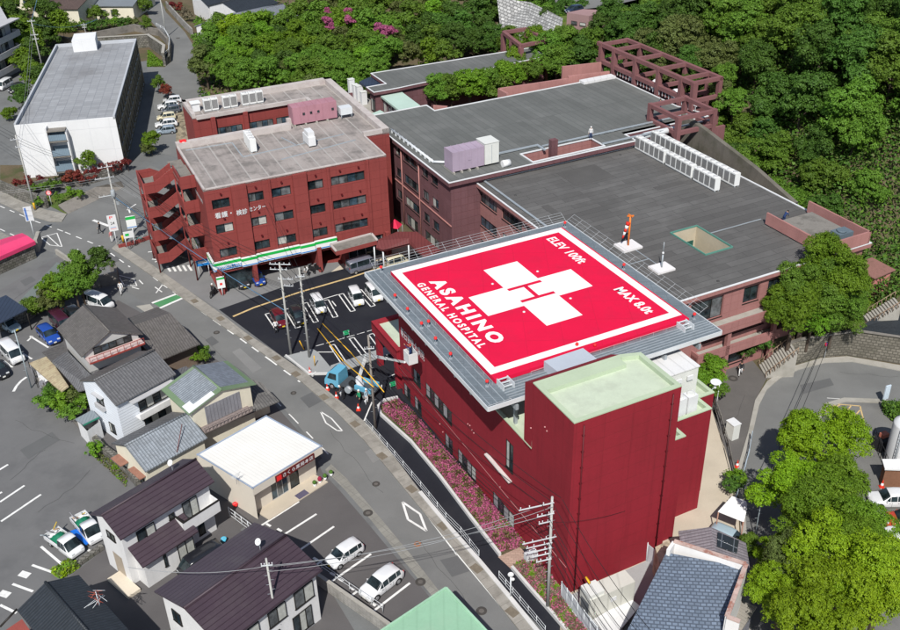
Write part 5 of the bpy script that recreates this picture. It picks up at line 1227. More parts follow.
mb = MB(); q = [o+u*(.02)+N*(.7)+ZD*(6.06-.7/w), o+u*.7+N*.7+ZD*(6.06-.7/w), o+u*.7+N*(w-.9)+ZD*(6.06-(w-.9)/w), o+u*1.4+N*(w-.9)+ZD*(6.06-(w-.9)/w), o+u*1.4+N*(w-.1)+ZD*(6.06-(w-.1)/w), o+u*.02+N*(w-.1)+ZD*(6.06-(w-.1)/w)]
mb.poly(q); mb.build('white_patch', mat('patch_white', (.68,.7,.7), .7), t)
k = h5['k']; C5 = ctr(h5); w5 = mkwall(k[0], k[3], C5)
mb = MB(); mb.box(w5.pt(1.2,2.9,0), w5.u*(w5.L-2.4), w5.n*.06, ZD*1.9); mb.build('board_front', WOOD, t)
mb = MB(); mb.box(w5.pt(.6,2.75,0), w5.u*(w5.L-1.0), w5.n*1.0, ZD*.1); mb.box(w5.pt(.6,3.3,.95), w5.u*(w5.L-1.0), w5.n*.06, ZD*.07)
for i in range(14): mb.box(w5.pt(.6+i*(w5.L-1.1)/13,2.8,.95), w5.u*.05, w5.n*.05, ZD*.5)
mb.build('balcony', mat('rusty_rail', (.23,.19,.18), .7, .3, 3, 8), t)
slope(t, [(193,436,2.3),(279,401,2.3),(262,383,3.1),(232,372,3.4),(224,392,3.2),(192,413,3.2)], mat('low_tile', (.13,.125,.12), .6, .1, .4, 6, .4, pattern=('tiles',.27,.24,(.04,.04,.04),.8), bump=.05))
mb = MB(); mb.prism([P2(202,424,2), P2(268,396,2), P2(258,386,2.6), P2(202,410,2.6)], 0, 2.1, top=False); mb.build('lower_wall', W_CREAM, t)
slope(t, [(170,372,2.6),(186,366,2.6),(193,372,2.6),(172,385,2.4)], T_GREY)
t = thing('house', 'low cream house with a silver grey tiled gable, left of the cream shop', 'house', P(150,462,0))
h6 = gable(t, (128,444), (172,421), (150,469), 4.2, 2.9, W_CREAM, T_SILV, .35, T_GREY, lenadj=(.3,1.6))
k = h6['k']; C6 = ctr(h6); w6 = mkwall(k[0], k[3], C6); hwin(t, w6, [(3.2,4.3,.7,1.7)], 2); 
mb = MB(); mb.box(w6.pt(2.8,1.85,0), w6.u*2.0, w6.n*.6, ZD*.08); mb.box(w6.pt(.2,1.8,0), w6.u*1.7, w6.n*.8, ZD*.08); mb.build('tin_hood', mat('rust_tin', (.28,.14,.10), .8, .2, 2, 8), t)
mb = MB(); mb.tube(P(177,452,3.0), P(182,424,4.4), .035, 6); mb.build('drain_pipe', mat('rust_pipe', (.16,.05,.045), .8), t)
t = thing('shed', 'small white shed with a green-edged grey roof beside the white clapboard house', 'shed', P(85,425,0))
mb = MB(); q = [P2(77,420,1.9), P2(87,431,1.9), P2(100,421,1.9), P2(92,412,1.9)]; mb.prism(q, 0, 1.9, top=False); mb.build('wall', W_WHITE, t)
slope(t, [(75,419,2.05),(83,424.5,2.0),(99,416.5,2.1),(92,410,2.15)], mat('shed_roof', (.2,.23,.25), .7, .1, pattern=('ribs',.3,(.12,.14,.16),.6)))
mb = MB(); a, b = P(83,424.7,2.0), P(99,416.8,2.1); mb.box(a, b-a, Vector((.05,-.05,0)), ZD*-.14); mb.build('green_edge', mat('green_metal', (.03,.2,.13), .5), t)
SHR = mat('cream_metal_roof', (.74,.73,.69), .6, .05, .4, 6, .35, pattern=('ribs',.33,(.62,.61,.57),.25)); SHW = mat('shop_beige', (.62,.57,.49), .85, .04, .5, 6)
t = thing('shop', 'cream flat-roofed shop with a dark red name board above its door', 'shop', P(260,480,0))
zs = 3.5; c4 = [P(197,455,zs), P(264,413,zs), P(322,446.5,zs), P(252.5,489,zs)]
us = (c4[2]-c4[3]).normalized(); vs = (c4[0]-c4[3]).normalized()
c4 = [c4[3]+vs*(c4[0]-c4[3]).length, c4[3]+us*(c4[2]-c4[3]).length+vs*(c4[0]-c4[3]).length, c4[3]+us*(c4[2]-c4[3]).length, c4[3]]
mb = MB(); mb.prism([(p.x,p.y) for p in c4], zs-.75, zs, top=False, bottom=True); mb.build('fascia', SHW, t)
mb = MB(); mb.poly([p+ZD*.0 for p in (c4[3],c4[2],c4[1],c4[0])]); mb.build('roof', SHR, t, math.atan2(vs.y, vs.x)+pi/2)
mb = MB()
for i in range(4):
 a, b = c4[i], c4[(i+1)%4]; d = (b-a).normalized(); mb.box(a+ZD*.003-d*.05, b-a+d*.1, Vector((-d.y,d.x,0))*-.12 if False else Vector((d.y,-d.x,0))*.10, ZD*.09)
mb.build('roof_edge', mat('blue_grey_trim', (.3,.36,.46), .6), t)
ls, lv = (c4[2]-c4[3]).length, (c4[0]-c4[3]).length
base = Vector((c4[3].x, c4[3].y, 0))
fs = Wall(base+us*.1+vs*.9, base+us*(ls-.2)+vs*.9)
if fs.n.dot(vs) > 0: fs.n = -fs.n
mb = MB(); fh = [(2.3,4.1,.1,2.3),(4.3,5.3,0,2.3)]
mb.wallh(fs, 0, fs.L, 0, zs-.75, fh, .12)
for a, b in ((base+us*(ls-.2)+vs*.9, base+us*(ls-.2)+vs*(lv-.1)), (base+us*(ls-.2)+vs*(lv-.1), base+us*.1+vs*(lv-.1)), (base+us*.1+vs*(lv-.1), base+us*.1+vs*.9)): mb.poly([a, b, b+ZD*(zs-.75), a+ZD*(zs-.75)])
mb.build('wall', SHW, t)
mb = MB(); mb.poly([base+us*.1+vs*.9, base+us*.1+vs*.05+ZD*.0, base+us*.1+vs*.05+ZD*(zs-.75), base+us*.1+vs*.9+ZD*(zs-.75)]); mb.build('side_fin', SHW, t)
windows(t, fs, [fh[0]], .1, 3, FRAME_L, seq=[3,1,3]); windows(t, fs, [fh[1]], .1, 1, FRAME_D, seq=[0])
SIGN = mat('sign_maroon', (.12,.012,.012), .5, .05)
mb = MB(); mb.box(base+us*2.3-vs*.08+ZD*2.72, us*4.2, vs*.1, ZD*.66); mb.build('name_board', SIGN, t)
mb = MB(); mb.box(base+us*2.4-vs*.09+ZD*2.8, us*.5, vs*.02, ZD*.5, 1); put_text(mb, 'さくら薬局本店', base+us*3.05-vs*.095+ZD*2.86, us, ZD, 3.3, .42, .012, 1.1); mb.build('board_lettering', [ALU, RL], t)
mb = MB(); sp = Wall(base, base+us); mb.box(base+us*.6-vs*.75, us*(ls-1.0), vs*1.65, ZD*.12); mb.build('shop_step', BEIGE, t)
mb = MB(); mb.cbox(base+us*4.5-vs*.35+ZD*.121, 1.1,.7,.02,us); mb.build('door_mat', mat('mat_violet', (.1,.09,.14), .9), t)
mb = MB(); mb.tube(P(237,484,zs), P(237,484,zs)+ZD*1.1, .02, 5)
for i in range(4): mb.tube(P(237,484,zs)+ZD*(1.0-i*.1)-us*(.5-i*.06), P(237,484,zs)+ZD*(1.0-i*.1)+us*(.5-i*.06), .012, 4)
mb.build('aerial', STEELW, t)
for (a, hgt, cm) in ((6.6,.55,'red'),(7.2,.45,'grn'),(6.0,.4,'grn'),(7.9,.35,'grn')):
 tt = thing('potted_plant', {'red': 'potted plant with dark pink leaves on the shop step', 'grn': 'small green potted plant on the shop step'}[cm], 'potted plant', base+us*a-vs*.3, 'potted plants on the shop step')
 c = base+us*a-vs*.3+ZD*.12; mb = MB(); mb.lathe(c, [(.12,0),(.16,.22)], 8); mb.build('pot', ALU, tt); mb = MB(); mb.ball(c+ZD*.4, .2,.2,hgt*.5,0,8,5); mb.build('foliage', mat('plant_'+cm, (.3,.02,.06) if cm == 'red' else (.06,.14,.02), .8, .4, 3, 12), tt)
t = thing('house', 'house with glossy black tiles and a tangled roof aerial at the lower left', 'house', P(60,620,0))
h8 = gable(t, (46,583), (76.7,618.7), (98,596), 5.7, 4.7, W_CREAM, T_BLACK, .45, T_BLACK, lenadj=(.1,2.5))
slope(t, [(60,622,4.4),(84,607,4.7),(108,616,4.0),(122,640,3.4),(60,650,3.4)], T_BLACK, 'lower_roof')
slope(t, [(0,634,2.6),(22,619,2.9),(34,636,2.9),(20,650,2.6)], mat('rusty_red_tin', (.25,.06,.05), .7, .2, 1, 8, stain=(.14,.05,.04), stain_amt=.5, stain_scale=1), 'tin_roof')
mb = MB(); mb.tube(P(17,609,3.9), P(0,627,3.4), .08, 6); mb.build('gutter', FRAME_D, t)
t = thing('roof_aerial', 'rusty red and white tangle of television aerials on the black tiled roof', 'aerial', P(99,606,4.8))
c = P(100,607,4.7); mb = MB(); ra = random.Random(4)
mb.tube(c-ZD*.5, c+ZD*1.5, .03, 5)
for i in range(16):
 a = c+ZD*(.5+ra.random()*1.0)+Vector((ra.uniform(-.3,.3), ra.uniform(-.3,.3), 0)); dd = Vector((ra.uniform(-1,1), ra.uniform(-1,1), ra.uniform(-.25,.25)))*.75; mb.tube(a-dd*.6, a+dd, .018, 4, m=i % 2)
mb.build('element', [STEELW, mat('rust_red', (.35,.08,.05), .7)], t)
t = thing('house', 'building with a smooth pale green metal roof at the bottom edge', 'house', P(445,630,0))
zg = 6.5; q = [P(380,632,zg), P(446,588,zg+.5), P(489,634,zg), P(430,690,zg-.4)]
mb = MB(); mb.poly([q[0], q[3], q[2], q[1]]); mb.build('roof', mat('mint_metal_roof', (.235,.41,.28), .55, .07, .3, 5, .4, stain=(.27,.40,.29), stain_amt=.5, stain_scale=.4, pattern=('ribs',.9,(.18,.33,.22),.3)), t)
mb = MB()
for i in range(3): a, b = q[i], q[(i+1)%4]; beam(mb, a-ZD*.15, b-ZD*.15, .16, .22)
mb.build('roof_edge', mat('mint_edge', (.30,.50,.35), .5), t)
mb = MB(); q2 = [P2(388,640,zg-.5), P2(446,600,zg-.5), P2(482,640,zg-.5), P2(430,680,zg-.5)]; mb.prism(q2, 0, zg-.25, top=False); mb.build('wall', W_GREY, t)
t = thing('house', 'house with blue grey flat tiles behind a white parapet with rust-stained coping', 'house', P(690,600,0))
pts10 = [(666.3,552.5,6.6),(742,567,6.6),(723.5,620,5.6),(735,626,5.5),(728,660,4.9),(612,660,4.9),(631,623,5.5)]
slope(t, pts10, T_BLUE)
WPAR = mat('white_parapet', (.74,.73,.72), .85, .05, .5, 7, .25, streak=.12); RUST = mat('rusty_coping', (.48,.36,.32), .8, .2, 1.5, 8, .2, stain=(.25,.07,.04), stain_amt=.9, stain_scale=1.6)
def pwall(mb, a, b, z0, z1, w):
 a = Vector((*a,0)); b = Vector((*b,0)); d = (b-a).normalized(); n = Vector((-d.y,d.x,0)); mb.box(a-n*w/2+ZD*z0, b-a, n*w, ZD*(z1-z0))
mb = MB(); zz = 7.1
A10, B10, C10, D10 = P2(674,541.5,zz), P2(746,564.5,zz), P2(727,617,zz), P2(740,622,zz)
pwall(mb, A10, B10, 0, zz, .25); pwall(mb, B10, C10, 0, zz-.01, .25); pwall(mb, C10, D10, 0, zz-.02, .25); pwall(mb, A10, P2(668,552,6.9), 5, zz-.005, .25)
mb.build('parapet_wall', WPAR, t)
mb = MB(); pwall(mb, A10, B10, zz, zz+.1, .32); pwall(mb, B10, C10, zz-.005, zz+.095, .32); pwall(mb, C10, D10, zz-.01, zz+.09, .32); mb.build('coping', RUST, t)
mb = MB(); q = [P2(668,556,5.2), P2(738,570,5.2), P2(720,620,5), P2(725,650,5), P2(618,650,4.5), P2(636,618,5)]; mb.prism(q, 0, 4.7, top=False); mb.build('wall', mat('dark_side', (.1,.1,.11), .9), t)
t = thing('house', 'old house of streaked grey tiles with one solar water panel, behind the white parapet', 'house', P(712,545,0))
T_OLD = tilemat('old_silver_tile', (.24,.22,.24), .3, .26, (.08,.07,.08), .85, (.13,.12,.13), .6)
slope(t, [(678.5,531,4.4),(711,527,5.2),(716,556,5.2),(682,552,4.4)], T_OLD); slope(t, [(711,527,5.2),(746,543,4.2),(751,575,4.2),(716,556,5.2)], T_OLD)
mb = MB(); q = [P2(682,534,4), P2(711,531,4), P2(742,545,4), P2(746,572,4), P2(716,560,4), P2(684,552,4)]; mb.prism(q, 0, 4.1, top=False); mb.build('wall', W_CREAM, t)
sp_ = MB(); q = [P(718,532,5.25), P(739,540.5,4.75), P(737,553,4.75), P(717,546,5.25)]; sp_.poly(q[::-1]); sp_.poly([x-ZD*.1 for x in q])
for i in range(4): sp_.poly([q[i], q[i]-ZD*.1, q[(i+1)%4]-ZD*.1, q[(i+1)%4]])
sp_.build('solar_panel', mat('solar_dark', (.025,.03,.035), .2, .1, 2, 5, .6, pattern=('grid',.95,.95,.04,(.15,.17,.2),.1)), t)
t = thing('canopy', 'white fabric canopy on thin posts beside the beige courtyard', 'canopy', P(730,520,0))
slope(t, [(718,511.5,2.7),(732,496,2.9),(746.5,501.5,2.9),(747,509,2.85),(744,522,2.6)], mat('canopy_white', (.8,.8,.8), .6, .03), 'cover', .05)
mb = MB()
for px, py in ((718.5,512),(743.5,522),(746,503)): c = P(px,py,2.6); mb.tube(Vector((c.x,c.y,0)), c, .05, 6)
mb.build('post', mat('rust_post', (.35,.2,.15), .8), t)
t = thing('lean_to', 'grey weathered sheet roof lean-to at the foot of the white parapet house', 'lean-to', P(735,612,0))
slope(t, [(726,595.5,3.2),(757,606.5,2.8),(741,631,2.8),(716,619,3.2)], mat('weathered_sheet', (.27,.25,.22), .9, .12, .6, 8, .2, pattern=('ribs',.3,(.2,.185,.16),.5)), 'roof')
mb = MB(); mb.prism([P2(728,600,2.6), P2(753,608,2.6), P2(740,628,2.6), P2(720,618,2.6)], 0, 2.6, top=False); mb.build('wall', WOOD, t)
t = thing('garden_wall', 'stained beige wall stub between the red tower and the blue grey tiles', 'wall', P(664,560,0))
mb = MB(); mb.prism([P2(655,548,2.5), P2(669,541,2.5), P2(672,548,2.5), P2(660,566,2.5)], 0, 2.6); mb.build('wall', mat('stained_beige', (.45,.38,.28), .9, .15, 1, 8, .2, stain=(.15,.12,.09), stain_amt=.7, stain_scale=1.2), t)
t = thing('generator', 'long ivory generator housing in the service yard at the foot of the red tower', 'generator', AB(34.5,-41,0))
u, v = AD, BD
def S9(px, py, z): return P(px, py, z)
g0 = P(593,617,0); g0 = AB(30.9+.3,-42.9,0)
zt = 2.9; c = [P(582,588,zt), P(626,571.5,zt), P(636.7,583,zt), P(590.5,601,zt)]
ga = c[3]; gu = AD*((c[2]-c[3]).dot(AD)); gv = -BD*abs((c[0]-c[3]).dot(BD))
ga = Vector((ga.x,ga.y,0))
mb = MB(); mb.box(ga+ZD*.25, gu, gv, ZD*(zt-.25)); mb.build('housing', mat('ivory_housing', (.55,.55,.50), .6, .05, .6, 8, .3, pattern=('ribs',1.2,(.4,.4,.36),.6)), t)
mb = MB(); mb.box(ga+gu*.0-gv.normalized()*-.1+ZD*zt, gu*.32, gv*.9, ZD*.35); mb.build('intake_hood', CAB, t)
mb = MB(); mb.poly([ga-AD*.02+gv*.1+ZD*.7, ga-AD*.02+gv*.85+ZD*.7, ga-AD*.02+gv*.85+ZD*2.4, ga-AD*.02+gv*.1+ZD*2.4]); mb.build('radiator_grille', mat('dark_grille', (.12,.13,.14), .6, .1, pattern=('ribs',.1,(.05,.05,.05),.7)), t)
mb = MB(); mb.box(ga+gu*.45-gv.normalized()*.03+ZD*1.9, AD*.5, BD*.04, ZD*.4); mb.build('door_panel', ALU, t)
mb = MB(); mb.box(ga-AD*.3-gv.normalized()*.4, gu+AD*.6, gv.normalized()*(gv.length+.8), ZD*.25); mb.build('plinth', CONC, t)
sheet('service_yard', [(566,597),(646,561),(656,569),(650,590),(628,630),(600,650),(575,612)], Z5+.006, mat('light_yard', (.33,.34,.34), .9, .1, .5, 8))
t = thing('yard_fence', 'long fence of pale translucent panels around the service yard', 'fence', P(590,620,0))
mb = MB(); FP_ = mat('translucent_panel', (.5,.53,.56), .5, .08, pattern=('ribs',.9,(.3,.33,.36),.6))
pp_ = [P(561,599,0), P(577,620,0), P(596,644,0), P(620,680,0)]
for a, b in zip(pp_, pp_[1:]): d = b-a; n = Vector((-d.y,d.x,0)).normalized()*.05; mb.box(a, d, n, ZD*1.75)
mb.build('panel', FP_, t); mb = MB()
for a, b in zip(pp_, pp_[1:]):
 for i in range(3): mb.tube(a+(b-a)*i/3, a+(b-a)*i/3+ZD*1.9, .04, 5)
 for zz in (.3, 1.8): mb.tube(a+ZD*zz, b+ZD*zz, .03, 5)
mb.build('rail', STEELW, t)
mb = MB(); d = AB(41.0,-42.5,0); 
t = thing('panel_screen', 'small pale lattice screen at the end of the service yard', 'screen', P(650,562,0)); a, b = P(646,561,0), P(655.5,569,0); mb = MB(); mb.box(a, b-a, Vector((.04,.04,0)), ZD*1.8); mb.build('panel', FP_, t)
mb = MB(); mb.tube(a, a+ZD*2.0, .04, 5); mb.tube(b, b+ZD*2.0, .04, 5); mb.build('post', STEELW, t)
t = thing('yard_deck', 'flat white sheet roof beside the generator housing', 'deck', P(620,610,0)); slope(t, [(592,620,1.0),(630,598,1.0),(640,606,1.0),(612,640,1.0)], W_WHITE, 'sheet'); mb = MB()
for px, py in ((594,620),(630,600),(613,636)): c = P(px,py,.9); mb.tube(Vector((c.x,c.y,0)), c, .05, 5)
mb.build('post', STEEL, t)
t = thing('apartment_block', 'long white concrete block with a patched flat grey roof and small stacked balconies', 'building', P(60,150,0))
zw = 8.3; WQ = [P(14,125.5,zw), P(115,117,zw), P(144,47.5,zw), P(70.5,44,zw)]
ua = (WQ[1]-WQ[0]).normalized(); va = Vector((-ua.y, ua.x, 0)); 
def A2(s, v, z=0.0): p = WQ[0]+ua*s+va*v; p.z = z; return p
LA = (WQ[1]-WQ[0]).length; LV = 42.0
RFL = mat('patched_grey_roof', (.30,.31,.325), .85, .08, .2, 6, .25, stain=(.20,.20,.205), stain_amt=.7, stain_scale=.12, pattern=('grid',1.3,1.0,.03,(.17,.18,.2),.12))
WPL = mat('white_plaster', (.68,.69,.70), .85, .04, .3, 6, .2, pattern=('grid',3.0,3.4,.03,(.62,.64,.66),.02), streak=.06)
mb = MB(); q = [A2(0,0,0), A2(LA,0,0), A2(LA,LV,0), A2(0,LV,0)]
sideW = Wall(q[1], q[2]); 
if sideW.n.dot(ua) < 0: sideW.n = -sideW.n
fr_ = Wall(q[0], q[1])
if fr_.n.dot(va) > 0: fr_.n = -fr_.n
hA = [(1.2+i*2.7, 2.9+i*2.7, zz, zz+1.6) for i in range(15) for zz in (.6, 3.4, 6.1)]
mb = MB(); mb.wallh(fr_, 0, LA, 0, zw, [], .2); p_, q_ = q[2], q[3]; mb.poly([p_, q_, q_+ZD*zw, p_+ZD*zw]); mb.poly([q[3], q[0], q[0]+ZD*zw, q[3]+ZD*zw]); mb.build('wall', WPL, t)
mb = MB(); mb.wallh(sideW, 0, LV, 0, zw, hA, .3); mb.build('side_wall', mat('side_shaded_streaked', (.20,.17,.12), .9, .2, .4, 6, .2, streak=.4), t)  # this side's shade is put into its dark base colour; streaks are weathering
windows(t, sideW, hA, .25, 2, FRAME_L, seq=[3,3,2])
mb = MB(); mb.poly([p+ZD*(zw-.3) for p in (Vector((x.x,x.y,0)) for x in q)]); mb.build('roof', RFL, t, math.atan2(ua.y, ua.x))
mb = MB()
for i, (a, b) in enumerate(((q[1],q[2]),(q[2],q[3]),(q[3],q[0]))): d = (b-a).normalized(); n = Vector((-d.y,d.x,0)); mb.box(a+ZD*(zw-.31)+d*(.02 if i else 0), b-a-d*.04, n*.3, ZD*(.55+.003*i))
mb.build('parapet', mat('grey_parapet', (.42,.44,.47), .85, .08), t)
mb = MB(); mb.box(A2(-.0,.003,zw-.3), ua*LA, va*.15, ZD*.33); mb.build('front_edge', WPL, t)
mb = MB()
for k_, zz in enumerate((1.0, 3.4, 5.8)):
 mb.box(A2(4.6,-1.3,zz-.15), ua*2.5, va*1.3, ZD*.18)
mb.box(A2(4.5,-1.4,7.3), ua*2.6, va*1.5, ZD*.15); mb.build('balcony_slab', CONC_D, t)
mb = MB()
mb.box(A2(4.3,-1.3,.5), ua*.22, va*1.3, ZD*7.4); mb.box(A2(7.0,-1.2,.5), ua*.2, va*1.2, ZD*6.7); mb.build('balcony_wall', WPL, t)
mb = MB()
for zz in (1.0, 3.4, 5.8):
 mb.poly([A2(4.6,-.05,zz+.1), A2(7.0,-.05,zz+.1), A2(7.0,-.05,zz+1.3), A2(4.6,-.05,zz+1.3)])
 mb.box(A2(4.6,-1.3,zz+.1), ua*2.4, va*.05, ZD*.9)
mb.build('balcony_glass', mat('ribbed_blue_glass', (.2,.27,.33), .3, .1, pattern=('ribs',.25,(.1,.14,.18),.6)), t)
mb = MB(); c = P(92,50,zw); 
mb.prism([P2(73.5,50.5,zw), P2(97,48.5,zw), P2(98,41,zw), P2(76,43,zw)], zw-.3, zw+1.7); mb.build('roof_stairhead', WPL, t)
mb = MB()
for i in range(3): mb.tube(A2(9+i*.5,-.05,0), A2(9+i*.5,-.05,.1), .03)
t = thing('apartment_block', 'grey apartment block with three rows of balconies at the upper left edge', 'building', P(0,80,0))
q = [P(8,20,9.8), P(-60,52,9.8), P(-80,10,9.8), P(-8,-8,9.8)]
pts = [(p.x,p.y) for p in q]; AG = mat('apartment_grey', (.42,.42,.43), .85, .08, .4, 6, streak=.15)
mb = MB(); mb.prism(pts, 0, 9.8); mb.build('wall', AG, t)
wA = Wall(q[1], q[0])
if wA.n.y > 0: wA.n = -wA.n
mb = MB()
for zz in (2.4, 5.1, 7.8):
 mb.box(wA.pt(2,zz-.9,0), wA.u*(wA.L-1.5), wA.n*1.6, ZD*.15); mb.box(wA.pt(2,zz-.9,1.5), wA.u*(wA.L-1.5), wA.n*.12, ZD*1.1); mb.box(wA.pt(wA.L+.4,zz-.9,0), wA.u*.12, wA.n*1.6, ZD*1.1)
mb.box(wA.pt(1.5,9.85,0), wA.u*(wA.L-.5), wA.n*1.9, ZD*.18)
mb.build('balcony', AG, t)
hwin(t, wA, [(2+i*3.0, 4.2+i*3.0, zz-.6, zz+1.1) for i in range(int(wA.L/3)-1) for zz in (2.4,5.1,7.8)], 2)
def farhouse(label, rf, rb, ef, zr, ze, wm, rm, wins=()):
 t = thing('house', label, 'house', P(*ef, 0)); f = gable(t, rf, rb, ef, zr, ze, wm, rm, .4)
 k = f['k']; w_ = mkwall(k[3], k[2], ctr(f)); n = max(2, int(w_.L/3)); hwin(t, w_, [(.8+i*2.7, 2.4+i*2.7, .9, 2.3) for i in range(n)], 2); return f
farhouse('beige house with a brown tiled roof at the top edge, left of the grey-roofed bungalow', (46,-6), (92,-6), (92,9), 5.8, 4.6, W_CREAM, mat('brown_tile', (.10,.07,.06), .7, .1, pattern=('tiles',.27,.24,(.03,.02,.02),.7)))
farhouse('bungalow with a broad grey blue roof at the top edge', (93,-8), (143,-8), (137,6), 4.6, 3.2, W_CREAM, mat('slate_blue_roof', (.17,.19,.21), .7, .08, pattern=('rows',.35,(.1,.11,.13),.6)))
farhouse('white house with a red-brown parasol and dark tiles, right of the back road', (198,-4), (228,-9), (206,6), 5, 3.8, W_WHITE, T_BLACK)
farhouse('white gabled house with black tiles at the top edge beside the garden wood', (222,2), (262,-8), (237,14), 6, 4.4, W_WHITE, T_BLACK)
farhouse('wide temple-like house with blue grey tiles among the garden trees', (236,14), (283,4), (298,26), 6.5, 4.2, W_WHITE, tilemat('temple_tile', (.19,.205,.23), .35, .3, (.07,.08,.09), .7))
farhouse('low house with pale grey tiles half hidden by the garden trees', (205,22), (234,13), (222,30), 4.6, 3.2, W_WHITE, mat('pale_tile', (.3,.32,.35), .7, .08, pattern=('tiles',.3,.26,(.12,.13,.15),.6)))
farhouse('dark roofed house at the very top left behind the trees', (-12,-14), (40,-14), (30,-6), 5, 3.8, W_CREAM, T_GREY)
t = thing('small_building', 'small mauve block building with slit windows by the top road', 'building', P(583,25,0))
mb = MB(); q = [P2(567,12.5,11.5), P2(583,9,11.5), P2(606,10,11.5), P2(589,16,11.5)]; mb.prism(q, 3, 11.5); mb.build('wall', mat('mauve_wall', (.30,.19,.19), .85, .1), t)
w_ = Wall(q[0], q[3]); w_.n = w_.n if w_.n.y < 0 else -w_.n; hwin(t, w_, [(1+i*1.8,2.2+i*1.8,9.6,10.2) for i in range(3)], 1)
t = thing('carport', 'dark blue ribbed carport roof above a pale blue car at the left edge', 'carport', P(10,320,0))
slope(t, [(-20,306,2.7),(6,295,2.9),(27.5,309,2.8),(-14,330,2.6)], mat('navy_ribbed_roof', (.03,.042,.07), .55, .08, .4, 6, .4, pattern=('ribs',.45,(.012,.018,.03),.8)), 'roof', .12)
mb = MB()
for px, py in ((26,310),(-12,329),(5,297)): c = P(px,py,2.6); mb.tube(Vector((c.x,c.y,0)), c, .07, 6)
mb.build('post', FRAME_D, t)
t = thing('awning_building', 'long low stone-walled shed with a bright pink roof by the left road', 'shed', P(10,262,0))
q = [P(-60,276,2.6), P(-60,262,3.2), P(26,235.5,3.2), P(35,240.5,2.5), P(-50,286,2.4)]
mb = MB()
r0, r1 = P(-60,268,3.1), P(27,235.5,3.1); f0_, f1_ = P(-60,283,2.4), P(35,241,2.4); bk0, bk1 = P(-60,258,2.7), P(22,233,2.7)
mb.poly([r0, f0_, f1_, r1]); mb.poly([r0, r1, bk1, bk0]); mb.poly([f0_, f0_-ZD*.5, f1_-ZD*.5, f1_]); mb.poly([r1, f1_, f1_-ZD*.5, r1-ZD*.9]); mb.build('roof', mat('pink_sheet_roof', (.62,.05,.15), .6, .07, .4, 6, .3), t)
mb = MB(); e0, e1 = Vector((f0_.x,f0_.y,0)), Vector((f1_.x,f1_.y,0)); d = e1-e0; n = Vector((-d.y,d.x,0)).normalized(); mb.box(e0+n*.3, d*.985, n*.3, ZD*2.3); mb.build('stone_front', STONE, t)
mb = MB(); b0_, b1_ = Vector((bk0.x,bk0.y,0)), Vector((bk1.x,bk1.y,0)); mb.box(b0_-n*.3, b1_-b0_, n*.15, ZD*2.6); mb.build('wall', W_GREY, t)
def gwall(label, pix, h, w, m, cat='wall', name='garden_wall', z0=0.0, cap=None):
 t = thing(name, label, cat, P(*pix[0], 0)); mb = MB(); wallpath(mb, pix, w, h, z0); mb.build('wall', m, t)
 if cap: mb = MB(); wallpath(mb, pix, w+.1, .08, z0+h+.005); mb.build('cap', cap, t)
 return t
gwall('mossy stone retaining wall along the footway below the white block', [(-30,176),(0,190.5),(20,199),(27,199),(66,213)][:3]+[(48,208)], 1.7, .5, STONE)
gwall('stone wall stepping round the corner garden towards the store side', [(20,196),(45,189.5),(80,186),(110,178),(121,172)], 1.5, .5, STONE)
gwall('tall rough stone wall edging the parking row in front of the old houses', [(0,331),(25,322),(52,305),(88,290),(90,286)], 1.5, .5, STONE)
gwall('grey concrete wall at the corner of the corner garden by the road', [(90,288),(103,287),(118,283),(118,278),(112,273)], 1.6, .3, CONC_D)
gwall('short pale wall at the lot entrance by the pink-roofed shed', [(57,254),(73,265)], .7, .3, CONC)
gwall('pale gate pillar at the end of the pink-roofed shed', [(38,252),(41,243)], 1.7, .45, CONC)
gwall('low concrete kerb wall curving round the old garden by the big lot', [(37,378),(46,391),(58,405),(72,417),(85,433),(95,442),(103,452)], .5, .35, CONC_D)
gwall('crumbling stone wall with weeds along the back of the low silver-tiled house', [(90,436),(103,452),(117,462),(133,478),(140,488)], .9, .5, STONE)
gwall('block wall between the shop bays and the second plum-roofed house', [(318,584),(345,603),(372,622),(400,642)], 1.1, .2, BLOCKW, cap=CONC)
gwall('low planted kerb between the work trucks and the house yard', [(70,571),(103,548)], .35, .5, STONE)
gwall('high dark retaining wall behind the flat grey roof of the white block', [(98,50),(150,47),(166,58),(165,66)], 2.6, .5, STONE, cap=CONC)
gwall('long low concrete wall beyond the upper lane behind the white block', [(40,38),(72,45),(100,38),(135,31),(160,36),(168,45)], 1.5, .4, CONC_D)
gwall('curved stone-faced wall climbing beside the back road', [(165,66),(170,62),(171,48),(168,40)], 1.3, .4, STONE)
gwall('pale blockwork wall with a sloping top on the right side of the back road', [(167,8),(175,17),(185,28),(193,36)], 1.6, .3, BLOCKW)
def rail_fence(label, pix, h=.9, n=10, rails=2, name='guard_rail', m=STEELW, r=.03, z0=0.0, post_r=None):
 t = thing(name, label, 'fence', P(*pix[0], 0)); pts = [P(x, y, 0)+ZD*z0 for x, y in pix]; tot = sum((b-a).length for a, b in zip(pts, pts[1:]))
 mb = MB()
 for a, b in zip(pts, pts[1:]):
  for k_ in range(rails): z = h*(1-k_*.38); mb.tube(a+ZD*z, b+ZD*z, r, 5, caps=False)
 mb.build('rail', m, t); 
 for a, b in zip(pts, pts[1:]):
  kk = max(1, round(n*(b-a).length/tot))
  for i in range(kk): mb = MB(); c = a.lerp(b, i/kk); mb.tube(c, c+ZD*(h+.03), post_r or r*1.3, 6); mb.build('post', m, t)
 mb = MB(); mb.tube(pts[-1], pts[-1]+ZD*(h+.03), post_r or r*1.3, 6); mb.build('post', m, t)
 return t
rail_fence('white footway rail beside the azalea bed, upper length', [(366,425),(395,458),(421,489),(446,520),(461,535),(479,558)], .85, 14, 3, r=.02)
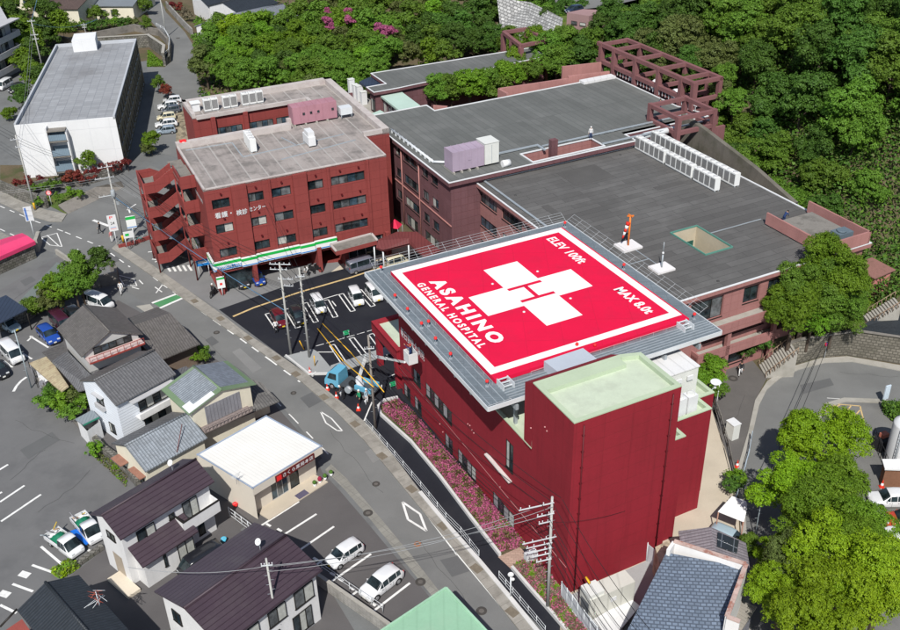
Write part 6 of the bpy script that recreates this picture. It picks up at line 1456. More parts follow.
rail_fence('white footway rail below the gap, running off the bottom edge', [(499,579),(520,604),(545,634)], .85, 6, 3, r=.02)
rail_fence('chain rail on thin posts along the shop bays wall', [(322,572),(350,592),(383,614)], 1.0, 5, 2, r=.02, z0=.0)
rail_fence('thin double rail between the plum-roofed houses and the shop', [(230,517),(262,541)], 1.1, 5, 3, r=.025)
rail_fence('blue-white rail along the kerb of the curved road', [(732,512),(737,497),(742,480),(748,458),(751,440)], 1.0, 7, 2, r=.035, m=mat('rail_blue', (.42,.5,.58), .5))
rail_fence('mossy rail and low wall beside the sloping courtyard edge', [(714,404),(720,422),(727,447),(733,475),(733,492)], .9, 7, 2, r=.04, m=CONC_D)
rail_fence('dark railing at the lane by the old lean-to', [(30,368),(36,378),(38,388)], .9, 4, 3, r=.02, m=FRAME_D)
rail_fence('curved white rail on the wall beside the back road', [(164,66),(170,60),(171,47),(166,38),(158,33)], .9, 9, 2, r=.04, z0=1.3)
t = thing('retaining_wall', 'sloping stone retaining wall round the outside of the curved road', 'wall', P(860,355,0))
bpts = [(767,380),(777,373.5),(793,365.5),(820,357.5),(847,355.5),(900,364),(960,378),(1010,395)]
tpts = [(772,356,0.8),(786,344,2.2),(800,340,2.8),(828,335,3.2),(858,331,3.2),(900,337,3.2),(960,350,3.2),(1010,365,3.2)]
mb = MB()
for i in range(len(bpts)-1):
 a, b = P(*bpts[i],0), P(*bpts[i+1],0); c, d = P(tpts[i+1][0],tpts[i+1][1],tpts[i+1][2]), P(*tpts[i][:2],tpts[i][2]); mb.poly([a, b, c, d])
mb.build('facing', mat('retaining_stone', (.20,.185,.155), .95, .15, .5, 7, .15, stain=(.10,.095,.07), stain_amt=.6, stain_scale=.3, pattern=('brick',.5,.33,.05,(.09,.085,.07),.25), bump=.08), t)
mb = MB(); 
for i in range(len(tpts)-1): beam(mb, P(*tpts[i]), P(*tpts[i+1]), .35, .14)
mb.build('coping', CONC_D, t)
mb = MB(); q = [P(x,y,z) for x,y,z in tpts]+[P(1010,280,3.2), P(905,290,3.2), P(870,320,3.2), P(800,330,2.8), P(775,345,1.2)]
terr = [P(772,356,.0)]
mb.poly([Vector((p.x,p.y,3.0 if i > 1 else p.z)) for i, p in enumerate(q)][::-1]); o = mb.build('terrace_ground', EARTH); o['kind'] = 'structure'
tarp = MB(); tq = [(856,329,3.35),(900,335.5,3.35),(980,350,3.35),(980,290,4.2),(900,303,4.2)]; tarp.poly([P(*x) for x in tq][::-1]); o = tarp.build('weed_sheet', mat('black_weed_sheet', (.025,.03,.035), .7, .25, 1.5, 6, .3, bump=.1)); o['kind'] = 'structure'
def stairs(label, a, b, za, zb, wdt, n):
 t = thing('stairs', label, 'stairs', P(*a, za)); A_, B_ = P(*a, za), P(*b, zb); d = B_-A_; dh = Vector((d.x,d.y,0)); L = dh.length; dh.normalize(); nn = Vector((-dh.y,dh.x,0))
 mb = MB()
 for i in range(n): mb.box(Vector((A_.x,A_.y,0))+dh*(L*i/n)-nn*wdt/2+ZD*(max(0,za-.3)), dh*(L/n), nn*wdt, ZD*((zb-za)*(i+1)/n+min(za,.3)))
 mb.build('tread', CONC, t); mb = MB()
 for s in (-1, 1): 
  p, q_ = A_+nn*s*wdt/2, B_+nn*s*wdt/2; mb.tube(p+ZD*.75, q_+ZD*.75, .04, 5)
  for i in range(8): c = p.lerp(q_, i/7); mb.tube(c, c+ZD*.75, .035, 5)
 mb.build('handrail', mat('brown_rail', (.28,.2,.14), .7), t)
stairs('concrete steps with brown rails climbing from the footpath to the terrace', (762,372), (794,348), 0, 2.8, 2.2, 13)
stairs('upper flight of concrete steps beside the black weed sheeting', (866,321), (898,302), 3.0, 5.2, 1.8, 12)
t = thing('hill_wall', 'grey concrete retaining wall between the dark roof and the wooded slope', 'wall', AB(81,-84,0)); qs = [(-97.5,12.5),(-93,12.0),(-88,11.1),(-83,10.2),(-76,8.4)]
mb = MB()
for (b0_, z0_), (b1_, z1_) in zip(qs, qs[1:]):
 l_ = [AB(81.9,b0_,0), AB(81.9,b1_,0), AB(82.5,b1_,z1_), AB(82.5,b0_,z0_)]; r_ = [AB(83.6,b0_,0), AB(83.6,b1_,0), AB(83.1,b1_,z1_), AB(83.1,b0_,z0_)]
 mb.poly(l_); mb.poly([l_[3],l_[2],r_[2],r_[3]]); mb.poly(r_[::-1])
mb.poly([AB(81.9,-97.5,0), AB(82.5,-97.5,12.4), AB(83.1,-97.5,12.4), AB(83.6,-97.5,0)])
mb.build('wall', mat('hill_concrete', (.15,.138,.118), .95, .15, .4, 6, .15, stain=(.08,.08,.055), stain_amt=.8, stain_scale=.25, streak=.5), t)
t = thing('stone_embankment', 'high white rubble retaining wall at the top centre beside the lane', 'wall', P(530,30,0)); mb = MB()
e = [(500,26,5),(528,40,5),(560,45,6)]; e2 = [(497,-2,9.5),(530,2,9.5),(563,18,9.5)]
for i in range(2): mb.poly([P(*e[i]), P(*e[i+1]), P(*e2[i+1]), P(*e2[i])])
mb.build('facing', mat('rubble', (.42,.42,.41), .9, .25, .9, 5, .15, pattern=('brick',.9,.6,.09,(.12,.12,.12),.4), bump=.1), t)
sheet('upper_lane', [(552,-12),(556,4),(575,10),(610,6),(660,-6),(660,-14)], 9.2, A_ROAD)
sheet('upper_lane', [(498,24),(494,30),(520,47),(540,42)], 5.2, CONC)
slopeg = MB(); slopeg.poly([P(x,y,z) for x,y,z in ((560,16,9),(612,10,9),(625,60,7),(600,80,6),(560,70,6),(548,42,7))][::-1]); o = slopeg.build('grass_bank', GRASS); o['kind'] = 'structure'
slopeg = MB(); slopeg.poly([P(x,y,.03) for x,y in ((148,50),(165,65),(166,66),(147,67))][::-1]); o = slopeg.build('grass_plot', GRASS); o['kind'] = 'structure'
sheet('grass_plot', [(66,214),(44,203),(46,196),(80,190),(84,196)], Z5+.01, GRASS)
sheet('grass_plot', [(0,190),(20,198),(45,189),(121,172),(130,160),(70,165),(0,165)], Z3, EARTH)
t = thing('concrete_ramp', 'grey sloped concrete revetment at the corner below the stone wall', 'revetment', P(90,200,0)); mb = MB()
mb.poly([P(68,214,.03), P(124,187,.03), P(121,181,1.2), P(95,187,1.2), P(58,205,.9)]); mb.poly([P(58,205,.9), P(60,209,.02), P(68,214,.03)]); mb.build('facing', CONC_D, t)
# ================================================================ VEHICLES
PAINT = {}
def paint(name, col, metal=.0):
 return mat('paint_'+name, col, .28, .03, .3, 3, .5, metal=metal, coat=.6)
CARGL = glass('car_glass', (.018,.028,.032), .06); TYRE = mat('tyre_rubber', (.02,.02,.02), .9); RIM = mat('wheel_rim', (.4,.41,.42), .4, .1, metal=.5)
LAMPG = mat('headlight_lens', (.6,.62,.63), .2, .05); TAILR = mat('tail_lens', (.4,.02,.02), .3); PLATE = mat('number_plate', (.75,.75,.7), .6); PLATEY = mat('yellow_plate', (.75,.55,.03), .6); BLK = mat('black_trim', (.02,.02,.022), .6)
ST = {
 'suv': (4.3, 1.78, 1.6, [(-.5,.86,.24,.60,.605,.8),(-.485,.95,.17,.62,.66,.84),(-.40,1,.14,.62,.93,.74),(-.28,1,.13,.61,.985,.76),(-.05,1,.13,.60,1.0,.78),(.10,1,.13,.59,.965,.76),(.27,1,.13,.585,.60,.9),(.41,.97,.14,.53,.535,.86),(.485,.86,.17,.42,.425,.78),(.5,.76,.22,.36,.365,.7)], 2, 6),
 'hatch': (3.7, 1.6, 1.52, [(-.5,.88,.22,.60,.62,.8),(-.49,.96,.16,.62,.72,.82),(-.43,1,.14,.62,.94,.76),(-.30,1,.13,.61,.99,.78),(-.02,1,.13,.60,1.0,.79),(.12,1,.13,.59,.965,.77),(.30,1,.13,.575,.59,.9),(.43,.96,.14,.51,.515,.84),(.49,.84,.18,.42,.425,.78),(.5,.74,.24,.36,.365,.7)], 2, 6),
 'keivan': (3.4, 1.48, 1.82, [(-.5,.92,.18,.52,.55,.86),(-.49,.98,.14,.53,.9,.84),(-.46,1,.12,.53,.965,.84),(-.25,1,.12,.53,1.0,.86),(.1,1,.12,.53,1.0,.86),(.22,1,.12,.525,.965,.84),(.37,1,.12,.50,.515,.92),(.45,.97,.13,.45,.455,.88),(.49,.9,.16,.38,.385,.82),(.5,.84,.2,.33,.335,.78)], 1, 6),
 'van': (4.5, 1.72, 1.95, [(-.5,.93,.18,.52,.55,.86),(-.49,.98,.13,.53,.9,.84),(-.47,1,.11,.53,.97,.85),(-.25,1,.11,.53,1.0,.86),(.2,1,.11,.53,1.0,.86),(.30,1,.11,.52,.96,.84),(.43,1,.11,.49,.50,.92),(.475,.97,.12,.44,.445,.88),(.495,.9,.15,.36,.365,.82),(.5,.84,.2,.3,.305,.78)], 1, 6),
}
def car_mesh(style, pm):
 L, W, H, stt, ir, iw = ST[style]; n = len(stt)
 rings = []
 for (x, w, s, b, r, wr) in stt:
  hw = W/2*w; hr = min(hw*.97, W/2*wr)
  if r < b+.05: hr = hw*.86
  zs, zb, zr_ = H*s, H*b, H*r
  pr = [(hw*.93,zs),(hw,zs+.14),(hw*1.0,zs+(zb-zs)*.6),(hw*.965,zb),(hr,max(zr_-.07,zb+.002)),(hr*.86,zr_-.005),(hr*.45,zr_+.02)]
  rings.append([Vector((x*L, y, z)) for y, z in pr]+[Vector((x*L, -y, z)) for y, z in pr[::-1]])
 body = MB(); m = len(rings[0])
 for r in rings: body.v += r
 for i in range(n-1):
  for k in range(m):
   k2 = (k+1) % m; body.f.append([i*m+k, i*m+k2, (i+1)*m+k2, (i+1)*m+k]); body.m.append(0); body.sm.append(True)
 body.f.append(list(range(m))[::-1]); body.m.append(0); body.sm.append(False); body.f.append([(n-1)*m+k for k in range(m)]); body.m.append(0); body.sm.append(False)
 def quad(a, b, c, d, sh=.08, off=.012):
  ce = (a+b+c+d)/4; nn = (b-a).cross(c-b).normalized()
  if nn.dot(ce-Vector((0,0,H*.4))) < 0: nn = -nn
  return [p.lerp(ce, sh)+nn*off for p in (a,b,c,d)]
 gl = MB()
 for s in (0, 1):
  kb, kt = (3, 4) if s == 0 else (m-4, m-5)
  for i in range(ir, iw-1): gl.poly(quad(rings[i][kb], rings[i+1][kb], rings[i+1][kt], rings[i][kt], .07))
  gl.poly(quad(rings[iw-1][kb], rings[iw][kb].lerp(rings[iw-1][kb], .25), rings[iw-1][kt].lerp(rings[iw][kt], .12), rings[iw-1][kt], .12))
 for ra, rb, f0, f1 in ((rings[iw-1], rings[iw], .06, .93), (rings[ir], rings[ir-1], .12, .8)):
  for k in range(4, m-5):
   gl.poly(quad(ra[k].lerp(rb[k], f0), ra[k+1].lerp(rb[k+1], f0), ra[k+1].lerp(rb[k+1], f1), ra[k].lerp(rb[k], f1), 0, .014))
 return body, gl, rings
def recalc(o):
 bm = bmesh.new(); bm.from_mesh(o.data); bmesh.ops.recalc_face_normals(bm, faces=bm.faces); bm.to_mesh(o.data); bm.free()
def make_car(style, pm, label, plate=None, roofm=None):
 L, W, H, stt, ir, iw = ST[style]; body, gl, rings = car_mesh(style, pm)
 t = thing('parked_car', label, 'car', (0,0,0))
 bo = body.build('body', pm, t); recalc(bo); gl.build('window', CARGL, t)
 r = .29 if style != 'suv' else .34
 for sx in (-.31, .31):
  for sy in (-1, 1):
   c = Vector((sx*L, sy*(W/2-.1), r)); ty = MB(); ty.tube(c-Vector((0,.1,0)), c+Vector((0,.1,0)), r, 16); tw_ = ty.build('wheel', TYRE, t)
   rm = MB(); rm.tube(c+Vector((0,sy*.06,0)), c+Vector((0,sy*.115,0)), r*.62, 10); rm.build('rim', RIM, tw_)
   ar = MB(); ar.tube(c+Vector((0,sy*.0,0)), c+Vector((0,sy*.104,0)), r*1.17, 16); ar.build('wheel_arch', BLK, t)
 zf = H*(.42 if style in ('suv','hatch') else .36)
 for s in (-1, 1):
  mb = MB(); mb.box((L*.455, s*W*.30-W*.1, zf-.02), (L*.035,0,0), (0,W*.2,0), (0,0,.13)); mb.build('headlight', LAMPG, t)
  mb = MB(); mb.box((-L*.502, s*W*.40-.07, H*.48), (.06,0,0), (0,.14,0), (0,0,.26)); mb.build('tail_light', TAILR, t)
  mb = MB(); mb.box((L*.17, s*(W/2+.03)-.07, H*.58), (.1,0,0), (0,.16,0), (0,0,.13)); mb.build('mirror', pm, t)
 mb = MB()
 for sy in (-1, 1):
  for x in (-.16, .06): mb.box((x*L, sy*(W/2+.004)-.006, H*.2), (.018,0,0), (0,.012,0), (0,0,H*.36))
  for x in (-.1, .1): mb.box((x*L, sy*(W/2+.012)-.012, H*.47), (.14,0,0), (0,.024,0), (0,0,.03))
 mb.build('door_seam', BLK, t)
 mb = MB(); mb.box((L*.478, -W*.3, H*.13), (L*.028,0,0), (0,W*.6,0), (0,0,.16)); mb.build('bumper_grille', BLK, t)
 mb = MB(); mb.box((L*.498, -.17, H*.23), (.03,0,0), (0,.34,0), (0,0,.17)); mb.build('number_plate', plate or PLATE, t)
 return t
def put_car(src, cpx, dpx, label, z=.75, new=True, base=0.0):
 """cpx = pixel of the body's middle, dpx = (rear, front) pixels giving the heading"""
 c = P(*cpx, z+base); a = P(*dpx[0], base); b = P(*dpx[1], base); rz = math.atan2(b.y-a.y, b.x-a.x); loc = Vector((c.x, c.y, base+.02))
 if new: src.location = loc; src.rotation_euler = (0,0,rz); src.scale = (.86,)*3; src['label'] = label; return src
 return dup(src, loc, rz, label, scale=.86)
def recolor(o, m, names=('body','mirror')):
 for c in o.children:
  if c.name.split('.')[0] in names:
   c.data = c.data.copy(); c.data.materials[0] = m
WP = paint('white', (.68,.69,.70)); 
k1 = make_car('hatch', WP, 'x', PLATEY); put_car(k1, (344,552), ((358,555),(336,570)), 'white tall kei car with yellow plate parked in the shop bays')
s1 = make_car('suv', WP, 'x'); put_car(s1, (381,581), ((399,580.7),(376.7,598)), 'white crossover with black wheel arches in the bay nearest the road')
def newcar(src, cpx, dpx, label, pm=None, z=.75, base=0.0):
 o = put_car(src, cpx, dpx, label, z, False, base)
 if pm is not None: recolor(o, pm)
 return o
v1 = make_car('keivan', WP, 'x', PLATEY); put_car(v1, (318,303), ((311,293),(323,314)), 'white van with a big windscreen, second bay from the utility poles', .85)
newcar(v1, (356,295.5), ((351,285),(361,303)), 'white kei van in the middle bay of the upper row, left of its twin', None, .85)
newcar(v1, (374,291.5), ((366,281),(381,299)), 'white kei car in the upper row closest to the helipad walkway', None, .85)
newcar(k1, (279,317), ((272,307),(285,327)), 'dark red hatchback parked beside the utility poles, a person next to it', paint('dark_red', (.11,.006,.012)))
newcar(k1, (298,314), ((291,304),(304,324)), 'black compact car between the two utility poles in the hospital lot', paint('black', (.015,.016,.02)))
g1 = make_car('van', paint('slate', (.14,.15,.19)), 'x'); put_car(g1, (362,263.5), ((352,268),(373,262)), 'slate grey minivan waiting in front of the store entrance canopy', .85)
newcar(v1, (397,260), ((385,264),(408,257.5)), 'cream kei wagon standing by the ribbed porch roof', paint('cream', (.60,.56,.40)), .85)
BLUE = paint('blue', (.015,.06,.30))
newcar(k1, (257,276), ((250,265),(260,280)), 'blue kei car tucked under the store building, yellow plate showing', BLUE)
newcar(k1, (241,279), ((234,268),(244,283)), 'dark car deep under the store building beside the corner pillar', paint('charcoal', (.03,.03,.035)))
newcar(s1, (48,333), ((40,324),(57,341)), 'bright blue hatchback beside the painted bay line near the stone wall', BLUE)
newcar(g1, (11,351), ((3,341),(22,360)), 'white minivan with a dark sunroof at the left edge', WP, .85)
newcar(s1, (-4,367), ((-14,358),(5,376)), 'dark car cut off by the left edge in front of the white minivan', paint('black', (.015,.016,.02)))
newcar(g1, (61,321), ((52,312),(70,330)), 'dark maroon van half hidden behind the old house roof', paint('maroon', (.05,.01,.025)), .85)
newcar(s1, (75,314), ((66,305),(84,322)), 'black car barely visible behind the old house ridge', paint('black', (.015,.016,.02)))
newcar(k1, (8,323), ((-4,318),(16,328)), 'pale blue compact car parked under the dark carport', paint('pale_blue', (.32,.42,.48)))
newcar(g1, (201,560.5), ((216,555),(193,569)), 'glossy black estate parked between the two plum-roofed houses', paint('black', (.015,.016,.02)), .8)
for i, (c, lb, pm, st_) in enumerate([((165.5,129),'silver blue compact at the front of the side parking row',paint('silver_blue', (.25,.31,.37)),k1),((166,122.5),'white sedan next to the silver blue compact in the side parking row',WP,s1),((166,115.5),'pale yellow kei car in the middle of the side parking row',paint('pale_yellow', (.6,.55,.38)),k1),((170.5,108.5),'dark grey car with white roof carrier in the side parking row',paint('dark_grey', (.08,.09,.11)),k1),((168,104.5),'white wagon towards the back of the side parking row',WP,s1),((172,99),'white hatchback at the back end of the side parking row',WP,k1)]):
 newcar(st_, c, ((178+i,c[1]-1.5),(156+i,c[1]+1.0)), lb, pm)
newcar(g1, (4,84), ((10,80),(-4,88)), 'white van in front of the apartment at the upper left edge', WP, .8)
newcar(s1, (16,87), ((20,84),(8,91)), 'dark car with red tail beside the white van at the upper left', paint('charcoal', (.03,.03,.035)))
newcar(s1, (892,497), ((915,497),(875,497)), 'white car at the right edge nearest the red cone', WP)
newcar(s1, (908,518), ((925,518),(880,517)), 'orange red car at the right edge between two white cars', paint('orange_red', (.5,.06,.03)))
newcar(s1, (910,533), ((930,533),(880,531)), 'white car at the right edge below the orange red one', WP)
newcar(s1, (912,556), ((930,556),(880,555)), 'dark red car mostly hidden at the right edge', paint('dark_red', (.11,.006,.012)))
newcar(k1, (729,536), ((712,528),(744,542)), 'pale blue car between the white canopy and the old grey tiled house', paint('pale_blue', (.32,.42,.48)))
newcar(s1, (574,8.5), ((590,4),(560,10)), 'dark navy car on the lane at the top edge', paint('navy', (.02,.03,.06)), .75, 9.2)
newcar(g1, (98,300), ((87,296),(109,304)), 'plain white van parked behind the old house next to the stone wall', WP, .9)
def pickup(cpx, dpx, label, tarp=True, flip=1):
 t = thing('work_truck', label, 'truck', (0,0,0)); 
 st_ = [(.02,.97,.16,.50,.52,.86),(.03,1,.13,.5,.95,.84),(.16,1,.12,.5,1.0,.86),(.26,1,.12,.49,.96,.84),(.40,1,.12,.46,.47,.92),(.47,.97,.13,.40,.405,.86),(.495,.88,.16,.34,.345,.8),(.5,.8,.2,.3,.305,.76)]
 ST['cab'] = (4.2, 1.6, 1.75, st_, 1, 4); body, gl, rings = car_mesh('cab', WP); bo = body.build('cab', WP, t); recalc(bo); gl.build('window', CARGL, t)
 mb = MB(); L, W = 4.2, 1.6
 mb.box((-2.1,-.8,.55), (2.15,0,0), (0,1.6,0), (0,0,.12))
 for y in (-.8, .74): mb.box((-2.1,y,.67), (2.15,0,0), (0,.06,0), (0,0,.38))
 mb.box((-2.1,-.74,.67), (.06,0,0), (0,1.48,0), (0,0,.38)); mb.build('bed', WP, t)
 for sx in (-.31, .34):
  for sy in (-1, 1):
   c = Vector((sx*L, sy*.68, .29)); ty = MB(); ty.tube(c-Vector((0,.1,0)), c+Vector((0,.1,0)), .29, 14); w_ = ty.build('wheel', TYRE, t); rm = MB(); rm.tube(c+Vector((0,sy*.05,0)), c+Vector((0,sy*.112,0)), .17, 8); rm.build('rim', RIM, w_)
 for s in (-1, 1): mb = MB(); mb.box((L*.465, s*.5-.14, .58), (.12,0,0), (0,.28,0), (0,0,.16)); mb.build('headlight', LAMPG, t)
 mb = MB(); mb.box((-2.0,-.6,.3), (3.8,0,0), (0,1.2,0), (0,0,.25)); mb.build('chassis', BLK, t)
 c = P(*cpx, .8); a, b = P(*dpx[0]), P(*dpx[1]); rz = math.atan2(b.y-a.y, b.x-a.x); t.location = (c.x, c.y, .02); t.rotation_euler = (0,0,rz); t.scale = (.88,)*3
 rr = random.Random(int(cpx[0])); M_ = Matrix.Rotation(rz, 4, 'Z'); o = Vector((c.x, c.y, .02))
 tt = thing('tarpaulin', 'crumpled green tarpaulin over the load of the '+('left' if flip else 'right')+' work truck', 'tarpaulin', o+M_@Vector((-.9,0,.7)))
 mb = MB(); n = 9; 
 for i in range(n+1):
  for j in range(n+1):
   x = -1.25+1.3*i/n; y = -.62+1.24*j/n; e = min(i, j, n-i, n-j)/(n/2); mb.v.append(o+M_@Vector((x, y, .72+.45*min(1,e*1.5)+rr.uniform(-.09,.09))))
 for i in range(n):
  for j in range(n): k_ = i*(n+1)+j; mb.f.append([k_, k_+n+1, k_+n+2, k_+1]); mb.m.append(0); mb.sm.append(True)
 mb.build('sheet', mat('green_tarp', (.01,.16,.085), .6, .15, 3, 9, .3), tt)
 for q in range(5):
  tq = thing('tool_load', 'loose tools and timber sticking out behind the green tarpaulin of a work truck', 'tools', o+M_@Vector((-1.6,0,.7)), 'loose tools on the work trucks')
  mb = MB(); p = o+M_@Vector((-2.0+rr.random()*.9, rr.uniform(-.6,.6), .75+rr.random()*.3)); d = M_@Vector((rr.uniform(-.5,.5), rr.uniform(-.5,.5), rr.uniform(0,.5))); mb.tube(p, p+d, .05, 6); mb.build('handle', [WOOD, mat('tool_yellow', (.5,.35,.05)), STEEL, mat('tool_tan', (.4,.25,.15))][q % 4], tq)
 return t
pickup((64,541), ((55,533),(78,549)), 'white work truck with green tarpaulin nearest the painted bay lines'); pickup((87,526), ((79,516),(96,536)), 'white work truck with blue sheet beside it, closest to the plum-roofed house', flip=0)
t = thing('blue_sheet', 'bright blue sheet on the ground between the two work trucks', 'sheet', P(80,535,.3)); slope(t, [(70,531,.45),(76,529,.5),(91,541,.45),(86,545,.4)], mat('blue_sheeting', (.01,.12,.5), .5, .1, 2, 8), 'sheet', .06)
t = thing('bucket_truck', 'light blue utility truck with a raised boom beside the hospital lot entrance', 'truck', P(357,388,0))
TB_ = paint('light_blue', (.12,.38,.54)); a, b = P(374,398), P(338,386); f = (b-a).normalized(); s_ = Vector((-f.y,f.x,0)); o = P(355,391,0)
cb = o+f*2.1
mb = MB(); q = []
for x, zt_, wz in ((-.75,2.15,.85),(.15,2.2,.86),(.55,1.9,.88),(.85,1.2,.9),(.95,.9,.9)):
 q.append([cb+f*x+s_*wz+ZD*.45, cb+f*x+s_*wz*.98+ZD*(min(zt_,1.25)), cb+f*x+s_*wz*.86+ZD*zt_, cb+f*x-s_*wz*.86+ZD*zt_, cb+f*x-s_*wz*.98+ZD*min(zt_,1.25), cb+f*x-s_*wz+ZD*.45])
i0 = 0
for r_ in q: mb.v += r_
for i in range(len(q)-1):
 for k_ in range(6): k2 = (k_+1)%6; mb.f.append([i*6+k_, i*6+k2, (i+1)*6+k2, (i+1)*6+k_]); mb.m.append(0); mb.sm.append(False)
mb.f.append([0,1,2,3,4,5]); mb.m.append(0); mb.sm.append(False); mb.f.append([24+k_ for k_ in range(6)]); mb.m.append(0); mb.sm.append(False)
recalc(mb.build('cab', TB_, t)); mb = MB()
mb.poly([cb+f*.59+s_*.7+ZD*1.86, cb+f*.87+s_*.78+ZD*1.25, cb+f*.87-s_*.78+ZD*1.25, cb+f*.59-s_*.7+ZD*1.86])
for sg in (-1, 1): mb.poly([cb-f*.5+s_*sg*.87+ZD*1.3, cb+f*.55+s_*sg*.90+ZD*1.3, cb+f*.3+s_*sg*.82+ZD*1.95, cb-f*.5+s_*sg*.80+ZD*1.98])
mb.build('window', CARGL, t)
mb = MB(); mb.box(o-f*2.6-s_*.85+ZD*.75, f*3.8, s_*1.7, ZD*.2); mb.build('deck', mat('truck_deck', (.06,.07,.08), .7, .2), t)
for sg in (-1, 1):
 mb = MB(); mb.box(o-f*2.5+s_*sg*.72-s_*.12+ZD*.95, f*1.9, s_*.24, ZD*.45); mb.build('tool_locker', TB_, t)
for x in (-1.7, 2.2):
 for sg in (-1, 1): mb = MB(); c = o+f*x+s_*sg*.75+ZD*.38; mb.tube(c-s_*.12, c+s_*.12, .38, 16); w_ = mb.build('wheel', TYRE, t); mb = MB(); mb.tube(c+s_*sg*.08, c+s_*sg*.135, .2, 10); mb.build('rim', RIM, w_)
tur = o-f*.6+ZD*.95
mb = MB(); mb.lathe(tur, [(.5,0),(.5,.25),(.35,.3),(.3,.9)], 14); mb.build('turret', mat('machine_grey', (.5,.52,.54), .6), t)
bp_ = AB(29.0, -71.2, 6.6); d_ = ray(410.5,352); tt_ = (29.2-EYE.dot(AD))/d_.dot(AD); bk = EYE+d_*tt_
el = tur+ZD*3.3+AD*1.0
mb = MB(); 
def boxbeam(mb, p, q, w):
 d = (q-p); dn = d.normalized(); sx = dn.cross(ZD); sx = sx.normalized() if sx.length > .1 else AD; up = sx.cross(dn); mb.box(p-sx*w/2-up*w/2, d, sx*w, up*w)
boxbeam(mb, tur+ZD*.8, el, .24); boxbeam(mb, el, bk-ZD*.9-AD*.6, .16); boxbeam(mb, el.lerp(bk,.0)+ZD*.02, el.lerp(bk-ZD*.9-AD*.6,.55), .22); mb.build('boom', mat('boom_white', (.6,.62,.62), .5, .08), t)
mb = MB(); BKT = bk-ZD*1.0
mb.prism([(BKT+AD*x+BD*y).xy[:] for x, y in ((-.45,-.55),(.45,-.55),(.45,.55),(-.45,.55))], BKT.z, BKT.z+.1, bottom=True)
for x, y, dx, dy in ((-.45,-.55,.9,.07),(-.45,.48,.9,.07),(-.45,-.48,.07,.96),(.38,-.48,.07,.96)): mb.box(BKT+AD*x+BD*y+ZD*.1, AD*dx, BD*dy, ZD*1.0)
mb.build('bucket', ALU, t)
mb = MB()
for x in (-2.3, .7):
 for sg in (-1, 1): mb.box(o+f*x+s_*sg*1.0+ZD*.35, f*.15, s_*sg*.5, ZD*.15); mb.tube(o+f*x+s_*sg*1.45, o+f*x+s_*sg*1.45+ZD*.6, .06, 6)
mb.build('outrigger', mat('machine_grey', (.5,.52,.54)), t)
t = thing('storage_tank', 'tall white cylindrical tank with a ladder at the right edge', 'tank', P(897,462,0)); c = P(899,462,0)
mb = MB(); mb.lathe(c, [(1.3,0),(1.3,4.2),(1.25,4.35),(.9,4.5)], 24); mb.build('shell', ALU, t); mb = MB()
for s in (-.2, .2): mb.tube(c+Vector((-1.05+s*.3,-1.05-s*.3,0)), c+Vector((-1.05+s*.3,-1.05-s*.3,4.4)), .03, 5)
for k_ in range(12): mb.tube(c+Vector((-1.11,-.99,.3+k_*.35)), c+Vector((-.99,-1.11,.3+k_*.35)), .02, 4)
mb.build('ladder', STEEL, t); mb = MB(); mb.box(c+Vector((-1.6,-3.2,0)), Vector((3.5,0,0)), Vector((0,1.6,0)), ZD*1.6); mb.build('base_unit', W_WHITE, t)
t = thing('dark_machinery', 'black fenced machinery standing left of the white tank', 'machinery', P(882,450,0)); c = P(881,447,0); mb = MB(); mb.cbox(c, 1.6, 1.2, 1.2, AD); mb.build('body', BLK, t); mb = MB(); mb.cbox(c+ZD*1.21, .7,.5,.4,AD); mb.build('red_box', mat('tan_red', (.45,.15,.1)), t)
mb = MB()
a_, b_ = P(872,440,0), P(885,470,0)
for i in range(9): p = a_.lerp(b_, i/8); mb.tube(p, p+ZD*1.4, .03, 5)
for zz in (.5, 1.0, 1.4): mb.tube(a_+ZD*zz, b_+ZD*zz, .025, 5)
mb.build('fence', BLK, t)
t = thing('storage_shed', 'white roofed shed below the white tank at the right edge', 'shed', P(892,470,0)); slope(t, [(882,459,2.4),(915,459,2.4),(915,470,2.2),(885,469,2.2)], W_WHITE); mb = MB(); mb.prism([P2(884,461,2.1), P2(914,461,2.1), P2(914,469,2.1), P2(886,468,2.1)], 0, 2.15, top=False); mb.build('wall', mat('brown_wood', (.2,.1,.06), .9), t)
